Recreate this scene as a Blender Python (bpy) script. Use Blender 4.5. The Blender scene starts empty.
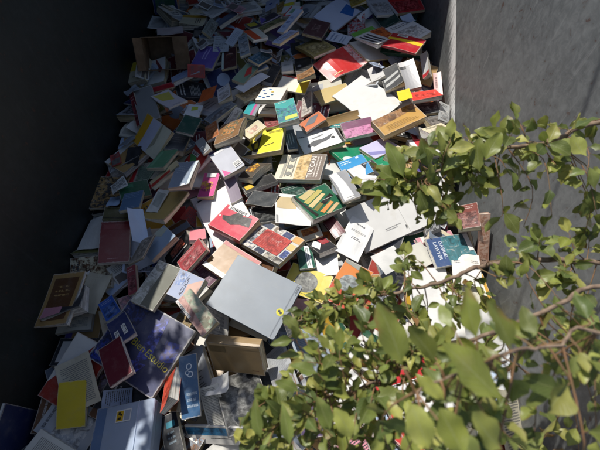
import bpy, math, random
from mathutils import Matrix, Vector
random.seed(11)
scene = bpy.context.scene
COL = scene.collection
SX0, SX1, SY0, SY1, RIM, FLOOR = -1.08, 0.89, -0.40, 3.40, 1.10, -0.24

def lin(h):
    r = []
    for i in (0, 2, 4):
        c = (h[i//2] if isinstance(h, tuple) else int(h[i:i+2], 16)) / 255
        r.append(c/12.92 if c <= .04045 else ((c+.055)/1.055)**2.4)
    return tuple(r)

# ------------------------------------------------------------------ materials
def nt(name):
    m = bpy.data.materials.new(name); m.use_nodes = True
    n = m.node_tree.nodes; n.clear()
    return m, n, m.node_tree.links
def N(n, t, **kw):
    x = n.new(t)
    for k, v in kw.items():
        if k in x.inputs: x.inputs[k].default_value = v
        else: setattr(x, k, v)
    return x
def math_(n, l, op, a, b=None, c=None, clamp=False):
    x = n.new('ShaderNodeMath'); x.operation = op; x.use_clamp = clamp
    for i, v in enumerate((a, b, c)):
        if v is None: continue
        if hasattr(v, 'is_output'): l.new(v, x.inputs[i])
        else: x.inputs[i].default_value = v
    return x.outputs[0]
def mixc(n, l, f, a, b, mode='MIX'):
    x = n.new('ShaderNodeMix'); x.data_type = 'RGBA'; x.blend_type = mode
    for s, v in ((0, f), (6, a), (7, b)):
        if hasattr(v, 'is_output'): l.new(v, x.inputs[s])
        else: x.inputs[s].default_value = v if s == 0 else (*v[:3], 1)
    return x.outputs[2]
def ramp(n, l, v, lo, hi):
    x = n.new('ShaderNodeMapRange'); x.interpolation_type = 'SMOOTHSTEP'
    l.new(v, x.inputs[0]); x.inputs[1].default_value = lo; x.inputs[2].default_value = hi
    return x.outputs[0]

def cover_material(name, rough, coat, bump):
    m, n, l = nt(name)
    out = n.new('ShaderNodeOutputMaterial'); b = n.new('ShaderNodeBsdfPrincipled'); l.new(b.outputs[0], out.inputs[0])
    tc = n.new('ShaderNodeTexCoord'); oi = n.new('ShaderNodeObjectInfo')
    off = n.new('ShaderNodeVectorMath'); off.operation = 'MULTIPLY_ADD'
    l.new(oi.outputs['Random'], off.inputs[0]); off.inputs[1].default_value = (37, 53, 71); l.new(tc.outputs['Object'], off.inputs[2])
    c1 = N(n, 'ShaderNodeAttribute', attribute_name='Col'); c2 = N(n, 'ShaderNodeAttribute', attribute_name='Col2')
    ns = N(n, 'ShaderNodeTexNoise', Scale=55.0, Detail=5.0, Roughness=.65); l.new(off.outputs[0], ns.inputs['Vector'])
    f = math_(n, l, 'MULTIPLY', ramp(n, l, ns.outputs[0], .44, .58), c2.outputs['Alpha'])
    col = mixc(n, l, f, c1.outputs['Color'], c2.outputs['Color'])
    nb = N(n, 'ShaderNodeTexNoise', Scale=24.0, Detail=7.0, Roughness=.6, Distortion=1.2); l.new(off.outputs[0], nb.inputs['Vector'])
    f3 = math_(n, l, 'MULTIPLY', ramp(n, l, nb.outputs[0], .50, .62), c2.outputs['Alpha'])
    col = mixc(n, l, math_(n, l, 'MULTIPLY', f3, .7), col, mixc(n, l, 1.0, c2.outputs['Color'], (.28, .24, .22), 'MULTIPLY'))
    f4 = math_(n, l, 'MULTIPLY', ramp(n, l, nb.outputs[0], .40, .30), c2.outputs['Alpha'])
    col = mixc(n, l, math_(n, l, 'MULTIPLY', f4, .45), col, (.72, .68, .6))
    # large tonal drift of the print, dust, rubbed edges
    n2 = N(n, 'ShaderNodeTexNoise', Scale=9.0, Detail=3.0); l.new(off.outputs[0], n2.inputs['Vector'])
    drift = math_(n, l, 'MULTIPLY_ADD', n2.outputs[0], .36, .82)
    col = mixc(n, l, 1.0, col, drift, 'MULTIPLY')
    n3 = N(n, 'ShaderNodeTexNoise', Scale=22.0, Detail=6.0, Roughness=.7); l.new(off.outputs[0], n3.inputs['Vector'])
    dust = math_(n, l, 'MULTIPLY', ramp(n, l, n3.outputs[0], .48, .74), .15)
    col = mixc(n, l, dust, col, (.42, .39, .34))
    uv = n.new('ShaderNodeSeparateXYZ'); l.new(tc.outputs['UV'], uv.inputs[0])
    ex = math_(n, l, 'MINIMUM', uv.outputs[0], math_(n, l, 'SUBTRACT', 1.0, uv.outputs[0]))
    ey = math_(n, l, 'MINIMUM', uv.outputs[1], math_(n, l, 'SUBTRACT', 1.0, uv.outputs[1]))
    e = math_(n, l, 'MINIMUM', ex, ey)
    n4 = N(n, 'ShaderNodeTexNoise', Scale=70.0, Detail=4.0); l.new(off.outputs[0], n4.inputs['Vector'])
    wear = math_(n, l, 'SUBTRACT', math_(n, l, 'MULTIPLY', n4.outputs[0], .05), e)
    wear = math_(n, l, 'MULTIPLY', ramp(n, l, wear, .004, .02), .6)
    col = mixc(n, l, wear, col, (.62, .58, .51))
    # a few fine scratches and creases
    wv = N(n, 'ShaderNodeTexNoise', Scale=14.0, Detail=2.0, Distortion=1.5); l.new(off.outputs[0], wv.inputs['Vector'])
    cr = math_(n, l, 'ABSOLUTE', math_(n, l, 'SUBTRACT', wv.outputs[0], .5))
    cr = math_(n, l, 'SUBTRACT', 1.0, ramp(n, l, cr, 0.0, .006))
    col = mixc(n, l, math_(n, l, 'MULTIPLY', cr, .07), col, (.6, .57, .52))
    l.new(col, b.inputs['Base Color'])
    r = math_(n, l, 'MULTIPLY_ADD', n3.outputs[0], .35, rough - .15)
    l.new(r, b.inputs['Roughness'])
    if coat: b.inputs['Coat Weight'].default_value = coat; b.inputs['Coat Roughness'].default_value = .22
    bp = N(n, 'ShaderNodeBump', Strength=bump, Distance=.002)
    l.new(math_(n, l, 'ADD', n2.outputs[0], math_(n, l, 'MULTIPLY', wv.outputs[0], .6)), bp.inputs['Height']); l.new(bp.outputs[0], b.inputs['Normal'])
    return m

def paper_material(name):
    m, n, l = nt(name)
    out = n.new('ShaderNodeOutputMaterial'); b = n.new('ShaderNodeBsdfPrincipled'); l.new(b.outputs[0], out.inputs[0])
    tc = n.new('ShaderNodeTexCoord'); oi = n.new('ShaderNodeObjectInfo')
    off = n.new('ShaderNodeVectorMath'); off.operation = 'MULTIPLY_ADD'
    l.new(oi.outputs['Random'], off.inputs[0]); off.inputs[1].default_value = (37, 53, 71); l.new(tc.outputs['Object'], off.inputs[2])
    c1 = N(n, 'ShaderNodeAttribute', attribute_name='Col')
    ns = N(n, 'ShaderNodeTexNoise', Scale=13.0, Detail=5.0); l.new(off.outputs[0], ns.inputs['Vector'])
    col = mixc(n, l, 1.0, c1.outputs['Color'], math_(n, l, 'MULTIPLY_ADD', ns.outputs[0], .22, .86), 'MULTIPLY')
    st = math_(n, l, 'MULTIPLY', ramp(n, l, ns.outputs[0], .58, .72), .25)
    col = mixc(n, l, st, col, (.5, .44, .33))
    l.new(col, b.inputs['Base Color']); b.inputs['Roughness'].default_value = .75
    bp = N(n, 'ShaderNodeBump', Strength=.6, Distance=.006)
    n2 = N(n, 'ShaderNodeTexNoise', Scale=7.0, Detail=2.0, Distortion=.8); l.new(off.outputs[0], n2.inputs['Vector'])
    l.new(n2.outputs[0], bp.inputs['Height']); l.new(bp.outputs[0], b.inputs['Normal'])
    return m

def edge_material():
    m, n, l = nt('page edges')
    out = n.new('ShaderNodeOutputMaterial'); b = n.new('ShaderNodeBsdfPrincipled'); l.new(b.outputs[0], out.inputs[0])
    tc = n.new('ShaderNodeTexCoord'); oi = n.new('ShaderNodeObjectInfo')
    sp = n.new('ShaderNodeMapping'); sp.inputs['Scale'].default_value = (5, 5, 420); l.new(tc.outputs['Object'], sp.inputs[0])
    ns = N(n, 'ShaderNodeTexNoise', Scale=1.0, Detail=3.0, Roughness=.7); l.new(sp.outputs[0], ns.inputs['Vector'])
    c1 = N(n, 'ShaderNodeAttribute', attribute_name='Col')
    col = mixc(n, l, 1.0, c1.outputs['Color'], math_(n, l, 'MULTIPLY_ADD', ramp(n, l, ns.outputs[0], .32, .62), .75, .38), 'MULTIPLY')
    n2 = N(n, 'ShaderNodeTexNoise', Scale=16.0, Detail=4.0); l.new(tc.outputs['Object'], n2.inputs['Vector'])
    col = mixc(n, l, math_(n, l, 'MULTIPLY', ramp(n, l, n2.outputs[0], .5, .7), .35), col, (.36, .27, .17))
    l.new(col, b.inputs['Base Color']); b.inputs['Roughness'].default_value = .9
    bp = N(n, 'ShaderNodeBump', Strength=.5, Distance=.001); l.new(ns.outputs[0], bp.inputs['Height']); l.new(bp.outputs[0], b.inputs['Normal'])
    return m

M = {'gloss': cover_material('glossy printed cover', .36, .22, .28), 'matte': cover_material('matt printed cover', .6, 0, .3),
     'cloth': cover_material('cloth board cover', .75, 0, .2), 'plastic': cover_material('smooth plastic', .4, .1, .08),
     'paper': paper_material('paper'), 'edge': edge_material()}

def wall_material(name, base, dark, scuff_sun, st=.4):
    m, n, l = nt(name)
    out = n.new('ShaderNodeOutputMaterial'); b = n.new('ShaderNodeBsdfPrincipled'); l.new(b.outputs[0], out.inputs[0])
    tc = n.new('ShaderNodeTexCoord')
    big = N(n, 'ShaderNodeTexNoise', Scale=2.2, Detail=6.0, Roughness=.6); l.new(tc.outputs['Object'], big.inputs['Vector'])
    col = mixc(n, l, ramp(n, l, big.outputs[0], .3, .7), base, dark)
    mp = n.new('ShaderNodeMapping'); mp.inputs['Scale'].default_value = (30, 60, 3.0); mp.inputs['Rotation'].default_value = (.18, 0, 0); l.new(tc.outputs['Object'], mp.inputs[0])
    stx = N(n, 'ShaderNodeTexNoise', Scale=1.0, Detail=4.0, Roughness=.7); l.new(mp.outputs[0], stx.inputs['Vector'])
    col = mixc(n, l, math_(n, l, 'MULTIPLY', ramp(n, l, stx.outputs[0], .56, .72), st), col, (.42, .42, .41))
    rs = N(n, 'ShaderNodeTexNoise', Scale=26.0, Detail=8.0, Roughness=.7, Distortion=.6); l.new(tc.outputs['Object'], rs.inputs['Vector'])
    col = mixc(n, l, math_(n, l, 'MULTIPLY', ramp(n, l, rs.outputs[0], .61, .66), .75), col, (.085, .035, .022))
    col = mixc(n, l, math_(n, l, 'MULTIPLY', ramp(n, l, rs.outputs[0], .62, .3), .25*(1 if scuff_sun else .1)), col, (.36, .37, .36))
    dr = n.new('ShaderNodeMapping'); dr.inputs['Scale'].default_value = (7, 10, 1.6); l.new(tc.outputs['Object'], dr.inputs[0])
    drn = N(n, 'ShaderNodeTexNoise', Scale=1.0, Detail=5.0, Roughness=.65); l.new(dr.outputs[0], drn.inputs['Vector'])
    col = mixc(n, l, math_(n, l, 'MULTIPLY', ramp(n, l, drn.outputs[0], .52, .74), .18), col, (.06, .055, .05))
    if scuff_sun:   # pale band coloured in for a streak of sunlight on the wall
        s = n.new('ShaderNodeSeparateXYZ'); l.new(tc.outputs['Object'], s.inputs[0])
        c = math_(n, l, 'MULTIPLY_ADD', s.outputs[2], SUN_STREAK_SLOPE, SUN_STREAK_Y)
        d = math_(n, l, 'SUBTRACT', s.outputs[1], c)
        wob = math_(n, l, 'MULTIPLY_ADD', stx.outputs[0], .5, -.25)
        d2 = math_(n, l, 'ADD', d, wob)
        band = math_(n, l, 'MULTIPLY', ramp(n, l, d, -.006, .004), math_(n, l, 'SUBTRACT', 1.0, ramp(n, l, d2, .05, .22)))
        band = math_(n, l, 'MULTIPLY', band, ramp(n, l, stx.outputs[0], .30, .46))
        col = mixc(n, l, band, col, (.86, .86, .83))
    l.new(col, b.inputs['Base Color']); b.inputs['Roughness'].default_value = .55; b.inputs['Metallic'].default_value = 0.0
    bp = N(n, 'ShaderNodeBump', Strength=.25, Distance=.006); l.new(big.outputs[0], bp.inputs['Height']); l.new(bp.outputs[0], b.inputs['Normal'])
    return m
SUN_STREAK_SLOPE, SUN_STREAK_Y = 1.55, 1.70
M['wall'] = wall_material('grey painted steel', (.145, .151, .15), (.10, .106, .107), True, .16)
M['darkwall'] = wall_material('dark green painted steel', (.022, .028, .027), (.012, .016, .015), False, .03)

def simple_noise(name, a, b_, scale, rough):
    m, n, l = nt(name)
    out = n.new('ShaderNodeOutputMaterial'); b = n.new('ShaderNodeBsdfPrincipled'); l.new(b.outputs[0], out.inputs[0])
    tc = n.new('ShaderNodeTexCoord'); ns = N(n, 'ShaderNodeTexNoise', Scale=scale, Detail=6.0); l.new(tc.outputs['Object'], ns.inputs['Vector'])
    l.new(mixc(n, l, ramp(n, l, ns.outputs[0], .35, .65), a, b_), b.inputs['Base Color']); b.inputs['Roughness'].default_value = rough
    return m
M['ground'] = simple_noise('gravelly ground', (.16, .14, .12), (.09, .085, .075), 14, .95)
M['card'] = simple_noise('corrugated cardboard', (.20, .13, .075), (.14, .09, .05), 18, .9)
M['bark'] = simple_noise('twig bark', (.30, .21, .14), (.16, .105, .07), 60, .85)
M['twig'] = simple_noise('young reddish twig', (.30, .15, .07), (.20, .13, .06), 40, .7)

def leaf_material():
    m, n, l = nt('leaf')
    out = n.new('ShaderNodeOutputMaterial'); b = n.new('ShaderNodeBsdfPrincipled'); t = n.new('ShaderNodeBsdfTranslucent'); mx = n.new('ShaderNodeMixShader')
    c1 = N(n, 'ShaderNodeAttribute', attribute_name='Col')
    tc = n.new('ShaderNodeTexCoord'); s = n.new('ShaderNodeSeparateXYZ'); l.new(tc.outputs['UV'], s.inputs[0])
    a = math_(n, l, 'ABSOLUTE', math_(n, l, 'SUBTRACT', s.outputs[0], .5))
    ph = math_(n, l, 'SUBTRACT', math_(n, l, 'MULTIPLY', s.outputs[1], 9.0), math_(n, l, 'MULTIPLY', a, 6.0))
    fr = math_(n, l, 'ABSOLUTE', math_(n, l, 'SUBTRACT', math_(n, l, 'FRACT', ph), .5))
    vein = math_(n, l, 'SUBTRACT', 1.0, ramp(n, l, fr, .02, .12))
    mid = math_(n, l, 'SUBTRACT', 1.0, ramp(n, l, a, .008, .03))
    v = math_(n, l, 'MAXIMUM', math_(n, l, 'MULTIPLY', vein, .35), math_(n, l, 'MULTIPLY', mid, .7))
    ns = N(n, 'ShaderNodeTexNoise', Scale=45.0, Detail=3.0); l.new(tc.outputs['Object'], ns.inputs['Vector'])
    col = mixc(n, l, 1.0, c1.outputs['Color'], math_(n, l, 'MULTIPLY_ADD', ns.outputs[0], .9, .55), 'MULTIPLY')
    nt2 = N(n, 'ShaderNodeTexNoise', Scale=16.0, Detail=5.0, Roughness=.7); l.new(tc.outputs['Object'], nt2.inputs['Vector'])
    tip = math_(n, l, 'ADD', math_(n, l, 'MULTIPLY', s.outputs[1], .25), math_(n, l, 'MULTIPLY', a, .35))
    br = ramp(n, l, math_(n, l, 'ADD', nt2.outputs[0], tip), .82, .98)
    col = mixc(n, l, math_(n, l, 'MULTIPLY', br, .7), col, (.26, .15, .05))
    col = mixc(n, l, math_(n, l, 'MULTIPLY', ramp(n, l, nt2.outputs[0], .42, .30), .5), col, (.34, .33, .10))
    col = mixc(n, l, v, col, (.34, .36, .15))
    l.new(col, b.inputs['Base Color']); b.inputs['Roughness'].default_value = .4
    bp = N(n, 'ShaderNodeBump', Strength=.4, Distance=.001); l.new(math_(n, l, 'SUBTRACT', 1.0, v), bp.inputs['Height']); l.new(bp.outputs[0], b.inputs['Normal'])
    l.new(mixc(n, l, .5, col, (.32, .36, .05), 'MIX'), t.inputs[0])
    mx.inputs[0].default_value = .32; l.new(b.outputs[0], mx.inputs[1]); l.new(t.outputs[0], mx.inputs[2]); l.new(mx.outputs[0], out.inputs[0])
    return m
M['leaf'] = leaf_material()

# ------------------------------------------------------------------ mesh helper
class MB:
    def __init__(s): s.v = []; s.f = []; s.c = []; s.c2 = []; s.uv = []; s.mi = []
    def face(s, pts, col=(.5, .5, .5), col2=None, uvs=None, mi=0):
        i = len(s.v); s.v.extend(pts); s.f.append(tuple(range(i, i+len(pts))))
        s.c.append(col); s.c2.append((*col2, 1.0) if col2 else (*col, 0.0)); s.uv.append(uvs or [(.5, .5)]*len(pts)); s.mi.append(mi)
    def box(s, x0, y0, z0, x1, y1, z1, col, mi=0):
        p = [(x, y, z) for x in (x0, x1) for y in (y0, y1) for z in (z0, z1)]
        for q in ((0, 1, 3, 2), (4, 6, 7, 5), (0, 4, 5, 1), (2, 3, 7, 6), (0, 2, 6, 4), (1, 5, 7, 3)):
            s.face([p[k] for k in q], col, mi=mi)
    def build(s, name, mats, parent=None, smooth=False, weld=False):
        me = bpy.data.meshes.new(name); me.from_pydata(s.v, [], s.f)
        for m in mats if isinstance(mats, (list, tuple)) else [mats]: me.materials.append(m)
        a = me.color_attributes.new('Col', 'FLOAT_COLOR', 'CORNER'); b = me.color_attributes.new('Col2', 'FLOAT_COLOR', 'CORNER')
        u = me.uv_layers.new(name='UVMap')
        k = 0; fa = []; fb = []; fu = []
        for i, f in enumerate(s.f):
            for j in range(len(f)):
                fa += (*s.c[i], 1.0); fb += s.c2[i]; fu += s.uv[i][j]
        a.data.foreach_set('color', fa); b.data.foreach_set('color', fb); u.data.foreach_set('uv', fu)
        me.polygons.foreach_set('material_index', s.mi)
        if weld or smooth:
            import bmesh
            bm = bmesh.new(); bm.from_mesh(me); bmesh.ops.remove_doubles(bm, verts=bm.verts, dist=1e-6); bm.to_mesh(me); bm.free()
        if smooth: me.polygons.foreach_set('use_smooth', [True]*len(me.polygons))
        o = bpy.data.objects.new(name, me); COL.objects.link(o)
        if parent: o.parent = parent
        return o
def empty(name):
    o = bpy.data.objects.new(name, None); COL.objects.link(o); o.empty_display_size = .05
    return o
def tag(o, label=None, cat=None, group=None, kind=None):
    for k, v in (('label', label), ('category', cat), ('group', group), ('kind', kind)):
        if v: o[k] = v

def clip(poly, ax, val, keep_less):
    out = []
    for i in range(len(poly)):
        a = poly[i]; b = poly[(i+1) % len(poly)]
        ina = (a[ax] <= val) == keep_less; inb = (b[ax] <= val) == keep_less
        if ina: out.append(a)
        if ina != inb:
            t = (val-a[ax])/(b[ax]-a[ax]); out.append((a[0]+(b[0]-a[0])*t, a[1]+(b[1]-a[1])*t))
    return out
def cells(poly, n):
    if n <= 1: return [poly]
    res = []
    u0 = min(p[0] for p in poly); u1 = max(p[0] for p in poly); v0 = min(p[1] for p in poly); v1 = max(p[1] for p in poly)
    for i in range(n):
        if u1 <= i/n or u0 >= (i+1)/n: continue
        s = clip(clip(poly, 0, i/n, False), 0, (i+1)/n, True)
        if len(s) < 3: continue
        for j in range(n):
            if v1 <= j/n or v0 >= (j+1)/n: continue
            q = clip(clip(s, 1, j/n, False), 1, (j+1)/n, True)
            if len(q) >= 3: res.append(q)
    return res
_tx = {}
def text_tris(body):
    if body in _tx: return _tx[body]
    cu = bpy.data.curves.new('t', 'FONT'); cu.body = body; cu.size = 1
    o = bpy.data.objects.new('t', cu); me = o.to_mesh(); me.calc_loop_triangles()
    r = [[tuple(me.vertices[i].co[:2]) for i in t.vertices] for t in me.loop_triangles]
    o.to_mesh_clear(); bpy.data.objects.remove(o); bpy.data.curves.remove(cu)
    _tx[body] = r; return r
def cols(s):
    if isinstance(s, tuple): return lin(s), None
    p = s.split('/'); return lin(p[0]), (lin(p[1]) if len(p) > 1 else None)

def decorate(mb, dec, w, h, P, n, rng):
    """Printed shapes on a cover: P(u, v, lift) gives a point of the cover; u runs along the width, v down the height."""
    lv = 0
    stickers = []
    def put(poly, c, c2, lv, nn=None):
        for q in cells(poly, n if nn is None else nn):
            # skip slivers
            mb.face([P(u, v, .0004+lv*.00022) for u, v in reversed(q)], c, c2, [(u, v) for u, v in reversed(q)])
    for d in dec:
        k = d[0]; lv += 1
        if k == 'r':
            c, c2 = cols(d[5]); put([(d[1], d[2]), (d[3], d[2]), (d[3], d[4]), (d[1], d[4])], c, c2, lv)
            if len(d) > 6: pass
        elif k == 'R':
            c = lin(d[5]), lin(d[6]); put([(d[1], d[2]), (d[3], d[2]), (d[3], d[4]), (d[1], d[4])], c[0], c[1], lv)
        elif k in 'cC':
            a, c2 = lin(d[4]), (lin(d[5]) if len(d) > 5 else None)
            put([(d[1]+d[3]*math.cos(t*.2618), d[2]+d[3]*w/h*math.sin(t*.2618)) for t in range(24)], a, c2, lv)
        elif k == 'p':
            pts = [(min(1, max(0, a)), min(1, max(0, b))) for a, b in d[1]]
            ar = sum(pts[i][0]*pts[(i+1) % len(pts)][1]-pts[(i+1) % len(pts)][0]*pts[i][1] for i in range(len(pts)))
            if ar < 0: pts.reverse()
            put(pts, lin(d[2]), lin(d[3]) if len(d) > 3 else None, lv)
        elif k == 't':
            _, u, v, sz, rot, body, c = d
            s = sz*w; ca, sa = math.cos(math.radians(rot)), math.sin(math.radians(rot))
            for tri in text_tris(body):
                q = []
                for x, y in tri:
                    X = (x*ca + y*sa)*s; Y = (x*sa - y*ca)*s
                    q.append((u + X/w, v + Y/h))
                if all(-.02 < a < 1.02 and -.02 < b < 1.02 for a, b in q):
                    mb.face([P(a, b, .0004+lv*.00022) for a, b in q], lin(c))
        elif k == 'm':
            _, u0, v0, u1, v1, nl, c, vert = d
            c = lin(c)
            for i in range(nl):
                if vert: a0, a1, L0, L1 = u0+(u1-u0)*i/nl, u0+(u1-u0)*(i+.42)/nl, v0, v1
                else: a0, a1, L0, L1 = v0+(v1-v0)*i/nl, v0+(v1-v0)*(i+.42)/nl, u0, u1
                x = L0; end = L1 - (rng.random()**2)*.3*(L1-L0)
                pitch = (a1-a0)*(w if vert else h)
                wl = max(pitch*1.7/(h if vert else w), (L1-L0)/22)
                if pitch > .0085 and nl <= 3:
                    lw = pitch*.30/(h if vert else w)
                    while x < end:
                        for _ in range(rng.randint(3, 7)):
                            if x > end: break
                            m0, m1 = a0, a1; b_ = lw*.26; k_ = rng.random(); th_ = (a1-a0)*.2
                            bits = [((m0, m1), (x, x+b_))]
                            if k_ < .7: bits.append(((m0, m1) if k_ < .45 else ((m0+m1)/2, m1), (x+lw*.62, x+lw*.62+b_)))
                            if k_ > .15: bits.append(((m0, m0+th_), (x+b_, x+lw*.62)))
                            if k_ > .3: bits.append(((m1-th_, m1), (x+b_, x+lw*.62)))
                            if .4 < k_ < .9: bits.append((((m0+m1-th_)/2, (m0+m1+th_)/2), (x+b_, x+lw*.62)))
                            for (p0, p1), (q0, q1) in bits:
                                if vert: pl = [(p0, q0), (p1, q0), (p1, q1), (p0, q1)]
                                else: pl = [(q0, p0), (q1, p0), (q1, p1), (q0, p1)]
                                put(pl, c, None, lv, 1)
                            x += lw*1.12
                        x += lw*.7
                    continue
                while x < end:
                    y = min(end, x + wl*rng.uniform(.4, 1.3))
                    pl = [(a0, x), (a1, x), (a1, y), (a0, y)] if vert else [(x, a0), (y, a0), (y, a1), (x, a1)]
                    put(pl, c, None, lv, 1); x = y + wl*.22
        elif k in ('s', 's2'):
            stickers.append(d)
    return lv, stickers

def sticker(d, P, root, rng, lv):
    mb = MB(); u0, v0, u1, v1 = d[1:5]; z = .0016+lv*.00022
    def q(a0, b0, a1, b1, c, k):
        f = lambda a, b: P(u0+(u1-u0)*a, v0+(v1-v0)*b, z+k*.0003)
        mb.face([f(a0, b1), f(a1, b1), f(a1, b0), f(a0, b0)], lin(c))
    q(0, 0, 1, 1, 'e9e7e2', 0)
    if d[0] == 's2':
        q(.06, .1, .5, .9, 'dcae1e', 1); q(.56, .1, .94, .9, 'a9aeb8', 1)
        q(.16, .2, .3, .4, '2a2410', 2); q(.3, .35, .42, .5, '2a2410', 2); q(.14, .6, .36, .8, '2a2410', 2)
    else:
        x = .1
        tall = abs(v1-v0) > abs(u1-u0)
        while x < .88:
            b = rng.uniform(.012, .045)
            if tall: q(.15, x, .6, x+b, '2a2a2a', 1)
            else: q(x, .15, x+b, .6, '2a2a2a', 1)
            x += b + rng.uniform(.02, .05)
        if tall: q(.7, .1, .85, .9, '55555a', 1)
        else: q(.1, .7, .9, .85, '55555a', 1)
    return mb.build('sticker', M['paper'], root)

def place(o, c, x, y):
    X = Vector(x); Y = Vector(y); Z = X.cross(Y)
    o.matrix_world = Matrix(((X.x, Y.x, Z.x, c[0]), (X.y, Y.y, Z.y, c[1]), (X.z, Y.z, Z.z, c[2]), (0, 0, 0, 1)))

def slab(mb, f0, f1, nu, nv, col, col2=None, uv=True, side=None):
    """closed slab between the surfaces f1 (top) and f0 (bottom), both functions of u, v in 0..1"""
    for i in range(nu):
        for j in range(nv):
            q = [(i/nu, j/nv), (i/nu, (j+1)/nv), ((i+1)/nu, (j+1)/nv), ((i+1)/nu, j/nv)]
            mb.face([f1(u, v) for u, v in q], col, col2, q if uv else None)
            mb.face([f0(u, v) for u, v in reversed(q)], col, col2, list(reversed(q)) if uv else None)
    sc = side or col
    for i in range(nu):
        a, b = i/nu, (i+1)/nu
        mb.face([f1(a, 0), f1(b, 0), f0(b, 0), f0(a, 0)], sc); mb.face([f1(b, 1), f1(a, 1), f0(a, 1), f0(b, 1)], sc)
    for j in range(nv):
        a, b = j/nv, (j+1)/nv
        mb.face([f1(0, b), f1(0, a), f0(0, a), f0(0, b)], sc); mb.face([f1(1, a), f1(1, b), f0(1, b), f0(1, a)], sc)

PAGES = ['e6dcc4', 'ddd0b2', 'eeeae0', 'd9c8a0', 'e9e2d0', 'f0ede6']
def make_book(name, style, c, x, y, w, h, t, col, dec, rng, lift=0, bow=0, spine=None, target=None, pagecol=None):
    """closed book: cover (front, back and spine) round a page block"""
    root = empty(name); place(root, c, x, y)
    hb = style == 'hb'
    ct = .003 if hb else .0011
    c1, c2 = cols(col)
    spine = spine or ('L' if h >= w else 'T')
    if not bow: bow = 0 if hb else (rng.choice((-1, 1))*rng.uniform(.003, .011) if name == 'magazine' else rng.uniform(-.003, .005))
    if not lift: lift = 0 if hb else (rng.uniform(.006, .018) if rng.random() < .4 else max(0, rng.gauss(.003, .003)))
    tw = rng.uniform(-.6, .6)
    def free(u, v):   # distance from the spine, 0..1
        return {'L': u, 'R': 1-u, 'T': v, 'B': 1-v}[spine]
    def along(u, v): return v if spine in 'LR' else u
    def zoff(u, v, k=1.0):
        return k*lift*(1+tw*(2*along(u, v)-1))*free(u, v)**1.8 + bow*(1-(2*along(u, v)-1)**2) - (.25*bow if bow < 0 else 0)
    def pt(u, v, z): return ((u-.5)*w, (.5-v)*h, z)
    top = lambda u, v: pt(u, v, t + zoff(u, v))
    topb = lambda u, v: pt(u, v, t - ct + zoff(u, v))
    bot = lambda u, v: pt(u, v, ct + .5*bow*(1-(2*along(u, v)-1)**2))
    botb = lambda u, v: pt(u, v, .5*bow*(1-(2*along(u, v)-1)**2))
    P = lambda u, v, e: pt(u, v, t + zoff(u, v) + e)
    mb = MB(); n = 5
    slab(mb, topb, top, n, n, c1, c2, side=tuple(min(1, a*.9+.06) for a in c1))
    slab(mb, botb, bot, n, n, tuple(a*.9 for a in c1), None)
    # spine strip, slightly rounded
    r = min(.003, .12*t) if hb else .0006
    for j in range(n):
        a, b = j/n, (j+1)/n
        prof = [(0, ct*.2), (1, t*.25), (1.25, t*.5), (1, t*.75), (0, t-ct*.2)]
        for (d0, z0), (d1, z1) in zip(prof, prof[1:]):
            def sp(s, d, z):
                o = -.0002 - d*r
                if spine == 'L': q = pt(0, s, z); q = (q[0]+o, q[1], q[2])
                elif spine == 'R': q = pt(1, s, z); q = (q[0]-o, q[1], q[2])
                elif spine == 'T': q = pt(s, 0, z); q = (q[0], q[1]-o, q[2])
                else: q = pt(s, 1, z); q = (q[0], q[1]+o, q[2])
                f = bow*(1-(2*s-1)**2) - (.25*bow if bow < 0 else 0)
                return (q[0], q[1], q[2] + f*(z/t))
            mb.face([sp(a, d0, z0), sp(b, d0, z0), sp(b, d1, z1), sp(a, d1, z1)], tuple(v*.92 for v in c1))
    lv, st = decorate(mb, dec, w, h, P, n, rng)
    mat = M['cloth'] if hb and rng.random() < .5 else (M['gloss'] if rng.random() < .6 else M['matte'])
    mb.build('cover', mat, root)
    # page block
    mb = MB(); pc = lin(pagecol or rng.choice(PAGES)); ins = .0035 if hb else .0008
    iu, iv = ins/w, ins/h
    lo = {'L': (.0, iv, 1-iu, 1-iv), 'R': (iu, iv, 1.0, 1-iv), 'T': (iu, .0, 1-iu, 1-iv), 'B': (iu, iv, 1-iu, 1.0)}[spine]
    mp = lambda u, v: (lo[0]+(lo[2]-lo[0])*u, lo[1]+(lo[3]-lo[1])*v)
    skew = rng.uniform(-.0015, .0015)
    kk = rng.uniform(.25, .8)
    ft = lambda u, v: (lambda a, b: (pt(a, b, t-ct*1.05 + zoff(a, b, kk) - .0002)))(*mp(u, v))
    fb = lambda u, v: (lambda a, b: (pt(a, b, ct*1.05 + .5*bow*(1-(2*along(a, b)-1)**2))))(*mp(u, v))
    slab(mb, fb, ft, n, n, pc, uv=False)
    if lift > .005:   # leaves fanned open under the lifted cover
        m_ = rng.randint(3, 6)
        for i in range(m_):
            fr = kk+(1-kk)*(i+.6)/(m_+.4); sx, sy = rng.uniform(-.006, .002), rng.uniform(-.003, .003)
            def lf(u, v, dz=0):
                a, b = mp(u, v); fa = free(a, b)
                return pt(a+sx*fa, b+sy*fa, t-ct*1.05 + zoff(a, b, fr) + dz - .0002)
            slab(mb, lambda u, v: lf(u, v, -.0004), lf, n, n, pc, uv=False)
    mb.build('page_block', M['edge'], root)
    for d in st: sticker(d, P, root, rng, lv)
    return root

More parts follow.
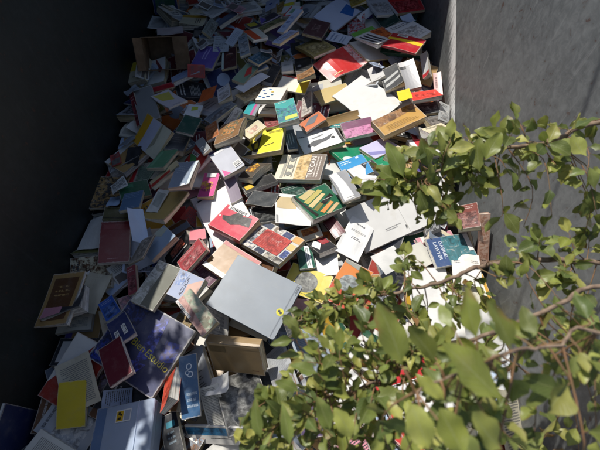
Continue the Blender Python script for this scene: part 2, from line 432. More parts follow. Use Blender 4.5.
def make_sheet(name, c, x, y, w, h, t, col, dec, rng, curl=0.0):
    """a loose sheet, card or thin booklet: one mesh, its edges curling up"""
    mb = MB(); c1, c2 = cols(col); th = max(.0009, t*.55)
    ph = rng.uniform(0, 6.28); sg = rng.choice((-1, 1)); e = rng.choice((0, 1))
    cd = rng.uniform(.2, .6)
    def f(u, v, dz=0):
        s = (u*math.cos(ph)+v*math.sin(ph))
        z = curl*(((u if e else 1-u))**2.2)*.9 + curl*cd*math.sin(s*3.1+ph) + .0022*math.sin(u*9+ph)*math.sin(v*7) + .15*min(curl, .012)*abs(math.sin(s*4.3-ph))
        return ((u-.5)*w, (.5-v)*h, z+dz)
    n = 9
    slab(mb, lambda u, v: f(u, v, t-th), lambda u, v: f(u, v, t), n, n, c1, c2)
    lv, st = decorate(mb, dec, w, h, lambda u, v, e_: f(u, v, t+e_), n, rng)
    o = mb.build(name, M['paper'] if name not in ('folder',) else M['matte'])
    place(o, c, x, y)
    for d in st: sticker(d, lambda u, v, e_: f(u, v, t+e_), o, rng, lv)
    return o

def make_open(name, style, c, x, y, w, h, t, col, col2, dec, phi, w2, rng):
    """an open book: two leaves of pages (or two cover boards when it lies face down) meeting at a spine along local +x"""
    root = empty(name); place(root, c, x, y)
    c1, _ = cols(col); k2 = cols(col2 or col)[0]
    over = style == 'openover'; n = 8
    def leafA(u, v, z):
        if over: return ((u-.5)*w, (.5-v)*h, z + .020*math.sin(u*5.2+v*1.2-.6)*(.5+.5*v) - .012*(1-u)**2)
        g = .012*math.sin(math.pi*min(1, u))*(.6+.4*math.cos(v*2))
        return ((u-.5)*w, (.5-v)*h, z + g)
    cp, sp_ = math.cos(phi), math.sin(phi)
    def leafB(u, v, z):
        g = .012*math.sin(math.pi*u)*(.7+.3*math.cos(v*2.4))
        a, b = u*w2, z - t + g
        return (w/2 + a*cp - b*sp_, (.5-v)*h, t + a*sp_ + b*cp)
    th = .0014
    mb = MB()
    if over:
        slab(mb, lambda u, v: leafA(u, v, t-th), lambda u, v: leafA(u, v, t), n, n, c1)
        slab(mb, lambda u, v: leafB(u, v, t-th), lambda u, v: leafB(u, v, t), n, n, k2)
        decorate(mb, dec, w, h, lambda u, v, e: leafA(u, v, t+e), n, rng)
        mb.build('cover', M['gloss'], root)
        mb = MB()
        slab(mb, lambda u, v: leafA(u*.97+.015, v*.97+.015, t*.1), lambda u, v: leafA(u*.97+.015, v*.97+.015, t-th*1.2), n, n, lin('e4dccb'), uv=False)
        slab(mb, lambda u, v: leafB(u*.97, v*.97+.015, t*.1), lambda u, v: leafB(u*.97, v*.97+.015, t-th*1.2), n, n, lin('d8c8a4'), uv=False)
        mb.build('page_block', M['edge'], root)
    else:
        slab(mb, lambda u, v: leafA(u, v, 0), lambda u, v: leafA(u, v, th), n, n, lin('8a8a8c'))
        slab(mb, lambda u, v: leafB(u, v, 0), lambda u, v: leafB(u, v, th), n, n, lin('8a8a8c'))
        mb.build('cover', M['gloss'], root)
        mb = MB()
        slab(mb, lambda u, v: leafA(u*.98+.015, v*.97+.015, th*1.2), lambda u, v: leafA(u*.98+.015, v*.97+.015, t), n, n, c1)
        slab(mb, lambda u, v: leafB(u*.98, v*.97+.015, th*1.2), lambda u, v: leafB(u*.98, v*.97+.015, t), n, n, c1)
        decorate(mb, dec, w, h, lambda u, v, e: leafA(u*.98+.015, v*.97+.015, t+e), n, rng)
        mb.build('page_block', M['paper'], root)
    return root

def rounded(x0, y0, x1, y1, r, k=5):
    p = []
    for cx, cy, a in ((x1-r, y1-r, 0), (x0+r, y1-r, 90), (x0+r, y0+r, 180), (x1-r, y0+r, 270)):
        for i in range(k+1):
            t = math.radians(a+90*i/k); p.append((cx+r*math.cos(t), cy+r*math.sin(t)))
    return p
def prism(mb, ring, z0, z1, col, bev=.002):
    n = len(ring); cx = sum(p[0] for p in ring)/n; cy = sum(p[1] for p in ring)/n
    def ins(p, d):
        L = math.hypot(p[0]-cx, p[1]-cy); return (p[0]-(p[0]-cx)/L*d, p[1]-(p[1]-cy)/L*d)
    lay = [[(*ins(p, bev), z0) for p in ring], [(*p, z0+bev) for p in ring], [(*p, z1-bev) for p in ring], [(*ins(p, bev), z1) for p in ring]]
    for a, b in zip(lay, lay[1:]):
        for i in range(n):
            mb.face([a[i], a[(i+1) % n], b[(i+1) % n], b[i]], col)
    mb.face(lay[-1], col); mb.face(list(reversed(lay[0])), col)

def make_folder(name, c, x, y, w, h, t, col, dec, rng):
    root = empty(name); place(root, c, x, y); c1 = lin(col)
    mb = MB(); prism(mb, rounded(-w/2, -h/2, w/2, h/2, .008), t-.0022, t, c1, .0008)
    P = lambda u, v, e: ((u-.5)*w, (.5-v)*h, t+e)
    decorate(mb, dec, w, h, P, 1, rng)
    mb.build('front_cover', M['plastic'], root)
    mb = MB(); prism(mb, rounded(-w/2, -h/2, w/2, h/2, .008), 0, .0022, tuple(a*.9 for a in c1), .0008); mb.build('back_cover', M['plastic'], root)
    mb = MB(); prism(mb, rounded(-w/2-.002, -h/2, -w/2+.001, h/2, .001, 2), .0005, t-.0005, tuple(a*.9 for a in c1), .0004); mb.build('spine', M['plastic'], root)
    mb = MB(); mb.box(-w/2+.004, -h/2+.005, .0026, w/2-.006, h/2-.005, t-.003, lin('e2dfd8')); mb.build('page_block', M['edge'], root)
    return root
def make_filebox(name, c, x, y, w, h, t, col, dec, rng):
    root = empty(name); place(root, c, x, y); c1 = lin(col)
    mb = MB(); prism(mb, rounded(-w/2+.003, -h/2+.003, w/2-.003, h/2-.003, .012), 0, t*.62, tuple(a*.85 for a in c1), .003); mb.build('base', M['plastic'], root)
    mb = MB(); prism(mb, rounded(-w/2, -h/2, w/2, h/2, .014), t*.63, t, c1, .004)
    P = lambda u, v, e: ((u-.5)*w, (.5-v)*h, t+e)
    lv, st = decorate(mb, [d for d in dec], w, h, P, 1, rng)
    mb.box(w*.22, -h/2+.012, t+.0002, w*.24, h/2-.012, t+.004, tuple(min(1, a*1.15) for a in c1))
    lid = mb.build('lid', M['plastic'], root)
    mb = MB(); mb.box(-w*.1, -h/2-.006, t*.5, w*.1, -h/2+.001, t*.75, lin('5a6474')); mb.build('clasp', M['plastic'], root)
    for d in st: sticker(d, P, root, rng, lv)
    return root

CATS = {'book': 'book', 'magazine': 'magazine', 'sheet_of_paper': 'sheet of paper', 'booklet': 'booklet', 'card': 'card', 'folder': 'folder', 'file_box': 'file box', 'leaflet': 'leaflet', 'open_book': 'open book'}
GROUPS = {'book': 'books dumped in the container', 'magazine': 'magazines among the books', 'sheet_of_paper': 'loose sheets of paper among the books', 'booklet': 'thin booklets among the books', 'card': 'cards and scraps among the books', 'leaflet': 'leaflets among the books'}

BOOKS = [
('book','pb',(-.8707,.9117,.0089,.9659,.1695,-.1955,-.17,.9853,.0145,.1321,.2201),.0255,'7a2026',[('r',.1,.08,.9,.2,'8c3a3c'),('m',.3,.9,.75,.94,1,(188,145,143),0)],'large dark red book lying flat in shade beside the curled white page',{}),
('book','pb',(-.8394,1.2058,.0094,.905,.3982,-.1495,-.4004,.9162,.0161,.1454,.1111),.0213,'2f5f42',[('r',.1,.1,.5,.3,'3f7a58'),('m',.3,.9,.75,.94,1,(154,173,156),0)],'dark green book under the steel-blue paperback in the shade',{}),
('book','pb',(-.8971,1.0674,.0105,.9768,.1074,-.1851,-.0896,.9907,.1023,.1234,.0768),.017,'5d5a38',[('r',0,.75,1,.85,'3c3a28'),('m',.3,.9,.75,.94,1,(174,171,151),0)],'flat olive book above the large dark red one, close to the dark wall',{}),
('magazine','pb',(.2013,1.9243,.011,.9358,.3519,.0229,-.3504,.9352,-.0505,.2147,.1231),.0127,'cdb476',[],'plain sand-coloured magazine under the big blank white pages',{}),
('book','pb',(.3293,1.4197,.0085,.9158,.3441,-.2072,-.398,.8466,-.3534,.2465,.2912),.017,'1f8a62',[('c',.16,.5,.12,'e8efe8'),('m',.3,.9,.75,.94,1,(147,193,170),0)],'emerald green book with a pale oval, mostly covered by the lavender booklet',{}),
('sheet_of_paper','sheet',(.1147,.8072,.0123,.9956,.0182,.0919,.0122,.9472,-.3203,.1194,.156),.0026,'e9e7e2',[],'white sheet lying between the yellow book and the blank text page',{'curl':.01}),
('book','pb',(-.1727,1.053,.0101,.9803,.1567,-.1199,-.1952,.8584,-.4743,.1151,.1717),.0255,'26292b',[('R',.1,.36,.9,.9,(82,83,81),(31,33,34)),('m',.12,.1,.8,.26,2,(150,149,145),0)],'small black book in the gap beside the white card with a tan square',{}),
('sheet_of_paper','sheet',(.5708,.7052,.0128,.9926,.064,-.1031,-.0616,.9978,.0261,.1982,.1561),.0034,'eceae6',[],'white page under the long thin branch',{'curl':.006}),
('sheet_of_paper','sheet',(.6198,.5431,.013,.9868,.1317,-.0938,-.1183,.9836,.1362,.2009,.1751),.0034,'ebe9e4',[],'white sheet showing in pieces behind the leaves below the thin branch',{'curl':.01}),
('sheet_of_paper','sheet',(.7631,.4762,.0135,.9899,.128,-.0615,-.0969,.9255,.3661,.1656,.218),.0034,'edebe6',[],'long white sheet by the wall, below the yellow-edged book',{'curl':.012}),
('sheet_of_paper','sheet',(.4553,.236,.0126,.9533,.283,-.1054,-.2899,.9554,-.0568,.1912,.1363),.0034,'eceae8',[],'white sheet glimpsed low behind the densest leaves',{'curl':.01}),
('book','pb',(.281,.1067,.0101,.9699,.2436,.0063,-.2429,.9685,-.0555,.0812,.0949),.017,'b9aca4',[('r',.6,.1,1,.5,'1f8f80'),('m',.3,.9,.75,.94,1,(106,99,94),0)],'pale pinkish book with a teal corner showing between leaves',{}),
('book','pb',(.038,.1709,.0084,.9886,.148,.0285,-.1471,.9886,-.0307,.0835,.1515),.0255,'56406b',[('r',.1,.05,.9,.3,'6b5580'),('m',.3,.9,.75,.94,1,(171,159,174),0)],'purple book half buried under the lowest twigs',{}),
('book','pb',(.6037,2.6657,.0094,.9177,.2699,.2915,-.2572,.9629,-.0817,.1241,.2069),.0255,'1c3a34',[('m',.2,.2,.8,.6,2,'4a6a62',0),('m',.3,.9,.75,.94,1,(145,157,149),0)],'very dark green book below the red glossy cover at the far side',{}),
('book','pb',(-.6719,1.5187,.0093,.9747,-.0995,-.1999,.0419,.9608,-.274,.1002,.1625),.0255,'55585c',[('m',.15,.2,.8,.6,3,'8a8d90',0),('m',.3,.9,.75,.94,1,(171,170,167),0)],'dark grey book just below the bottle-green cover',{}),
('book','pb',(-.5407,1.4172,.0115,.6607,.6741,.3303,-.5704,.7369,-.3629,.1074,.172),.017,'c23b36',[('p',[(0,.45),(.5,.05),(.6,.45),(.2,.8)],'4d9a5c'),('s',.55,.1,.75,.6)],'red paperback with a green patch and white label, behind the pale magenta book',{}),
('book','hb',(-.4035,.7571,.0095,.7214,.6591,.2123,-.6071,.7495,-.2641,.0803,.1416),.0255,'6d4a5c',[('R',.1,.36,.9,.9,(137,108,120),(81,56,69)),('m',.12,.1,.8,.26,2,(182,164,167),0)],'plum hardback sunk between the red books and the tan kraft cover',{}),
('book','pb',(.2798,1.2975,.0797,.9522,.2688,.1453,-.2182,.9311,-.2923,.1382,.1794),.0153,'2f8fc6',[('c',.75,.1,.06,'f1f1ee'),('m',.1,.1,.5,.3,2,'d5ecf6',0)],'bright blue booklet with a small white tab behind the white and dark grey cover',{}),
('book','pb',(-.0219,1.1853,.0105,.9375,.342,-.0635,-.3376,.8506,-.4031,.1127,.1695),.017,'2c4d42',[('R',.1,.36,.9,.9,(87,111,99),(35,58,50)),('m',.12,.1,.8,.26,2,(152,165,156),0)],'bottle green book tucked under the green book with pencils',{}),
('magazine','pb',(.0442,.4206,.0112,.9443,.3276,-.032,-.3291,.9416,-.0719,.1339,.1985),.0102,'8e9aa6',[('m',.1,.1,.9,.8,20,'6d7884',0),('c',.12,.82,.06,'22262a')],'grey-blue magazine half hidden by twigs beside the big grey folder',{}),
('sheet_of_paper','sheet',(-.0713,.3322,.0115,.7309,.4611,.5032,-.3144,.8818,-.3515,.117,.2215),.0034,'b4b6b8',[('m',.12,.08,.9,.9,34,'85878a',0)],'light grey printed sheet beside the tan box, below the folder',{'curl':.008}),
('book','pb',(-.2851,1.9316,.0109,.7589,.6433,-.1006,-.651,.7466,-.1368,.1895,.0958),.0127,'c9b184',[('R',.1,.36,.9,.9,(160,141,106),(212,193,158)),('m',.12,.1,.8,.26,2,(113,101,80),0)],'tan paperback under the white book with blue dots',{}),
('magazine','pb',(-.3599,1.0584,.0105,.8453,.4666,.2604,-.4713,.8806,-.0479,.2184,.3188),.017,'f2f0ec',[],'large blank white book lying under the red book with a dark figure',{}),
('book','pb',(-.2799,1.7828,.0091,.2048,.9489,-.2402,-.956,.2466,.159,.1465,.0669),.0255,'3aa5a8',[('r',0,.55,1,.75,'c45a93'),('r',0,.75,1,1,'8f97a0')],'teal book with a pink band, beyond the two small pictured paperbacks',{}),
('book','pb',(-.9439,1.7869,.0104,.9246,.2572,.2809,-.3207,.9236,.2098,.036,.2223),.0255,'8f2a34',[('R',.1,.36,.9,.9,(164,83,88),(104,34,41)),('m',.12,.1,.8,.26,2,(197,149,149),0)],'narrow dark red cover standing against the grey board near the dark wall',{}),
('book','hb',(-.8854,1.7992,.0405,.9294,.3345,.1558,-.3478,.9351,.0672,.1189,.2702),.017,'8c8c8a',[],'plain grey board leaning near the dark wall above the yellow-striped book',{}),
('magazine','pb',(-.7486,1.8113,.077,.7214,.6765,-.1482,-.6911,.6896,-.2165,.1182,.21),.0085,'d5cdd0',[('p',[(.08,.05),(.9,.12),(.7,.6),(.2,.45)],'cfc25a'),('m',.3,.9,.75,.94,1,(118,114,114),0)],'whitish magazine with a yellow panel beneath the small red book',{}),
('book','pb',(-.7074,2.089,.0113,.9032,.3758,.2075,-.3432,.9225,-.1767,.1817,.0983),.0127,'a9b9d8',[('m',.2,.2,.8,.7,2,'7f90b5',0),('m',.3,.9,.75,.94,1,(99,105,118),0)],'long pale blue paperback in shade below the purple book',{}),
('book','pb',(-.597,2.2572,.0091,.1593,.9837,-.0839,-.9872,.1587,-.0135,.2396,.1455),.0213,'6a5aa8',[('m',.35,.35,.9,.6,2,'b4aadc',0)],'purple book with pale lines of title in the shade beside the cardboard box',{}),
('sheet_of_paper','sheet',(-.8808,2.5478,.0129,.971,.2388,-.0092,-.2375,.9604,-.1455,.171,.0973),.0026,'cfc0bd',[],'pinkish white sheet lying over the top of the cardboard box',{'curl':.01}),
('book','pb',(-.4545,1.7617,.0098,.7242,.6768,.1323,-.6555,.7352,-.1727,.1918,.0791),.0213,'7b8590',[('R',.1,.36,.9,.9,(99,107,115),(158,162,166)),('m',.12,.1,.8,.26,2,(78,81,85),0)],'long slate grey book at the edge of the sunlight, seen from its spine',{}),
('book','pb',(-.448,1.9161,.0105,.9453,.2532,.2058,-.1911,.9408,-.2798,.086,.1802),.017,'dfe0e2',[('R',.1,.36,.9,.9,(177,178,179),(228,226,224)),('m',.12,.1,.8,.26,2,(123,122,122),0)],'small whitish book with a lifted cover beside the orange card',{'lift':.02}),
('book','pb',(-.477,1.587,.042,.9031,.3208,.2855,-.2308,.9232,-.3073,.0744,.1655),.017,'b56a3a',[('R',.1,.36,.9,.9,(144,86,48),(198,143,106)),('m',.12,.1,.8,.26,2,(214,178,152),0)],'rust orange book half hidden beside the marbled brown paperback',{}),
('book','pb',(-.3851,1.7214,.0106,.471,.8603,.1949,-.8821,.4625,.0899,.1509,.0475),.017,'d8cfc4',[('R',.1,.36,.9,.9,(172,164,156),(223,214,203)),('m',.12,.1,.8,.26,2,(120,115,109),0)],'pale narrow paperback with its page edge up, beyond the marbled brown one',{}),
('book','pb',(-.6084,1.7452,.0427,-.0184,.9392,-.3428,-.9829,.0459,.1786,.1594,.0834),.0127,'dde2e4',[('p',[(.45,.35),(.8,.3),(.85,.7),(.6,.75)],'b9c94c'),('m',.3,.9,.75,.94,1,(122,123,123),0)],'white booklet with a lime spot above the bottle-green cover',{}),
('book','hb',(-.5994,1.5831,.0926,.1205,.9668,-.2253,-.9702,.1627,.1794,.1627,.0931),.017,'1f4a40',[],'plain bottle-green cover in the shade',{}),
('book','pb',(-.5047,1.4519,.0789,.8166,.5228,.2446,-.4716,.8487,-.2394,.0507,.1353),.0127,'8d9296',[('s',.1,.6,.5,.9),('m',.3,.9,.75,.94,1,(86,87,88),0)],'small grey paperback with a white sticker above the red one with a green patch',{}),
('book','pb',(-.8108,1.1054,.0671,.9734,.2265,.0356,-.1918,.8892,-.4155,.0957,.1644),.017,'5f7ea0',[('m',.1,.1,.8,.4,3,'86a2c0',0),('m',.3,.9,.75,.94,1,(175,187,198),0)],'steel-blue paperback lying in the shade near the dark wall',{}),
('card','sheet',(-.9325,1.1504,.0123,.9631,.2187,-.1567,-.2691,.7829,-.561,.0586,.1369),.0026,'a8c0dc',[],'small pale blue card on the shaded books near the dark wall',{'curl':.004}),
('book','pb',(-.7048,1.3632,.0695,.1777,.9341,-.3097,-.9778,.1321,-.1625,.1782,.0967),.017,'5a8f6a',[('r',.1,.1,.9,.25,'6fa27e'),('m',.3,.9,.75,.94,1,(173,195,174),0)],'leaf-green paperback below the yellow-striped book',{}),
('book','pb',(-.6687,1.2591,.0794,.7689,.5542,.3188,-.4532,.8242,-.3395,.1748,.0724),.017,'d8cba0',[('r',0,.5,.7,1,'c03a30'),('m',.3,.9,.75,.94,1,(120,113,92),0)],'cream book with a red lower half, lying between two green books',{}),
('magazine','pb',(-.6432,1.0769,.0783,.3243,.9188,-.225,-.9424,.2932,-.161,.2202,.1388),.0102,'b29a5e',[('r',.6,.1,.9,.2,'8d7a48'),('m',.3,.9,.75,.94,1,(103,91,63),0)],'large mustard tan magazine in the shade under the printed leaflet',{}),
('book','pb',(-.4652,1.2413,.01,.0738,.9893,-.1256,-.9969,.0765,.0165,.1696,.0828),.017,'d24f8e',[('c',.45,.35,.22,'e6b23c','d24f8e'),('s',.82,.2,.98,.8)],'magenta paperback with a yellow splash beside the large blank white book',{}),
('book','pb',(-.5488,.8629,.0133,.6304,.538,.5597,-.4491,.8408,-.3024,.1797,.1189),.0213,'1e1f22',[('p',[(.22,.15),(.75,.12),(.8,.55),(.25,.5)],'e07a5c','7a2f30'),('p',[(.2,.6),(.85,.65),(.85,.7),(.2,.66)],'d9d4c8')],'black book with an orange-pink picture strip behind the red book',{}),
('book','pb',(-.4783,.9202,.0474,.9588,.1086,-.2625,-.2543,.74,-.6226,.0722,.1446),.017,'e68a92',[],'small pink book lit by the sun next to the large blank white book',{}),
('book','hb',(-.4646,.8045,.0792,.6765,.5899,.4409,-.542,.8041,-.2443,.149,.0846),.0255,'a23a40',[('R',.1,.36,.9,.9,(179,96,98),(118,45,49)),('m',.12,.1,.8,.26,2,(206,157,155),0)],'brick-red hardback with a dark spine in front of the small pink book',{}),
('book','pb',(-.2302,1.3209,.0101,.4837,.8074,-.3378,-.8666,.3877,-.3142,.1842,.09),.0255,'51473a',[('p',[(.3,.1),(.9,.15),(.7,.6),(.25,.7)],'e0a93a','6b3f22'),('m',.3,.9,.75,.94,1,(169,162,152),0)],'thick brown paperback with an orange picture, bowed, below the yellow and black book',{'bow':.014}),
('book','pb',(-.2061,1.2404,.0151,.8699,.4922,-.0309,-.489,.8526,-.1843,.1755,.0708),.0255,'2a2927',[('r',.06,.2,.3,.7,'e6b820'),('m',.3,.9,.75,.94,1,(152,149,144),0)],'dark book with a yellow square on its corner under the bowed brown paperback',{}),
('folder','sheet',(-.1809,1.1281,.0625,.9111,-.3096,.2719,.3417,.9365,-.0789,.1474,.0937),.0068,'33373a',[],'matt black card folder beyond the white card with a tan square',{'curl':.004}),
('book','pb',(-.3306,1.1904,.0423,.9367,.3374,.0932,-.3297,.9399,-.0883,.0603,.1604),.017,'8f8390',[],'mauve grey book between the large blank white book and the black folder',{}),
('book','pb',(.3292,1.6385,.0085,.9709,.2257,.0804,-.2285,.9731,.0281,.1806,.1177),.0255,'7e4a66',[('R',0,.45,1,1,'d58cb2','c77ba4'),('m',.3,.9,.75,.94,1,(189,164,172),0)],'plum and pink book in front of the brown cardboard strip',{}),
('book','pb',(.073,1.6929,.0104,.7944,.5965,.1141,-.607,.7859,.1178,.1435,.0717),.017,'d5713c',[('p',[(.1,.5),(.5,.1),(.9,.2),(.5,.7)],'6c7076'),('m',.3,.9,.75,.94,1,(228,181,153),0)],'orange and grey paperback behind the white cover with a sketch',{}),
('book','pb',(.4321,1.4947,.0104,.7678,.6023,-.2184,-.6353,.7597,-.1387,.2026,.1183),.0153,'c9c4e4',[('p',[(0,.7),(.45,1),(.62,.9),(.05,.45)],'8d8ac0'),('c',.75,.68,.13,'f4f3f0')],'pale lavender booklet with a white oval beside the brown boxed book',{}),
('book','pb',(.7295,1.4995,.0086,.9621,.2412,-.1273,-.2636,.9421,-.2072,.2621,.147),.0255,'eeeae4',[('r',.12,0,.28,1,'c8303e'),('r',.6,0,.8,.6,'3d3f86')],'white book with a red stripe and navy block under the upper leaves',{}),
('book','pb',(.4947,1.3352,.0397,.6354,.6968,-.3327,-.7297,.6828,.0363,.1615,.0967),.0127,'c8a878',[('r',.1,.7,.7,.95,'efe6d2'),('m',.3,.9,.75,.94,1,(113,97,74),0)],'tan paperback with a cream label beside the emerald green book',{}),
('book','pb',(.4985,1.4149,.0286,.6023,.6983,-.3867,-.7347,.6744,.0734,.1403,.0691),.0425,'e0d0b4',[('R',.1,.1,.9,.9,'cdb58e','b69d78')],'thick cream paperback in front of the brown boxed book',{}),
('magazine','pb',(.0328,.7029,.0277,.9207,-.3868,.0523,.3876,.9218,-.0064,.1951,.139),.0102,'d6c23a',[('c',.47,.5,.26,'5d5d58','86867e'),('m',.3,.9,.75,.94,1,(119,109,47),0)],'yellow magazine with a dark grey disc beside the big grey folder',{}),
('book','hb',(.0259,.8269,.0177,.9901,.1328,-.0458,-.1398,.9617,-.2357,.0716,.1357),.017,'1f5a45',[('r',.5,0,.82,1,'f0f0ec'),('m',.55,.1,.78,.9,2,'50605a',1)],'green book with a white title strip between the stacked books and the yellow magazine',{}),
('book','pb',(.167,.989,.0095,.8702,.4805,.1085,-.4628,.873,-.154,.0594,.1197),.0213,'5e1f28',[('r',.1,.1,.9,.9,'6e2630'),('m',.3,.9,.75,.94,1,(175,144,144),0)],'small dark maroon book on the stack beside the white text page',{}),
('book','pb',(.0961,.8856,.0111,.8699,.4579,-.1834,-.4841,.7209,-.4959,.0959,.146),.0255,'26262a',[('r',.55,.1,.95,.6,'9a2c34'),('p',[(.05,.45),(.4,.2),(.55,.5),(.2,.8)],'eceae4')],'black book with a red patch and white label at the bottom of a small stack',{}),
('book','pb',(.0483,.9612,.0102,.94,.337,.0524,-.3388,.9404,.0298,.1072,.0711),.017,'d9cdb6',[('R',.15,.1,.9,.6,'d9873c','8f4a24'),('m',.3,.9,.75,.94,1,(120,114,102),0)],'cream book with an orange picture on top of a small stack',{}),
('open_book','openup',(.3756,1.0292,.0122,.9069,.4191,.0442,-.4175,.8792,.2296,.2543,.2335),.0102,'e9e7e2',[('m',.55,.72,.9,.8,2,'8a8a8a',0)],'large open book with blank white pages under the upper branch',{'phi':-.105,'w2':.3179}),
('booklet','sheet',(.2557,.9256,.0307,.876,-.4562,-.1565,.4516,.8898,-.066,.1217,.215),.0051,'f4f3f0',[('m',.3,.12,.7,.2,1,'77777a',0),('m',.2,.3,.85,.36,2,'9a9a9c',0),('m',.35,.48,.75,.56,2,'66666a',0)],'white title page with a few centred lines beside the open blank book',{'curl':.006}),
('booklet','pb',(.5401,.8394,.012,.8112,.5035,-.2973,-.5008,.8607,.0914,.1573,.119),.0068,'d9d6ca',[],'beige-white booklet leaning behind small leaves, no print on it',{}),
('sheet_of_paper','sheet',(.392,.7932,.0638,.7828,.5022,-.3674,-.5151,.8543,.07,.1357,.1053),.0026,'e2e1dc',[],'pale sheet with a pointed corner in the shadow of the open blank book',{'curl':.015}),
('book','pb',(.7659,.6707,.0105,.9834,.1387,.117,-.1533,.98,.127,.1157,.137),.017,'e8e3d2',[('m',.1,.1,.8,.85,26,'a8a290',0),('r',.88,0,1,1,'c9992a')],'cream page of print with a yellow edge by the grey wall',{}),
('book','pb',(-.2947,.7632,.0757,.5948,.8024,-.0482,-.8001,.5851,-.1322,.1545,.2132),.0255,'9a7034',[('r',0,0,.14,1,'e6dfd2'),('m',.02,.1,.12,.9,2,'7a6f60',1),('r',.88,0,1,1,'a8322c')],'tan kraft-coloured book with a white label strip, partly under the big grey folder',{}),
('magazine','openover',(.2564,2.2155,.0106,.8203,.563,.101,-.571,.8161,.0887,.2904,.1969),.017,'d83a38',[('R',.82,0,.97,1,'f0c8c4','e58a86'),('m',.15,.86,.4,.93,1,'f5e6a0',0)],'splayed red magazine lying face down across the sunlight edge',{'col2':'cfcdc8','phi':-.471,'w2':.2904}),
('booklet','sheet',(.3895,1.8492,.027,.7491,.6625,-.0026,-.6622,.7486,-.0326,.2489,.324),.0102,'e8e6e1',[],'big blank white pages bending down at one edge in full sun',{'curl':.02}),
('magazine','pb',(-.0367,2.0109,.0115,.2909,.9567,.012,-.9565,.2911,-.0169,.1247,.1792),.0102,'efe9d8',[('r',0,.66,1,1,'e6dc4a'),('r',.9,0,1,1,'c8433a')],'white magazine with a bright yellow band and red edge in the sun',{}),
('book','pb',(.0437,1.8338,.0129,.833,.0365,.552,.0269,.994,-.1063,.0699,.1925),.0102,'b9b0a8',[('R',.1,.36,.9,.9,(147,140,134),(201,192,183)),('m',.12,.1,.8,.26,2,(106,101,96),0)],'slim grey book standing tilted beside the teal paperback',{}),
('book','hb',(-.1736,2.0801,.0086,.3298,.9417,.0658,-.944,.3285,.0299,.1842,.0626),.0255,'2b2c2e',[('r',0,0,.14,1,'9b9a98'),('m',.3,.9,.75,.94,1,(152,150,147),0)],'black book standing on edge with a pale border at the edge of the shade',{}),
('book','pb',(-.2678,2.1831,.011,.8975,.4302,.097,-.3822,.8685,-.3157,.0939,.1781),.0127,'b8c3d6',[('m',.1,.2,.8,.7,3,'8d9bb5',0),('m',.3,.9,.75,.94,1,(105,109,117),0)],'pale blue leaflet behind the green cover with a red panel',{}),
('sheet_of_paper','sheet',(-.283,1.9759,.0516,.7574,.6431,-.1127,-.6485,.721,-.2442,.2,.0926),.0026,'e3e4ea',[],'curved white sheet below the green cover with a red panel',{'curl':.02}),
('book','pb',(-.3325,2.0474,.049,.4537,.8908,-.0245,-.8834,.4532,.1194,.1726,.0811),.0213,'7f9c84',[('p',[(.3,.62),(.75,.35),(.95,.5),(.6,.9)],'c03a36'),('m',.3,.9,.75,.94,1,(80,92,80),0)],'green paperback with a red panel at the edge of the shade',{}),
('book','pb',(-.079,2.1647,.0103,.9967,.0627,.0524,-.0442,.9532,-.2992,.0727,.1693),.017,'dedcd6',[('m',.2,.4,.8,.6,1,'8a8884',0),('m',.3,.9,.75,.94,1,(123,120,117),0)],'small white book beside the black one, beyond the yellow-banded magazine',{}),
('book','pb',(.0242,2.1743,.0086,.9939,.0787,.0768,-.0558,.963,-.2635,.1075,.2022),.0255,'222325',[('c',.25,.6,.12,'9a9a9a'),('m',.3,.9,.75,.94,1,(148,146,143),0)],'square black book with a grey spot, beyond the yellow-banded magazine',{}),
('book','pb',(.0375,1.9545,.1136,.9658,.1555,.2074,-.0266,.8554,-.5172,.1053,.2083),.017,'a5713f',[('R',.1,.36,.9,.9,(132,91,52),(187,148,110)),('m',.12,.1,.8,.26,2,(207,181,154),0)],'narrow brown paperback seen edge-on in front of the square black book',{}),
('book','pb',(.1009,2.356,.0098,.8389,.5442,.0041,-.5242,.81,-.2628,.1677,.2338),.017,'a39255',[('R',.1,.36,.9,.9,(130,117,69),(186,171,125)),('m',.12,.1,.8,.26,2,(96,87,59),0)],'olive-tan magazine with rounded bent edge beside the splayed red magazine',{'bow':.01}),
('magazine','openup',(.2597,2.7339,.0118,.6724,.7383,.0526,-.7378,.663,.1264,.2864,.204),.0102,'c8d2e8',[('p',[(.55,.55),(.95,.4),(.98,.75),(.7,.98)],'2f6cb8')],'pale blue open magazine with a blue print block in the far shade',{'phi':-.628,'w2':.3581}),
('book','pb',(.4406,2.5188,.0118,.8561,.5168,-.0023,-.5166,.8557,-.0292,.1793,.087),.0085,'74b84a',[('r',0,.5,1,1,'d8d8d0'),('m',.3,.9,.75,.94,1,(185,213,159),0)],'lime-green edged booklet between the blue print and the orange striped book',{}),
('book','hb',(.1105,2.5244,.0331,.3053,.9417,-.1415,-.9473,.3155,.056,.2276,.1368),.0213,'5a3a3c',[('R',.3,.3,.7,.65,'8d6f6c','5a3a3c')],'dark brown book with a faint emblem beside the pale blue open magazine',{}),
('booklet','sheet',(.2607,2.4695,.0126,.448,.8939,.0147,-.8928,.4482,-.0439,.1,.1531),.0043,'d3dcec',[('m',.1,.15,.9,.5,2,'5f7fae',0),('m',.1,.6,.8,.85,2,'8ea2c0',0)],'white leaflet with blue lettering on the pale blue open magazine',{'curl':.003}),
('booklet','sheet',(.459,2.7358,.0129,.6687,.7435,.0064,-.6909,.6182,.3747,.1433,.0522),.0051,'d7dbe2',[],'small folded white leaflet near the very dark green book',{'curl':.005}),
('book','pb',(.5184,2.4054,.06,.7259,.6676,-.1655,-.6874,.713,-.1384,.2732,.1856),.0127,'dadada',[('r',.05,.1,.12,.9,'3a3a40'),('r',.18,.1,.25,.9,'3a3a40'),('r',.31,.1,.38,.9,'3a3a40'),('R',.5,0,1,1,'d9772e','b94a24')],'book with dark stripes and an orange half behind the white and red covers',{}),
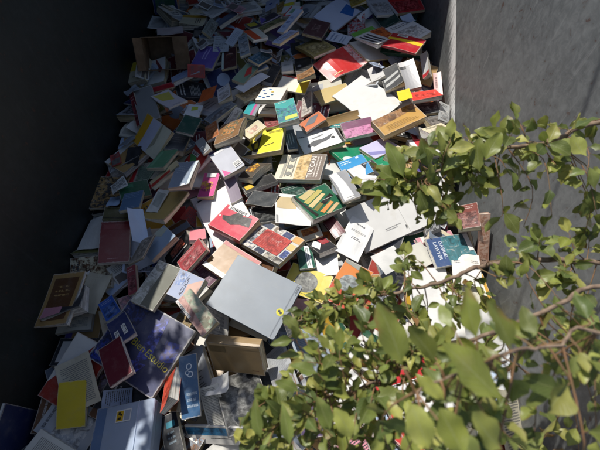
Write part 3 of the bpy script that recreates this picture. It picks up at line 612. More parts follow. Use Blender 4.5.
('book','pb',(.7031,2.4441,.067,.9017,.4284,.0586,-.418,.8983,-.1352,.1864,.2455),.0127,'dcdcdc',[('R',.1,.36,.9,.9,(175,175,175),(226,223,220)),('m',.12,.1,.8,.26,2,(122,120,119),0)],'white book behind the red and yellow cover next to the dark wall',{}),
('book','pb',(.6493,2.2798,.1009,.5392,.8417,-.0278,-.8372,.5322,-.1258,.1616,.2272),.0127,'b8242e',[('p',[(.55,0),(.7,0),(.72,1),(.5,1)],'e9c52e'),('s',.82,.2,.95,.5)],'red cover with a yellow band beside the dark upper wall',{}),
('book','pb',(.5635,2.7836,.0387,.957,.2687,-.1091,-.2753,.96,-.0503,.1577,.2631),.017,'c4c6cc',[('R',.1,.36,.9,.9,(156,157,162),(209,208,208)),('m',.12,.1,.8,.26,2,(111,111,112),0)],'pale grey cover joined to shade beside the glossy red one at the far side',{}),
('book','pb',(.7469,2.8588,.0095,.9851,.1668,.0422,-.1701,.9811,.0922,.2476,.1959),.0213,'cc2a30',[('R',.1,.36,.9,.9,(211,83,85),(147,34,38)),('m',.12,.1,.8,.26,2,(224,149,148),0)],'glossy red cover in the far shade beside the dark wall',{}),
('magazine','pb',(.4079,2.8914,.0116,.9558,.1798,.2328,-.0969,.9397,-.3279,.1081,.1998),.0085,'c9a83a',[('R',.1,.36,.9,.9,(160,134,48),(212,187,106)),('m',.12,.1,.8,.26,2,(113,97,47),0)],'mustard yellow magazine at the far side by the pale grey cover',{}),
('sheet_of_paper','sheet',(-.1955,2.8768,.0126,.8639,.1469,.4817,-.0348,.9716,-.2339,.1158,.2166),.0026,'c3cbe4',[('c',.35,.45,.12,'3b56a8')],'pale violet sheet with a blue dot at the far side',{'curl':.008}),
('book','pb',(-.1305,2.7319,.0557,.9639,.1154,.24,-.0739,.9817,-.1753,.0578,.1642),.017,'a8843a',[('R',.1,.36,.9,.9,(134,106,48),(189,162,106)),('m',.12,.1,.8,.26,2,(208,190,152),0)],'ochre paperback between the violet sheet and a yellow-edged white one',{}),
('book','pb',(-.0712,2.7118,.0925,.1808,.9835,.0007,-.9436,.1737,-.2819,.2033,.0727),.0127,'dcdcd8',[('r',.4,0,.6,1,'d8cc3a'),('m',.3,.9,.75,.94,1,(122,120,118),0)],'white paperback with a yellow stripe at the far side',{}),
('leaflet','sheet',(-.0458,2.5939,.1225,.3267,.9245,-.1965,-.9451,.3195,-.0679,.178,.0776),.0026,'d8dcdc',[('r',0,0,1,.1,'c8383a'),('r',0,.9,1,1,'c8383a'),('r',0,0,.08,1,'c8383a'),('r',.3,.3,.7,.6,'7fa58c')],'white leaflet with a red border at the far side',{'curl':.004}),
('magazine','pb',(-.2479,2.5798,.06,.8534,.5189,.0492,-.4918,.833,-.2535,.235,.1168),.0102,'4c4650',[('r',.05,.1,.3,.7,'d8c83c'),('r',.35,.1,.6,.5,'3fa0b0'),('r',.4,.7,1,.85,'d8c4d0')],'long dark magazine with yellow and teal squares in the far shade',{}),
('book','pb',(-.1816,2.502,.0787,.8174,.5737,.0518,-.553,.8067,-.2083,.174,.0781),.0127,'80804a',[('R',.1,.36,.9,.9,(152,150,106),(94,94,56)),('m',.12,.1,.8,.26,2,(190,188,159),0)],'olive paperback just below the long dark magazine',{}),
('book','pb',(-.0595,2.4483,.1411,.585,.7696,.2557,-.7503,.6333,-.1898,.208,.061),.0127,'bcc8e0',[('m',.2,.15,.8,.6,3,'6c7fa8',1),('m',.3,.9,.75,.94,1,(107,111,121),0)],'slender pale blue paperback slanting in the far shade',{}),
('booklet','pb',(-.0866,2.2701,.1461,.6607,.7501,-.0274,-.7383,.6429,-.2039,.1738,.0693),.0127,'b4c2e4',[('R',.1,.36,.9,.9,(143,154,181),(198,205,225)),('m',.12,.1,.8,.26,2,(104,109,123),0)],'flat pale blue booklet below the slender pale blue paperback',{}),
('book','pb',(-.2832,2.355,.1021,.9078,.4138,-.0691,-.4165,.8691,-.2669,.0977,.1961),.017,'dcdac8',[('p',[(0,0),(.5,0),(.6,1),(.15,1)],'d8582e'),('m',.3,.9,.75,.94,1,(122,120,110),0)],'cream and orange-red book with its brown side showing in the shade',{}),
('book','pb',(-.4391,2.4755,.0114,.4089,.9076,.0946,-.8984,.3822,.2166,.1626,.0602),.0127,'c3ccd8',[('m',.15,.2,.85,.8,4,'9aa6b8',0),('m',.3,.9,.75,.94,1,(110,113,118),0)],'pale grey leaflet beyond the standing slate paperback in the far shade',{}),
('book','pb',(-.3456,2.2605,.0966,.953,.1517,.2623,-.158,.9874,.0029,.0634,.1936),.017,'8e9aa4',[('R',.1,.36,.9,.9,(114,123,131),(171,177,180)),('m',.12,.1,.8,.26,2,(87,91,94),0)],'slate paperback standing upright beside the orange-red one',{}),
('book','pb',(-.4488,2.2497,.0103,.9768,.1001,.1891,-.0884,.9936,-.0697,.0965,.2141),.017,'4a2426',[('r',0,0,.14,1,'c8dcd0'),('c',.55,.4,.25,'b06a58','4a2426')],'dark red pictured book with a pale green edge beside the purple one',{}),
('book','pb',(-.6165,2.574,.0134,.1766,.9795,-.097,-.7737,.1991,.6015,.1819,.0678),.017,'8b948e',[('R',.1,.36,.9,.9,(111,118,114),(169,173,165)),('m',.12,.1,.8,.26,2,(85,88,84),0)],'grey-green paperback in the far shade beyond the purple book',{}),
('book','pb',(-.487,2.6835,.011,.849,.4297,.3076,-.3993,.9029,-.1591,.1821,.0976),.017,'6d7890',[('m',.1,.2,.9,.7,3,'9aa4ba',0),('m',.3,.9,.75,.94,1,(182,184,191),0)],'slate-blue paperback in the far shade above the grey-green one',{}),
('book','pb',(-.4205,2.7189,.0509,.9735,.2263,.032,-.2106,.9427,-.2588,.042,.1382),.0127,'c83038',[('R',.1,.36,.9,.9,(208,88,92),(144,38,43)),('m',.12,.1,.8,.26,2,(223,152,151),0)],'tiny red cover in the far shade on top of the slate-blue paperback',{}),
('book','pb',(-.2459,2.1662,.0779,.516,.8274,-.2218,-.8246,.5499,.1329,.1514,.0842),.017,'2d5a74',[('R',.1,.36,.9,.9,(87,121,138),(36,67,85)),('m',.12,.1,.8,.26,2,(153,171,178),0)],'petrol blue book below the cream and orange-red one',{}),
('card','sheet',(-.5522,1.9296,.012,.9516,.1338,.2766,-.0341,.9406,-.3378,.0952,.1881),.0051,'d2662c',[],'plain orange card in the shade beside the small whitish book',{}),
('book','pb',(-.8276,1.9836,.0117,.9504,.2987,.087,-.2709,.932,-.241,.1335,.0689),.0102,'c22e38',[('r',0,0,1,.2,'d8565c'),('m',.3,.9,.75,.94,1,(220,151,151),0)],'small long red book on top of the yellow-panelled magazine',{}),
('sheet_of_paper','sheet',(-.5211,2.409,.0127,.9886,.0458,-.1431,-.0644,.9897,-.128,.1006,.2021),.0026,'c2c8cc',[('m',.1,.1,.9,.9,6,'9aa0a6',0)],'newsprint-grey sheet leaning behind the dark red pictured book',{'curl':.008}),
('book','pb',(.6499,2.0027,.0779,.9924,.0983,.0734,-.1039,.9915,.0778,.0895,.2201),.017,'9b9a9c',[('r',0,0,1,.18,'d8d4d2'),('r',0,.18,.4,.28,'3a3a3c')],'grey book with a white head band standing near the wall in the sun',{}),
('book','pb',(.8002,2.1844,.0141,.7677,-.0683,.6372,.0429,.9976,.0553,.0499,.212),.017,'cfcfcc',[('r',0,.85,1,1,'c03038'),('m',.3,.9,.75,.94,1,(116,115,112),0)],'white book with a red foot standing against the wall',{}),
('book','pb',(.84,2.0102,.0117,.9954,-.0789,.0548,.071,.9883,.1348,.0447,.1796),.0102,'dcb4ae',[('m',.2,.2,.8,.8,1,'7a5a58',1),('m',.3,.9,.75,.94,1,(122,102,99),0)],'pale pink booklet standing upright against the wall',{}),
('book','pb',(.5463,1.9821,.0772,.9256,.1135,.3611,-.081,.9913,-.1038,.115,.2072),.017,'3f4042',[('p',[(.1,.5),(.9,.35),(.9,.45),(.1,.62)],'b8b8b4'),('p',[(.1,.75),(.9,.6),(.9,.7),(.1,.87)],'b8b8b4')],'dark grey book with pale curved stripes behind the red paperback',{}),
('book','pb',(.4675,2.065,.0478,.9063,.1497,.3952,-.0633,.9727,-.2232,.0831,.17),.0127,'d2d0cc',[('r',.5,.1,1,.6,'55565a'),('m',.3,.9,.75,.94,1,(117,115,112),0)],'white and grey paperback below the splayed red magazine',{}),
('card','sheet',(.5779,1.7713,.1456,.9612,.0204,.2752,.095,.9118,-.3995,.0707,.1566),.0026,'e8cf2e',[],'small bright yellow card beneath the red paperback near the wall',{'curl':.003}),
('book','hb',(.7397,1.7935,.0087,.9866,-.0092,.1627,.0049,.9996,.027,.1351,.0872),.0255,'3a3c40',[('R',.1,.36,.9,.9,(98,97,98),(45,46,49)),('m',.12,.1,.8,.26,2,(159,157,155),0)],'dark book under the red paperback near the wall',{}),
('book','pb',(.7698,1.6883,.0091,.8951,.3969,-.2029,-.3759,.9168,.1349,.1337,.0702),.0255,'6d6660',[('R',.1,.36,.9,.9,(137,130,123),(81,76,71)),('m',.12,.1,.8,.26,2,(182,176,169),0)],'brown-grey book between the dark one and the cream one by the wall',{}),
('book','hb',(.8279,1.7601,.0149,.9038,-.2777,-.3256,.2436,.9594,-.142,.0641,.1779),.017,'a8a9a8',[('R',.1,.36,.9,.9,(134,135,134),(189,187,183)),('m',.12,.1,.8,.26,2,(98,98,96),0)],'grey board book standing by the wall beside the stacked dark ones',{}),
('book','pb',(.7452,1.574,.0621,.7847,.5476,-.2904,-.606,.7762,-.174,.1796,.0901),.017,'e2d6b6',[('R',.1,.36,.9,.9,(179,170,145),(230,219,193)),('m',.12,.1,.8,.26,2,(124,118,102),0)],'cream paperback by the wall just above the upper leaves',{}),
('book','pb',(.7127,1.831,.0785,.9758,.2167,-.0306,-.2188,.9699,-.1069,.1779,.0874),.0127,'e0483c',[('R',.2,.3,.9,.7,'e85a4c','d93e34'),('m',.3,.9,.75,.94,1,(233,163,153),0)],'bright red paperback in the sun near the wall',{}),
('book','pb',(.7028,.8703,.0102,.9781,.1991,-.0601,-.1952,.9786,.0654,.2096,.1492),.017,'35507e',[('R',.34,0,1,1,'3f7076','46808a'),('t',.13,.14,.115,90,'LAWYER','dfe6ee'),('t',.26,.14,.115,90,'GABRIEL','dfe6ee'),('s',.88,.02,.99,.62)],'blue and sea-green book with sideways white lettering near the wall',{}),
('card','sheet',(.7445,.7649,.0371,.9827,-.1755,.0594,.1835,.9662,-.1808,.1249,.1749),.0051,'e6e3da',[('m',.1,.08,.35,.13,1,'77777a',0),('m',.1,.25,.3,.36,2,'8a8a8c',0),('m',.7,.2,.95,.3,2,'77777a',0)],'white printed card lying over the blue book with lettering',{'curl':.003}),
('book','hb',(.8457,.9157,.0589,.9932,.0377,.1099,-.1082,.6442,.7572,.0448,.2493),.0213,'d8a890',[('R',.1,.02,.9,.98,'dfbca6','c08a70'),('m',.3,.9,.75,.94,1,(120,97,85),0)],'wood-coloured book standing upright against the grey wall',{}),
('book','pb',(.7894,1.0023,.0778,.9255,-.0875,.3686,.1819,.9561,-.2298,.0979,.1554),.0255,'7a4036',[('R',.1,.36,.9,.9,(147,100,90),(90,49,42)),('m',.12,.1,.8,.26,2,(188,159,150),0)],'reddish brown book under the upper branch beside the upright wood-coloured one',{}),
('book','pb',(.2197,1.7247,.0149,.9688,.204,.1407,-.2367,.5927,.7698,.2411,.0453),.0085,'a98a58',[],'brown cardboard strip standing in front of the big blank white pages',{}),
('book','hb',(.5388,1.6215,.0728,.887,.456,.0724,-.4512,.8894,-.0736,.2661,.1278),.0425,'c79a50',[('p',[(0,0),(1,0),(1,.32),(.04,.5)],'a87c50','8d6540'),('m',.15,.6,.9,.9,4,'9a7436',0)],'thick brown and ochre book with a weathered cover beside the big blank pages',{}),
('book','pb',(.1171,1.5413,.0102,.9434,.3197,.0887,-.317,.9474,-.0436,.2342,.1288),.017,'efeeea',[('p',[(.18,.5),(.35,.35),(.55,.4),(.85,.25),(.7,.55),(.45,.62),(.3,.75)],'5f6062'),('c',.2,.6,.05,'6a6a6c'),('c',.8,.5,.045,'3a3a3c'),('p',[(.3,.2),(.6,.12),(.62,.17),(.32,.25)],'8a8a8c'),('r',.93,0,1,1,'2c2c2e')],'white cover with a dark ink sketch in the middle of the heap',{}),
('book','pb',(-.1945,1.5291,.009,.9526,-.0508,.2998,.0708,.9959,-.0564,.2321,.1879),.0255,'ece02a',[('p',[(0,0),(.46,0),(.42,1),(0,1)],'2d2c28'),('p',[(.18,.3),(.3,.22),(.26,.4),(.38,.45),(.22,.5),(.14,.65)],'c9b92a'),('p',[(.1,.6),(.2,.55),(.28,.8),(.16,.85)],'c9b92a'),('p',[(.3,.55),(.38,.5),(.4,.75),(.33,.8)],'c9b92a'),('m',.62,.12,.95,.22,2,'7d7630',0),('p',[(.55,.7),(.8,.62),(.8,.64),(.55,.73)],'5a5420')],'bright yellow book with a black flowered side in full sun',{}),
('book','pb',(-.0509,1.5534,.01,.9852,.1716,-.0029,-.1711,.9809,-.0924,.0585,.16),.017,'5c6470',[('m',.2,.2,.9,.8,3,'c8ccd2',1),('m',.3,.9,.75,.94,1,(174,175,176),0)],'slate paperback with pale lettering beside the bright yellow book',{}),
('book','pb',(-.3634,1.5449,.0748,.9418,.0695,.3288,.0458,.9427,-.3305,.1481,.2317),.0255,'8d6a48',[('p',[(.25,.1),(.9,.15),(.7,.8),(.2,.7)],'c98a50','5a6a58'),('m',.3,.9,.75,.94,1,(196,178,158),0)],'marbled brown paperback lifting a little, just inside the sunlight',{'bow':.008}),
('book','pb',(-.2486,1.5598,.083,.6819,.7305,.0373,-.728,.6728,.1321,.1252,.0667),.017,'dfd2ac',[('p',[(.2,.25),(.75,.25),(.75,.75),(.25,.7)],'cf9f86','e6dcc0'),('m',.3,.9,.75,.94,1,(123,116,98),0)],'cream paperback with a faded rose picture beside the bright yellow book',{}),
('book','pb',(-.1626,1.6851,.0106,.9876,.1569,-.0092,-.1476,.9055,-.3978,.0773,.1628),.017,'8f3434',[('R',.1,.36,.9,.9,(164,91,88),(104,41,41)),('m',.12,.1,.8,.26,2,(197,154,149),0)],'dull red book showing behind the bright yellow one',{}),
('book','pb',(-.1883,1.787,.0105,.9981,-.0116,-.0599,-.0153,.9029,-.4296,.1007,.1847),.017,'eceae6',[('p',[(.35,.4),(.9,.35),(.85,.5),(.4,.55)],'55565a'),('p',[(.2,.7),(.6,.6),(.6,.68),(.2,.78)],'8a8a8c')],'small white book with a dark drawing beside the teal paperback',{}),
('book','pb',(-.1601,1.8285,.0763,.9896,-.1176,.0829,.1408,.9113,-.3869,.1431,.221),.0255,'e9e5da',[('c',.12,.3,.06,'2f5fa0'),('c',.25,.55,.07,'28507f'),('c',.1,.75,.06,'2f6f9a'),('c',.35,.2,.06,'3a7fb0'),('c',.42,.75,.07,'28507f'),('c',.5,.4,.06,'d8b83c'),('c',.28,.85,.05,'2f5fa0'),('c',.55,.62,.05,'2f6f9a')],'white book with a pattern of blue dots and a brown page edge',{}),
('book','pb',(-.0675,1.6175,.1427,.9766,.1843,.1112,-.1621,.9695,-.1836,.1084,.1957),.0298,'3fa6a0',[('p',[(0,.3),(.5,.42),(1,.25),(1,1),(0,1)],'356f8a','3fa08c'),('r',.35,.78,.95,.92,'c9cf5a'),('m',.2,.08,.6,.13,1,'d8f0ea',0)],'small teal paperback with a lime strip lying on top in the sun',{}),
('book','hb',(.0088,1.3522,.0078,.9477,-.207,.2431,.2326,.9692,-.0814,.2503,.1849),.0298,'e3d9c0',[('R',.42,0,.68,1,'cfae76','dcc490'),('r',.68,0,1,1,'84766a'),('t',.8,.93,.15,-90,'TUCCAN','f1ece2'),('m',.83,.1,.95,.9,2,'d8cfc4',1),('r',.12,.08,.18,.95,'a9a698'),('c',.28,.22,.06,'8f8e86'),('c',.28,.5,.06,'8f8e86'),('c',.28,.78,.06,'8f8e86'),('r',.2,.1,.22,.9,'98968a'),('r',.35,.1,.37,.9,'98968a')],'cream, tan and brown book with arches drawn on it and sideways white lettering',{}),
('card','sheet',(-.0373,1.0617,.0769,.9846,.0173,-.1738,-.0608,.9667,-.2486,.1646,.2122),.0043,'eceae4',[('r',.05,.12,.62,.5,'d3bd92'),('r',.02,.75,.08,.98,'9a9a98')],'white card with a tan square beside the green book with pencils',{'curl':.003}),
('book','pb',(.0898,1.1031,.0522,.8077,.5537,-.2026,-.567,.8237,-.0094,.2053,.1753),.0255,'2c6a4c',[('p',[(.12,.1),(.5,0),(.62,.12),(.2,.28)],'d9c48a'),('p',[(.14,.32),(.7,.1),(.78,.2),(.2,.45)],'c9ba6e'),('p',[(.16,.5),(.72,.26),(.78,.34),(.22,.62)],'e0c890'),('p',[(.2,.68),(.5,.52),(.55,.62),(.25,.78)],'8d8046'),('p',[(.3,.82),(.75,.62),(.8,.7),(.36,.92)],'e29a56'),('p',[(.4,.95),(.85,.74),(.9,.82),(.5,1)],'d8b88a'),('p',[(0,0),(.06,0),(.2,.9),(.12,.95)],'33302a'),('p',[(.5,.55),(.88,.38),(.92,.48),(.55,.66)],'2a2420'),('m',.58,.5,.86,.53,1,'e8e4da',0)],'green book with a row of wooden pencils on its cover',{}),
('book','pb',(.332,1.2407,.1131,.7863,.5712,-.2354,-.5697,.8178,.0817,.175,.1332),.0102,'eceae8',[('p',[(.52,0),(1,0),(1,1),(.66,1)],'47484a'),('m',.6,.05,.9,.12,1,'c8c8c8',0),('p',[(.62,.5),(.66,.48),(.74,.98),(.68,1)],'3a3a3c')],'white paperback with a dark grey corner beside the big ribbed leaf',{}),
('book','pb',(.2123,1.1559,.1231,.9345,.3529,.0474,-.35,.9349,-.0597,.0889,.1781),.017,'8a8a8c',[('p',[(.05,.02),(.45,0),(.62,.45),(.72,.95),(.1,.98),(.15,.5)],'e4e2df'),('m',.3,.9,.75,.94,1,(85,84,83),0)],'grey book with a curved white shape on it beside the green pencil book',{}),
('book','pb',(.2099,.6846,.0347,.8556,-.5176,-.0021,.517,.8547,-.0471,.1344,.2226),.0213,'d9823c',[('r',0,.62,1,1,'cf5234'),('c',.5,.48,.33,'7d8484','a3a8a4'),('p',[(0,-.02),(.55,0),(.6,.12),(.02,.08)],'9a9a90')],'orange book with a pale grey disc at the edge of the twigs',{}),
('book','pb',(-.3059,.9783,.0575,.5843,.8056,-.0982,-.8024,.5554,-.2184,.1426,.2014),.0298,'cf3f52',[('p',[(.42,.2),(.55,.12),(.62,.3),(.82,.4),(.95,.55),(.8,.62),(.9,.85),(.55,.95),(.5,.7),(.35,.5)],'3a3430','241f1e'),('s',.86,.1,.99,.75),('c',.5,.07,.04,'e8d8d0')],'red book with a dark figure on its cover lying on blank white pages',{}),
('book','hb',(-.1212,.8679,.0757,.7713,-.5887,.242,.6295,.7618,-.1529,.2321,.1772),.0255,'c9c6be',[('r',0,0,.25,.2,'40485a'),('R',.3,0,.5,.2,'8a7a6a','d8d4cc'),('r',.55,.02,.75,.2,'35406a'),('r',.8,0,1,.22,'d0a060'),('R',0,.25,.16,.5,'7a5a4a','c8c4bc'),('R',0,.55,.16,.8,'2a2a30','9a9aa0'),('R',.02,.84,.3,1,'505a70','d8d0c4'),('r',.35,.84,.55,1,'2c3448'),('R',.6,.84,.8,1,'b0a898','4a4a50'),('r',.84,.3,1,.5,'e0b878'),('R',.86,.55,1,.8,'2a3a78','5a6a9a'),('R',.82,.84,1,1,'3a3a40','a09a90'),('R',.18,.22,.82,.82,'b23c34','c04a40'),('m',.22,.28,.78,.78,12,'8f2c28',0)],'book with a plain red centre framed by small pictures',{}),
('book','pb',(-.6326,.8705,.0763,.6699,.727,.1509,-.7332,.6798,-.0198,.1496,.0976),.0255,'8fa4bc',[('m',.1,.2,.5,.5,2,'a9bccf',0),('p',[(.5,0),(.9,0),(1,.3),(.7,.4)],'a8b0a4')],'pale steel-blue book in the shade behind the leaning grey-brown cover',{}),
('sheet_of_paper','sheet',(-.735,.9459,.1112,.9312,.3312,-.1524,-.3352,.9421,-.0008,.0647,.1747),.0051,'c9d6ec',[],'curled blank white page standing in the shade beside the large dark red book',{'curl':.03}),
('book','hb',(-.673,.8055,.1503,.014,.914,-.4054,-.87,-.1887,-.4555,.1642,.0784),.0102,'8a857c',[('R',.1,.36,.9,.9,(111,107,100),(168,162,152)),('m',.12,.1,.8,.26,2,(85,81,76),0)],'grey-brown hardback leaning in the shade with its cover open',{}),
('book','pb',(-.7433,.7217,.0105,.915,.3202,.2453,-.304,.9472,-.1022,.0446,.1484),.017,'9a4650',[('R',.1,.36,.9,.9,(172,105,110),(112,53,60)),('m',.12,.1,.8,.26,2,(202,162,162),0)],'rounded faded crimson cover in the shade below the leaning hardback',{}),
('leaflet','sheet',(-.6834,1.1079,.0801,.9676,-.1564,.1984,.1905,.9675,-.1663,.0596,.1504),.0034,'c8c9c4',[('p',[(.1,.1),(.9,.2),(.8,.8),(.2,.7)],'9fa39c','d8d8d0')],'narrow printed leaflet lying on the mustard magazine',{'curl':.004}),
('book','pb',(-.5566,1.2141,.1268,.9915,-.0196,.1285,.0479,.9741,-.2211,.1105,.1936),.0213,'8491a2',[('r',.86,0,1,1,'cdd6d8'),('m',.15,.2,.7,.5,4,'a4b0be',0),('r',.6,.93,.8,.99,'d8dade')],'grey-blue book with a pale edge strip in the shade',{}),
('book','pb',(-.3695,1.3396,.0766,.8577,.5126,.0397,-.4992,.8488,-.1741,.1187,.1951),.0213,'c3c4cc',[('r',0,0,1,.1,'dcdcdc'),('p',[(.1,.75),(.35,.98),(.05,1)],'d85a94'),('s',.62,.72,.95,.92)],'pale grey book with a white border and sticker in the sun',{}),
('open_book','pb',(-.8022,1.5562,.0392,.5854,.6738,.4509,-.6735,.7138,-.1921,.1785,.2505),.0127,'d9d6bc',[('r',0,0,1,.28,'e8b024'),('r',0,.28,1,.62,'cdd0e2'),('p',[(.1,.62),(1,.66),(1,.7),(.35,.74)],'a9a68e')],'cream, lavender and yellow-striped book lying open near the dark wall',{'lift':.015}),
('book','pb',(-.6073,.6678,.0767,.9126,-.4045,.0597,.407,.9126,-.0378,.1133,.2098),.0213,'8d8d80',[('R',0,0,.42,1,'cfcfc8','a9a99c'),('r',.42,0,1,1,'6d6d60')],'grey book with a lit pale half beside the pale book with dark lettering',{}),
('book','pb',(-.4626,.6385,.1229,.4757,.8768,.0705,-.8146,.4693,-.3409,.1162,.1455),.017,'aeb6cc',[('p',[(.05,.6),(.6,.55),(.95,.98),(.2,1)],'d8b4a4'),('t',.14,.52,.2,0,'AZUCA','4a4650'),('p',[(.4,.1),(.95,.1),(.95,.45),(.5,.35)],'8fa2cc','c4cada')],'pale blue and pink book with dark lettering beside the marbled one',{}),
('book','pb',(-.3985,.5235,.1558,.7306,.6629,.1635,-.6647,.7453,-.0515,.0774,.1897),.0213,'c9a79c',[('p',[(.5,0),(1,0),(1,1),(.3,1)],'a9b8a0','c8c0ac'),('p',[(0,0),(.5,0),(.3,1),(0,1)],'d4a89c','c0948c'),('s',.02,0,.16,.5)],'pink and green marbled book with a white label above the dark purple one',{}),
('book','pb',(-.6348,.4328,.0289,.8764,-.481,.0239,.4788,.8755,.0652,.3304,.2889),.0255,'434766',[('p',[(0,0),(.35,0),(.2,1),(0,1)],'24294e','2a3a7a'),('p',[(.48,.05),(.62,.05),(.7,.6),(.55,.75)],'5c64c0','4a4a80'),('p',[(.75,.3),(.95,.25),(.98,.5),(.8,.6)],'5560b4','6a6484'),('p',[(.45,.75),(.7,.7),(.6,.95),(.4,.98)],'5c68c4','524a78'),('p',[(.05,.7),(.3,.65),(.25,.95),(.03,.98)],'2b3f9c','1e2446'),('t',.36,.56,.125,8,'Bien','d8c84a'),('t',.6,.6,.125,8,'Estudio','e0d45a')],'large dark purple book with small yellow lettering',{}),  # dark navy side of the cover is shade put into the print
('book','pb',(-.7166,.4778,.0715,.793,.6085,-.03,-.5853,.7471,-.3152,.0852,.1341),.017,'2c3566',[('s',.15,.5,.35,.9),('s',.55,.4,.75,.8)],'navy booklet with two small white stickers lying on the dark purple book',{}),
('book','pb',(-.6938,.3483,.1067,.8286,.5507,.101,-.5318,.8305,-.1658,.0948,.1699),.017,'6a2430',[],'plain wine-red book on the shaded side of the large dark purple one',{}),
('book','pb',(-.8136,.5848,.0106,.7771,.6249,-.0748,-.61,.7185,-.3342,.0669,.1262),.017,'2f5fb8',[('R',.1,.36,.9,.9,(89,125,191),(37,71,133)),('m',.12,.1,.8,.26,2,(154,173,209),0)],'cobalt blue book at the dark wall above the navy booklet',{}),
('sheet_of_paper','sheet',(-.3229,.1941,.0134,.9483,.2056,.2419,-.287,.8808,.3766,.0768,.1837),.0034,'dcdad2',[('m',.08,.05,.92,.95,30,'7f7f7b',0)],'page of close print under the torn white scrap',{'curl':.006}),
('magazine','pb',(-.3081,.1121,.0141,.9417,-.0655,.3299,-.2092,.654,.727,.2446,.0794),.0085,'dfdcd6',[('R',0,.08,.82,.5,'2f7fae','2a6f9c'),('m',.4,.65,.9,.75,1,'3a3a3c',0)],'white leaflet with a blue banner at the near end of the heap',{}),
('magazine','pb',(-.2203,.222,.0106,.9016,.3112,-.3003,-.3888,.8875,-.2474,.1775,.2271),.0085,'7d7c78',[('R',.03,.03,.97,.97,'8a8984','5c5c58'),('c',.8,.12,.08,'26262a')],'grey speckled magazine between the page of close print and the grey printed sheet',{}),
('sheet_of_paper','sheet',(-.3075,.273,.0611,.8623,.0427,.5045,.0489,.9848,-.1668,.1073,.073),.0026,'efeeea',[],'torn white scrap of paper in front of the tan box',{'curl':.02}),
('book','hb',(-.2431,.4063,.046,.9718,-.143,.1874,-.0983,.4766,.8736,.221,.1607),.0425,'a58a62',[('r',.04,.1,.35,.3,'7d6a4a'),('r',.05,.02,.95,.07,'c2a983'),('m',.78,.85,.93,.9,1,'7a4a34',0)],'thick tan box-like book propped on its edge in front of the big grey folder',{}),
('folder','fold',(-.1851,.6135,.1003,.888,-.4597,-.015,.4599,.8875,.0291,.3131,.2503),.0187,'8f969d',[('r',.93,0,.945,1,'737a82'),('c',.9,.56,.05,'cfc62e'),('c',.885,.55,.017,'23241f'),('c',.915,.57,.017,'23241f'),('m',.955,.04,.985,.2,2,'3f4750',1)],'big plain grey folder with a small yellow round logo on its edge',{}),
('book','pb',(-.4676,.2756,.009,.9803,-.0649,.1866,.0589,.9976,.0374,.0399,.1832),.0255,'8d7048',[('R',.1,.36,.9,.9,(162,138,104),(103,83,55)),('m',.12,.1,.8,.26,2,(196,181,158),0)],'brown board book on edge beside the red one under the blue booklet',{}),
('book','pb',(-.4699,.2479,.0829,.6467,.4957,.5798,-.1638,.8326,-.5291,.0849,.1472),.0213,'c9472e',[('p',[(.2,.4),(.9,.2),(.8,.7),(.3,.8)],'d9583a','a83a28'),('m',.3,.9,.75,.94,1,(223,162,147),0)],'orange-red book squeezed between the dark purple one and the brown board',{}),
('booklet','pb',(-.4137,.2688,.0775,.9803,.1877,.0612,-.1904,.9808,.0414,.0709,.2252),.0102,'39628a',[('m',.35,.62,.9,.9,3,'c8d8e6',0),('c',.55,.2,.16,'dfe8f0'),('c',.55,.2,.11,'39628a'),('c',.6,.33,.16,'dfe8f0'),('c',.6,.33,.11,'39628a'),('c',.45,.3,.12,'dfe8f0'),('c',.45,.3,.08,'39628a')],'narrow blue booklet with white scribbled lettering',{}),
('book','pb',(-.4652,.1076,.0087,.8991,.4087,.157,-.3823,.9077,-.1733,.0675,.148),.0255,'23262c',[('r',.3,.2,.8,.35,'2f7f92'),('m',.3,.45,.8,.8,3,'6a7a84',0)],'black book with small teal print beside the grey-blue plastic box',{}),
('file_box','box',(-.6212,.0946,.0016,.9635,.1461,.2245,-.1105,.9803,-.1637,.236,.2187),.072,'a3b0c4',[('r',.72,0,.74,1,'b8c4d2'),('r',0,0,.18,1,'6a82a6'),('s2',.36,.1,.62,.3)],'grey-blue plastic file box with a yellow sticker on its lid',{}),
('book','pb',(-.0316,.4805,.137,.7786,.4497,.4378,-.2801,.8732,-.3988,.0456,.0982),.017,'2c3034',[('R',.1,.36,.9,.9,(87,88,88),(35,38,41)),('m',.12,.1,.8,.26,2,(152,152,149),0)],'dark book wedged in the gap between the big grey folder and the magazine',{}),
('book','pb',(-1.002,.612,.074,.986,.008,.165,0,.999,-.051,.155,.24),.007,'b8935c',[('r',.12,.1,.88,.9,'6d4a30'),('m',.25,.25,.75,.5,3,'b8935c',0)],'thin tan paperback with a brown panel, on the dark-wall side of the cobalt blue book',{'lift':.014}),
('book','pb',(-.884,.218,-.018,.993,.114,.017,-.115,.968,.222,.111,.17),.013,'e0c838',[],'small yellow paperback with a bare cover, on the dark-wall side of the plastic file box',{}),
('sheet_of_paper','sheet',(-.8799,.2933,-.0093,-.922,-.38,-.078,.388,-.898,-.207,.158,.2),.003,'e0d8c0',[('m',.1,.1,.9,.9,22,'8a8a88',0)],'creased cream sheet of small print, beyond the plastic file box',{'curl':.025}),
('book','pb',(-1.069,.113,-.03,0,1,0,0,0,-1,.184,.27),.01,'2a3563',[('r',0,0,.2,1,'e6e4de'),('m',.3,.2,.9,.45,3,'dcdad4',0)],'navy paperback with a white strip along one side, in front of the navy stickered booklet',{'lift':.031}),
('open_book','openup',(-.911,.02,-.03,-.422,-.904,.066,.906,-.422,.012,.1408,.2295),.0186,'e9e5da',[('m',.12,.1,.9,.9,24,'8d8a84',0)],'splayed open book with pages of print, on the dark-wall side of the plastic file box',{'phi':.14,'w2':.141}),
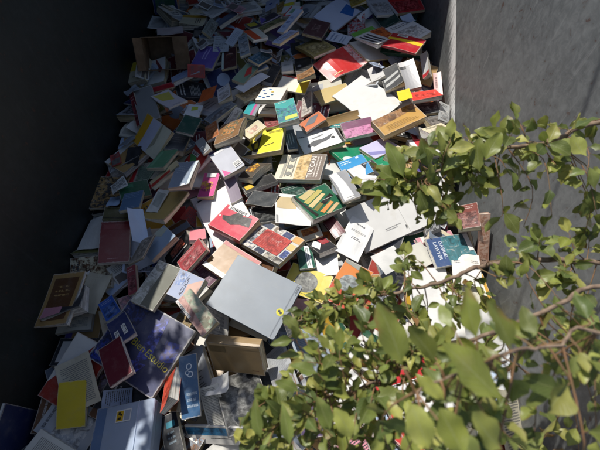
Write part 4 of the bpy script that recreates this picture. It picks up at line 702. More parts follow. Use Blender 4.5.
('book','pb',(-.903,.334,-.017,.902,-.419,-.103,.431,.881,.196,.175,.27),.007,'a83c30',[('p',[(0,0),(.6,0),(0,.8)],'e6e4de'),('m',.4,.6,.9,.75,2,'dcdad4',0)],'large brick red paperback with a white corner, on the dark-wall side of the wine-red book',{'lift':.015}),
('book','pb',(-.934,1.477,-.037,.813,-.578,.067,.578,.816,.029,.166,.22),.025,'b8935c',[('r',0,0,.2,1,'e6e4de'),('m',.3,.2,.9,.45,3,'4a4a4e',0)],'tan paperback with a white strip along one side, beyond the dark green shaded book',{}),
('book','hb',(-.696,.214,-.046,.355,.934,.026,-.932,.356,-.071,.159,.22),.016,'3a3c40',[('r',0,0,.2,1,'6d4a30'),('m',.3,.2,.9,.45,3,'dcdad4',0)],'charcoal hardback with a brown strip along one side, beyond the plastic file box',{}),
('book','pb',(-.89,.151,-.059,.431,.901,-.044,-.896,.433,.096,.161,.22),.007,'b9bcc0',[('R',.12,.3,.88,.85,'dedcd8','b9bcc0'),('m',.15,.08,.85,.2,1,'4a4a4e',0)],'thin pale grey paperback with a mottled white picture, in front of the wine-red book',{'lift':.011}),
('sheet_of_paper','sheet',(-.9352,.6827,-.0352,-.981,.196,.001,-.193,-.967,-.164,.12,.18),.003,'e0d8c0',[],'creased cream sheet without print, beyond the cobalt blue book',{'curl':.019}),
('book','pb',(-.999,1.25,-.055,-.992,-.015,-.128,0,-.993,.115,.162,.22),.007,'b8935c',[('R',0,0,1,1,'b8935c','3a3c40'),('m',.12,.08,.88,.26,2,'4a4a4e',0),('m',.12,.86,.6,.92,2,'4a4a4e',0)],'thin tan paperback with mottled charcoal print all over, beyond the small pale blue card',{}),
('open_book','openup',(-.994,.603,-.094,-.993,-.115,0,.115,-.993,-.001,.1208,.17),.0186,'e4ddca',[('m',.12,.1,.9,.9,24,'8d8a84',0)],'splayed open book with pages of print, beyond the wine-red book',{'phi':-.45,'w2':.121}),
('book','pb',(-.423,.308,-.055,.828,.413,.38,-.413,.907,-.087,.162,.24),.013,'b9bcc0',[('m',.15,.12,.85,.3,2,'4a4a4e',0),('m',.15,.42,.85,.74,8,'4a4a4e',0),('m',.3,.86,.7,.91,1,'4a4a4e',0)],'pale grey paperback with rows of small print, beyond the narrow blue booklet',{}),
('sheet_of_paper','sheet',(-.9877,.9969,-.0438,.981,.096,.168,-.06,.976,-.21,.157,.21),.003,'dfdcd4',[],'creased white sheet without print, on the dark-wall side of the large dark red book',{'curl':.026}),
('book','pb',(-.97,.784,-.061,-.103,.993,.05,-.994,-.101,-.048,.152,.2),.021,'e0d5b4',[('R',0,0,1,1,'e0d5b4','6d4a30'),('m',.12,.08,.88,.26,2,'4a4a4e',0),('m',.12,.86,.6,.92,2,'4a4a4e',0)],'cream paperback with mottled brown print all over, in front of the large dark red book',{'lift':.024}),
('sheet_of_paper','sheet',(-.6309,2.83,.0057,-.771,-.636,.003,.636,-.771,-.005,.156,.24),.003,'e8e6e0',[('m',.1,.1,.9,.9,22,'8a8a88',0)],'creased white sheet of small print, beyond the grey-green paperback',{'curl':.017}),
('book','hb',(-.482,2.156,-.067,.394,-.811,-.433,.918,.325,.226,.161,.21),.021,'2a3563',[('c',.5,.55,.26,'b4c6e0'),('m',.15,.1,.85,.2,1,'dcdad4',0)],'navy hardback with a pale blue disc, beyond the small whitish book',{}),
('open_book','openup',(-.355,.537,-.022,-.866,-.021,-.5,.025,-1,-.001,.1216,.187),.008,'e9e5da',[('m',.12,.1,.9,.9,24,'8d8a84',0)],'splayed open book with pages of print, on the grey-wall side of the marbled book',{'phi':-.28,'w2':.122}),
('sheet_of_paper','sheet',(.8169,.1404,-.0564,.683,.16,-.712,0,.976,.219,.206,.27),.003,'e0d8c0',[('m',.1,.1,.9,.9,22,'8a8a88',0)],'creased cream sheet of small print, in front of the long sheet by the wall',{'curl':.013}),
('book','pb',(-.854,.819,-.092,-.773,.635,.002,-.635,-.773,.001,.157,.24),.025,'e6e4de',[('r',0,0,.2,1,'b4c6e0'),('m',.3,.2,.9,.45,3,'4a4a4e',0)],'white paperback with a pale blue strip along one side, beyond the cobalt blue book',{'lift':.032}),
('book','hb',(-.42,2.908,-.031,.87,.474,-.135,-.484,.874,-.045,.194,.27),.031,'e6e4de',[('R',.08,.06,.92,.5,'232426','e6e4de'),('m',.1,.56,.9,.94,11,'4a4a4e',0)],'large white hardback with a black picture above small print, beyond the cream and orange-red book',{}),
('book','pb',(-.957,2.171,-.061,0,.997,.082,-.954,.025,-.3,.183,.24),.025,'e0d5b4',[('r',0,.5,1,1,'e6e4de'),('m',.15,.2,.85,.32,1,'4a4a4e',0)],'cream paperback with a white lower half, beyond the small long red book',{'lift':.024}),
('book','pb',(-.686,2.051,-.091,-.345,.915,-.208,-.908,-.269,.321,.165,.21),.016,'3a3c40',[('m',.15,.12,.85,.3,2,'dcdad4',0),('m',.15,.42,.85,.74,8,'dcdad4',0),('m',.3,.86,.7,.91,1,'dcdad4',0)],'charcoal paperback with rows of small print, in front of the long pale blue paperback',{'lift':.029}),
('book','pb',(-.913,2.751,-.02,-.669,-.696,.261,.649,-.718,-.254,.135,.17),.031,'e6e4de',[('r',0,.12,1,.3,'b9bcc0'),('m',.15,.4,.8,.6,2,'4a4a4e',0)],'small thick white paperback with a pale grey band, beyond the pinkish sheet',{'lift':.036}),
('book','pb',(-.742,2.674,-.016,-.051,-.997,-.05,.999,-.052,.006,.129,.17),.025,'e0d5b4',[('r',0,0,.2,1,'c2992f'),('m',.3,.2,.9,.45,3,'4a4a4e',0)],'small cream paperback with a mustard strip along one side, beyond the purple book',{'lift':.02}),
('book','pb',(-.762,1.873,-.119,-.861,.508,-.001,-.501,-.849,-.171,.186,.27),.025,'d2702e',[('c',.5,.55,.26,'78828e'),('m',.15,.1,.85,.2,1,'4a4a4e',0)],'large orange paperback with a slate grey disc, on the dark-wall side of the bottle-green cover',{'lift':.033}),
('book','pb',(-.978,.594,.043,.262,-.961,.093,.951,.274,.145,.119,.17),.031,'3a3c40',[('r',0,.5,1,1,'dc96a4'),('m',.15,.2,.85,.32,1,'dcdad4',0)],'charcoal paperback with a pink lower half, on the dark-wall side of the cobalt blue book',{'lift':.035}),
('sheet_of_paper','sheet',(-.7643,.8929,-.0325,-.882,-.393,-.261,.407,-.913,-.001,.157,.2),.003,'bcc8d8',[],'creased pale blue sheet without print, in front of the leaning grey-brown hardback',{'curl':.017}),
('book','pb',(-1.011,2.166,-.03,-.954,.025,-.3,0,-.997,-.082,.122,.18),.031,'e0d5b4',[('r',0,.5,1,1,'e0c838'),('m',.15,.2,.85,.32,1,'4a4a4e',0)],'small thick cream paperback with a yellow lower half, beyond the plain grey board',{}),
('book','pb',(-.513,1.874,-.047,.513,.836,-.196,-.858,.498,-.125,.195,.27),.007,'e6e4de',[('r',0,0,.2,1,'b9bcc0'),('m',.3,.2,.9,.45,3,'4a4a4e',0)],'white paperback with a pale grey strip along one side, in front of the orange card',{}),
('book','pb',(-.954,.426,-.087,-.003,-.995,.103,.999,.001,.037,.122,.18),.025,'3a3c40',[('r',.12,.1,.88,.9,'e6e4de'),('m',.25,.25,.75,.5,3,'3a3c40',0)],'small charcoal paperback with a white panel, on the dark-wall side of the wine-red book',{'lift':.013}),
('book','pb',(-.454,.047,-.06,.897,-.442,.023,.442,.897,.018,.138,.21),.021,'6d4a30',[('R',0,0,1,1,'6d4a30','78828e'),('m',.12,.08,.88,.26,2,'dcdad4',0),('m',.12,.86,.6,.92,2,'dcdad4',0)],'brown paperback with mottled slate grey print all over, in front of the brown board book',{'lift':.037}),
('book','pb',(.073,1.822,-.037,-.222,-.921,-.322,.966,-.252,.056,.129,.2),.016,'6b2530',[('m',.15,.12,.85,.3,2,'dcdad4',0),('m',.15,.42,.85,.74,8,'dcdad4',0),('m',.3,.86,.7,.91,1,'dcdad4',0)],'maroon paperback with rows of small print, beyond the orange and grey paperback',{}),
('book','pb',(-.162,2.537,-.045,-.38,.925,.019,-.796,-.337,.503,.203,.27),.031,'6556a0',[('p',[(0,0),(.6,0),(0,.8)],'78828e'),('m',.4,.6,.9,.75,2,'dcdad4',0)],'large thick violet paperback with a slate grey corner, in front of the olive far paperback',{'lift':.032}),
('sheet_of_paper','sheet',(-.2016,.5533,-.0363,.38,.925,0,-.925,.379,-.036,.126,.18),.003,'e0d8c0',[],'creased cream sheet without print, beyond the thick tan box-like book',{'curl':.015}),
('book','pb',(-.204,2.387,-.057,-.879,.035,.475,.002,-.997,.076,.154,.2),.01,'6d4a30',[('r',0,.12,1,.3,'b4c6e0'),('m',.15,.4,.8,.6,2,'dcdad4',0)],'brown paperback with a pale blue band, on the grey-wall side of the petrol blue book',{'lift':.029}),
('book','hb',(-.585,.964,-.071,.79,.613,-.005,-.613,.79,.028,.159,.2),.025,'6d4a30',[('r',0,.12,1,.3,'78828e'),('m',.15,.4,.8,.6,2,'dcdad4',0)],'brown hardback with a slate grey band, on the dark-wall side of the small pink book',{}),
('book','pb',(-.474,2.715,-.035,.316,.948,-.032,-.949,.316,.01,.161,.24),.013,'a83c30',[('p',[(0,0),(.6,0),(0,.8)],'b4c6e0'),('m',.4,.6,.9,.75,2,'dcdad4',0)],'brick red paperback with a pale blue corner, on the grey-wall side of the slate-blue paperback',{}),
('book','pb',(-.772,1.073,-.058,-.555,.758,.343,-.825,-.555,-.109,.164,.22),.021,'c2992f',[('p',[(0,0),(.6,0),(0,.8)],'e6e4de'),('m',.4,.6,.9,.75,2,'4a4a4e',0)],'mustard paperback with a white corner, on the grey-wall side of the curled white page',{'lift':.022}),
('open_book','openup',(-.959,1.704,-.067,.236,.97,-.053,-.97,.232,-.078,.1216,.1785),.0096,'e4ddca',[('m',.12,.1,.9,.9,24,'8d8a84',0)],'splayed open book with pages of print, in front of the narrow dark red cover',{'phi':-.4,'w2':.122}),
('sheet_of_paper','sheet',(-1.018,2.755,-.0633,-1,0,-.001,0,-1,-.001,.123,.17),.003,'e8e6e0',[('m',.1,.1,.9,.9,22,'8a8a88',0)],'creased white sheet of small print, on the dark-wall side of the pinkish sheet',{'curl':.015}),
('sheet_of_paper','sheet',(-.803,1.3943,-.0574,.145,.99,0,-.932,.136,-.337,.11,.17),.003,'e0d8c0',[('m',.1,.1,.9,.9,22,'8a8a88',0)],'creased cream sheet of small print, on the dark-wall side of the cream and red book',{'curl':.025}),
('book','hb',(.684,2.43,-.04,.235,.968,-.086,-.971,.231,-.054,.183,.27),.021,'2d5a42',[('r',0,.5,1,1,'e0d5b4'),('m',.15,.2,.85,.32,1,'dcdad4',0)],'large dark green hardback with a cream lower half, beyond the grey book with white head',{}),
('book','pb',(-.584,1.358,-.051,.939,.326,.108,-.335,.938,.086,.193,.27),.013,'e0d5b4',[('r',0,.5,1,1,'dc96a4'),('m',.15,.2,.85,.32,1,'4a4a4e',0)],'large cream paperback with a pink lower half, on the dark-wall side of the magenta paperback',{}),
('book','hb',(-.134,.353,-.068,-.67,-.74,-.056,.722,-.668,.179,.164,.22),.021,'3a3c40',[],'charcoal hardback with a bare cover, on the dark-wall side of the grey printed sheet',{}),
('book','pb',(.482,.795,-.041,.283,-.897,-.34,.935,.338,-.112,.155,.24),.01,'78828e',[('p',[(0,0),(.6,0),(0,.8)],'b9bcc0'),('m',.4,.6,.9,.75,2,'dcdad4',0)],'thin slate grey paperback with a pale grey corner, in front of the pointed pale sheet',{}),
('book','hb',(.061,1.571,-.037,-.982,-.148,.118,.135,-.985,-.112,.156,.2),.021,'b9bcc0',[('p',[(0,0),(.6,0),(0,.8)],'b8935c'),('m',.4,.6,.9,.75,2,'4a4a4e',0)],'pale grey hardback with a tan corner, in front of the orange and grey paperback',{}),
('book','pb',(.181,1.394,-.067,.041,.961,-.273,-.993,.069,.096,.131,.2),.025,'e6e4de',[],'white paperback with a bare cover, beyond the grey book with white shape',{'lift':.016}),
('book','pb',(-.769,2.235,-.056,-.147,.963,.225,-.97,-.096,-.221,.157,.24),.031,'6b2530',[('m',.15,.12,.85,.3,2,'dcdad4',0),('m',.15,.42,.85,.74,8,'dcdad4',0),('m',.3,.86,.7,.91,1,'dcdad4',0)],'thick maroon paperback with rows of small print, beyond the long pale blue paperback',{'lift':.028}),
('book','pb',(.302,.432,-.065,.837,-.535,-.117,.492,.828,-.269,.146,.2),.01,'e6e4de',[('r',0,.12,1,.3,'2d5a42'),('m',.15,.4,.8,.6,2,'4a4a4e',0)],'thin white paperback with a dark green band, on the grey-wall side of the grey-blue magazine',{}),
('book','pb',(.399,2.648,-.047,.986,-.043,.161,.02,.99,.138,.123,.17),.021,'b9bcc0',[('R',0,0,1,1,'b9bcc0','c63034'),('m',.12,.08,.88,.26,2,'4a4a4e',0),('m',.12,.86,.6,.92,2,'4a4a4e',0)],'pale grey paperback with mottled red print all over, in front of the small folded leaflet',{'lift':.035}),
('book','pb',(-.928,.187,-.071,.042,.999,-.003,-.994,.042,.106,.153,.21),.013,'6d4a30',[('c',.5,.55,.26,'78828e'),('m',.15,.1,.85,.2,1,'dcdad4',0)],'brown paperback with a slate grey disc, on the dark-wall side of the plastic file box',{}),
('book','pb',(.762,2.187,-.043,.389,.921,.014,-.914,.384,.131,.156,.21),.01,'b8935c',[('m',.15,.12,.85,.3,2,'4a4a4e',0),('m',.15,.42,.85,.74,8,'4a4a4e',0),('m',.3,.86,.7,.91,1,'4a4a4e',0)],'tan paperback with rows of small print, in front of the white book with red foot',{'lift':.022}),
('book','pb',(-.957,1.815,-.041,-.269,-.96,.081,.941,-.244,.236,.139,.21),.025,'b9bcc0',[('R',.12,.3,.88,.85,'232426','b9bcc0'),('m',.15,.08,.85,.2,1,'4a4a4e',0)],'pale grey paperback with a mottled black picture, in front of the narrow dark red cover',{'lift':.026}),
('open_book','openup',(.397,2.191,-.108,-.88,.446,.166,-.475,-.802,-.362,.124,.17),.008,'e9e5da',[('m',.12,.1,.9,.9,24,'8d8a84',0)],'splayed open book with pages of print, in front of the splayed red magazine',{'phi':-.11,'w2':.124}),
('book','hb',(.199,2.138,-.099,.912,-.409,-.014,.357,.778,.516,.158,.24),.031,'76743f',[('c',.5,.55,.26,'6d4a30'),('m',.15,.1,.85,.2,1,'dcdad4',0)],'thick olive hardback with a brown disc, beyond the sand-coloured magazine',{}),
('open_book','openup',(-.439,1.337,-.035,-.985,.016,.17,-.021,-.999,-.027,.1232,.1785),.0126,'e9e5da',[('m',.12,.1,.9,.9,24,'8d8a84',0)],'splayed open book with pages of print, beyond the magenta paperback',{'phi':-.11,'w2':.123}),
('book','pb',(.694,.94,-.044,-.429,-.894,.126,.872,-.447,-.203,.118,.18),.021,'78828e',[('r',0,0,.2,1,'e0d5b4'),('m',.3,.2,.9,.45,3,'dcdad4',0)],'slate grey paperback with a cream strip along one side, beyond the blue book with lettering',{'lift':.031}),
('book','pb',(.379,.972,-.059,.39,.921,.014,-.92,.39,-.027,.191,.24),.031,'3a3c40',[('r',0,0,.2,1,'6d4a30'),('m',.3,.2,.9,.45,3,'dcdad4',0)],'large thick charcoal paperback with a brown strip along one side, beyond the pointed pale sheet',{'lift':.028}),
('book','pb',(-.22,.763,-.02,.382,.807,.45,-.682,.575,-.452,.215,.27),.013,'6d4a30',[('c',.5,.55,.26,'e0d5b4'),('m',.15,.1,.85,.2,1,'dcdad4',0)],'large brown paperback with a cream disc, in front of the book with picture border',{'lift':.015}),
('book','pb',(.566,.925,-.086,.996,.094,0,-.094,.996,0,.153,.2),.025,'2d5a42',[('c',.5,.55,.26,'2f5ca8'),('m',.15,.1,.85,.2,1,'dcdad4',0)],'dark green paperback with a cobalt blue disc, beyond the beige booklet',{}),
('book','pb',(-.984,2.91,-.032,-.199,.955,.219,-.979,-.202,-.008,.124,.17),.013,'2a3563',[('r',.12,.1,.88,.9,'2d5a42'),('m',.25,.25,.75,.5,3,'2a3563',0)],'small navy paperback with a dark green panel, beyond the pinkish sheet',{'lift':.019}),
('book','pb',(-.515,.559,-.066,-.291,.779,-.555,-.937,-.349,0,.116,.17),.01,'e6e4de',[('p',[(0,0),(.6,0),(0,.8)],'e0d5b4'),('m',.4,.6,.9,.75,2,'4a4a4e',0)],'small thin white paperback with a cream corner, on the dark-wall side of the marbled book',{}),
('book','pb',(-.344,2.332,-.056,.521,-.825,-.22,.833,.547,-.082,.133,.2),.031,'76743f',[('p',[(0,0),(.6,0),(0,.8)],'e6e4de'),('m',.4,.6,.9,.75,2,'dcdad4',0)],'thick olive paperback with a white corner, in front of the slate paperback',{}),
('book','pb',(-.663,1.096,-.11,.304,-.949,-.083,.951,.297,.089,.128,.18),.031,'c63034',[],'small thick red paperback with a bare cover, on the grey-wall side of the mustard magazine',{'lift':.01}),
('open_book','openup',(.052,1.968,-.077,.983,.082,.164,-.127,.951,.282,.1496,.2295),.015,'e4ddca',[('m',.12,.1,.9,.9,24,'8d8a84',0)],'splayed open book with pages of print, in front of the narrow brown paperback',{'phi':0,'w2':.15}),
('book','pb',(.296,.579,-.089,.986,.103,-.129,-.085,.987,.137,.169,.24),.007,'a83c30',[],'thin brick red paperback with a bare cover, in front of the orange book with disc',{'lift':.019}),
('book','hb',(-.075,.668,-.025,-.972,-.224,.067,.231,-.967,.108,.155,.22),.031,'6d4a30',[('R',.12,.3,.88,.85,'b8935c','6d4a30'),('m',.15,.08,.85,.2,1,'dcdad4',0)],'thick brown hardback with a mottled tan picture, beyond the wedged dark book',{}),
('book','pb',(.012,2.393,-.048,.857,.508,.091,-.493,.858,-.143,.143,.2),.013,'b4c6e0',[('r',0,.5,1,1,'d2702e'),('m',.15,.2,.85,.32,1,'4a4a4e',0)],'pale blue paperback with a orange lower half, beyond the square black book',{}),
('sheet_of_paper','sheet',(-.2678,-.0098,-.0206,.759,.631,-.164,-.641,.767,-.015,.163,.21),.003,'dfdcd4',[],'creased white sheet without print, in front of the blue-banner leaflet',{'curl':.028}),
('book','pb',(-.262,1.496,-.055,-.219,-.975,.033,.971,-.221,-.09,.128,.17),.013,'78828e',[('r',0,.12,1,.3,'76743f'),('m',.15,.4,.8,.6,2,'dcdad4',0)],'small slate grey paperback with a olive band, beyond the bowed brown paperback',{}),
('book','hb',(-.209,1.226,-.036,-.042,-.999,.007,.998,-.042,.036,.145,.2),.021,'c63034',[('R',0,0,1,1,'c63034','6d4a30'),('m',.12,.08,.88,.26,2,'dcdad4',0),('m',.12,.86,.6,.92,2,'dcdad4',0)],'red hardback with mottled brown print all over, beyond the black card folder',{}),
('book','pb',(.15,1.146,-.094,.962,.261,.081,-.254,.963,-.087,.174,.24),.021,'e6e4de',[('c',.5,.55,.26,'b9bcc0'),('m',.15,.1,.85,.2,1,'4a4a4e',0)],'white paperback with a pale grey disc, beyond the small maroon book',{}),
('book','hb',(.037,2.927,-.092,-.794,.555,-.25,-.522,-.832,-.19,.111,.17),.016,'b9bcc0',[('c',.5,.55,.26,'78828e'),('m',.15,.1,.85,.2,1,'4a4a4e',0)],'pale grey hardback with a slate grey disc, on the grey-wall side of the red-bordered leaflet',{}),
('book','pb',(-.968,1.456,-.107,.987,-.144,.073,.145,.989,-.004,.183,.27),.031,'c63034',[('R',.12,.3,.88,.85,'e0d5b4','c63034'),('m',.15,.08,.85,.2,1,'dcdad4',0)],'large thick red paperback with a mottled cream picture, beyond the dark green shaded book',{'lift':.022}),
('book','pb',(.308,1.963,-.122,.582,-.813,-.019,.813,.582,.022,.17,.22),.013,'a83c30',[('m',.15,.12,.85,.3,2,'dcdad4',0),('m',.15,.42,.85,.74,8,'dcdad4',0),('m',.3,.86,.7,.91,1,'dcdad4',0)],'brick red paperback with rows of small print, beyond the cardboard strip',{}),
('book','pb',(-.608,2.552,-.044,.241,-.963,.119,.962,.22,-.162,.127,.18),.021,'b4c6e0',[('c',.5,.55,.26,'c63034'),('m',.15,.1,.85,.2,1,'4a4a4e',0)],'small pale blue paperback with a red disc, in front of the grey-green paperback',{'lift':.025}),
('open_book','openup',(.377,.903,-.12,.306,-.952,.001,.952,.306,0,.1192,.17),.0186,'e9e5da',[('m',.12,.1,.9,.9,24,'8d8a84',0)],'splayed open book with pages of print, beyond the orange book with disc',{'phi':-.38,'w2':.119}),
('book','pb',(.39,.717,-.077,-.913,.379,.149,-.381,-.924,.015,.207,.27),.021,'a83c30',[],'large brick red paperback with a bare cover, in front of the pointed pale sheet',{}),
('open_book','openup',(.035,2.599,-.064,.568,.823,-.019,-.823,.568,.009,.1048,.1445),.0186,'e4ddca',[('m',.12,.1,.9,.9,24,'8d8a84',0)],'splayed open book with pages of print, beyond the olive-tan magazine',{'phi':-.01,'w2':.105}),
('book','pb',(-.672,1.526,-.02,.674,-.739,.003,.739,.674,.013,.123,.17),.021,'78828e',[('R',.08,.06,.92,.5,'e6e4de','78828e'),('m',.1,.56,.9,.94,11,'dcdad4',0)],'slate grey paperback with a white picture above small print, in front of the bottle-green cover',{}),
('book','hb',(-.413,1.173,-.089,-.456,.879,.139,-.837,-.476,.268,.192,.27),.016,'dedcd8',[('r',.12,.1,.88,.9,'232426'),('m',.25,.25,.75,.5,3,'dedcd8',0)],'white hardback with a black panel, on the dark-wall side of the large blank white book',{}),
('book','pb',(.556,1.721,-.088,-.081,-.997,0,.97,-.079,-.231,.123,.18),.021,'232426',[('r',0,0,.2,1,'dedcd8'),('m',.3,.2,.9,.45,3,'dcdad4',0)],'black paperback with a white strip along one side, in front of the thick ochre book',{'lift':.013}),
('book','pb',(-.868,2.492,-.062,.888,-.45,-.097,.454,.891,.021,.191,.27),.031,'6b2530',[],'large thick maroon paperback with a bare cover, on the grey-wall side of the pinkish sheet',{'lift':.014}),
('book','pb',(-.606,1.588,-.056,-.176,.984,.004,-.984,-.176,-.012,.132,.2),.031,'6b2530',[('p',[(0,0),(.6,0),(0,.8)],'2a3563'),('m',.4,.6,.9,.75,2,'dcdad4',0)],'thick maroon paperback with a navy corner, beyond the small grey paperback',{}),
('book','pb',(-.402,.188,-.119,-.052,.97,-.239,-.999,-.054,0,.162,.21),.021,'e0d5b4',[],'cream paperback with a bare cover, beyond the blue-banner leaflet',{'lift':.026}),
('book','pb',(-.628,1.822,-.083,-.231,-.969,.088,.912,-.247,-.326,.119,.18),.016,'b4c6e0',[('R',0,0,1,1,'b4c6e0','b8935c'),('m',.12,.08,.88,.26,2,'4a4a4e',0),('m',.12,.86,.6,.92,2,'4a4a4e',0)],'small pale blue paperback with mottled tan print all over, beyond the bottle-green cover',{'lift':.032}),
('sheet_of_paper','sheet',(-.8267,.5527,-.1006,-.797,-.322,.511,.415,-.907,.077,.128,.17),.003,'e0d8c0',[('m',.1,.1,.9,.9,22,'8a8a88',0)],'creased cream sheet of small print, in front of the cobalt blue book',{'curl':.015}),
('book','pb',(.046,.23,-.048,-.707,-.706,-.037,.701,-.707,.095,.138,.2),.021,'6d4a30',[('r',.12,.1,.88,.9,'b9bcc0'),('m',.25,.25,.75,.5,3,'6d4a30',0)],'brown paperback with a pale grey panel, on the grey-wall side of the grey printed sheet',{'lift':.029}),
('book','hb',(.352,1.642,-.08,-.898,-.436,-.063,.44,-.889,-.125,.11,.17),.025,'b9bcc0',[('r',0,.5,1,1,'e6e4de'),('m',.15,.2,.85,.32,1,'4a4a4e',0)],'pale grey hardback with a white lower half, in front of the plum and pink book',{}),
('book','pb',(.293,1.237,-.068,.974,-.11,.199,.167,.941,-.294,.122,.18),.025,'e0d5b4',[('R',.08,.06,.92,.5,'6b2530','e0d5b4'),('m',.1,.56,.9,.94,11,'4a4a4e',0)],'small cream paperback with a maroon picture above small print, beyond the small maroon book',{'lift':.02}),
('book','hb',(-.973,.601,-.124,.999,.054,0,-.054,.999,.001,.15,.22),.025,'b8935c',[('r',0,0,.2,1,'6556a0'),('m',.3,.2,.9,.45,3,'4a4a4e',0)],'tan hardback with a violet strip along one side, in front of the cobalt blue book',{}),
('book','pb',(-.445,1.964,-.089,-.496,.845,-.199,-.854,-.516,-.064,.189,.27),.013,'e6e4de',[],'large white paperback with a bare cover, on the dark-wall side of the tan paperback',{}),
('book','pb',(-.339,1.671,-.06,-.662,.75,-.001,-.745,-.657,.112,.152,.22),.021,'dedcd8',[],'white paperback with a bare cover, on the grey-wall side of the marbled brown paperback',{'lift':.015}),
('book','hb',(-.187,1.435,-.104,.977,-.186,.102,.181,.982,.063,.156,.22),.021,'76743f',[('m',.15,.12,.85,.3,2,'dcdad4',0),('m',.15,.42,.85,.74,8,'dcdad4',0),('m',.3,.86,.7,.91,1,'dcdad4',0)],'olive hardback with rows of small print, in front of the bright yellow book',{}),
('book','pb',(.067,2.719,-.044,.549,-.82,.16,.821,.494,-.287,.15,.21),.016,'b8935c',[('m',.15,.12,.85,.3,2,'4a4a4e',0),('m',.15,.42,.85,.74,8,'4a4a4e',0),('m',.3,.86,.7,.91,1,'4a4a4e',0)],'tan paperback with rows of small print, in front of the red-bordered leaflet',{'lift':.01}),
('book','hb',(-.72,.613,-.137,-.812,-.506,.291,.529,-.848,0,.173,.24),.025,'8d7390',[('R',0,0,1,1,'8d7390','dc96a4'),('m',.12,.08,.88,.26,2,'dcdad4',0),('m',.12,.86,.6,.92,2,'dcdad4',0)],'mauve hardback with mottled pink print all over, in front of the faded crimson cover',{}),
('book','pb',(-.044,2.305,-.07,-.988,-.056,-.146,.044,-.995,.085,.157,.2),.016,'76743f',[('R',.12,.3,.88,.85,'b9bcc0','76743f'),('m',.15,.08,.85,.2,1,'dcdad4',0)],'olive paperback with a mottled pale grey picture, beyond the small white book',{'lift':.014}),
('book','pb',(.056,.93,-.062,-.943,-.317,-.104,.303,-.945,.125,.162,.24),.025,'232426',[('R',0,0,1,1,'232426','6d4a30'),('m',.12,.08,.88,.26,2,'dcdad4',0),('m',.12,.86,.6,.92,2,'dcdad4',0)],'black paperback with mottled brown print all over, beyond the green book with white strip',{'lift':.011}),
('sheet_of_paper','sheet',(-.5224,1.1474,-.1172,-.976,-.213,.052,.208,-.974,-.092,.167,.21),.003,'dfdcd4',[('m',.1,.1,.9,.9,22,'8a8a88',0)],'creased white sheet of small print, on the grey-wall side of the mustard magazine',{'curl':.013}),
('book','pb',(-.45,.742,-.075,.693,.355,.628,-.143,.921,-.362,.146,.2),.021,'e6e4de',[('r',.12,.1,.88,.9,'b9bcc0'),('m',.25,.25,.75,.5,3,'e6e4de',0)],'white paperback with a pale grey panel, in front of the plum hardback',{}),
('book','pb',(-.969,.929,-.081,.087,-.969,.231,.979,.126,.161,.143,.2),.031,'76743f',[('r',0,0,.2,1,'b9bcc0'),('m',.3,.2,.9,.45,3,'dcdad4',0)],'olive paperback with a pale grey strip along one side, in front of the olive book',{'lift':.034}),
('book','pb',(.192,.229,-.068,.699,-.71,.091,.714,.699,-.033,.149,.22),.021,'e6e4de',[],'white paperback with a bare cover, on the grey-wall side of the grey-blue magazine',{'lift':.018}),
('sheet_of_paper','sheet',(.4986,2.6643,-.0431,-.975,-.203,-.092,.212,-.973,-.096,.143,.2),.003,'dfdcd4',[],'creased white sheet without print, in front of the small folded leaflet',{'curl':.018}),
('sheet_of_paper','sheet',(.7307,2.3236,-.0781,-.374,.922,.102,-.92,-.383,.083,.186,.27),.003,'bcc8d8',[('m',.1,.1,.9,.9,22,'8a8a88',0)],'creased pale blue sheet of small print, beyond the dark striped book',{'curl':.015}),
('book','pb',(-.648,.642,-.102,-.32,.945,-.071,-.915,-.288,.283,.135,.17),.031,'a83c30',[('r',.12,.1,.88,.9,'6d4a30'),('m',.25,.25,.75,.5,3,'a83c30',0)],'small thick brick red paperback with a brown panel, in front of the grey half-lit book',{}),
('book','hb',(.681,.917,-.066,-.346,.936,.063,-.908,-.351,.23,.163,.22),.021,'dc96a4',[('r',0,.12,1,.3,'e6e4de'),('m',.15,.4,.8,.6,2,'4a4a4e',0)],'pink hardback with a white band, beyond the beige booklet',{}),
('book','pb',(-.558,.457,-.078,.648,-.758,-.081,.744,.652,-.148,.134,.2),.007,'6d4a30',[('p',[(0,0),(.6,0),(0,.8)],'a83c30'),('m',.4,.6,.9,.75,2,'dcdad4',0)],'thin brown paperback with a brick red corner, in front of the marbled book',{}),
('book','pb',(.097,.087,-.104,-.779,.621,.089,-.617,-.784,.073,.118,.17),.031,'b8935c',[('m',.15,.12,.85,.3,2,'4a4a4e',0),('m',.15,.42,.85,.74,8,'4a4a4e',0),('m',.3,.86,.7,.91,1,'4a4a4e',0)],'small thick tan paperback with rows of small print, in front of the grey printed sheet',{}),
('sheet_of_paper','sheet',(-.9854,2.1654,-.0325,-.752,.632,-.186,-.586,-.771,-.249,.113,.17),.003,'bcc8d8',[('m',.1,.1,.9,.9,22,'8a8a88',0)],'creased pale blue sheet of small print, beyond the small long red book',{'curl':.012}),
('sheet_of_paper','sheet',(.6172,2.0212,-.0243,.918,.388,-.083,-.388,.922,.021,.151,.22),.003,'dfdcd4',[('m',.1,.1,.9,.9,22,'8a8a88',0)],'creased white sheet of small print, in front of the dark striped book',{'curl':.022}),
('sheet_of_paper','sheet',(-.1044,2.8125,-.0712,.999,.023,-.028,-.014,.955,.297,.21,.27),.003,'dfdcd4',[],'creased white sheet without print, beyond the slender pale blue paperback',{'curl':.023}),
('sheet_of_paper','sheet',(-.6437,1.3226,-.0221,.019,-.998,-.064,.998,.023,-.051,.142,.18),.003,'dfdcd4',[],'creased white sheet without print, in front of the grey-blue book with pale strip',{'curl':.023}),
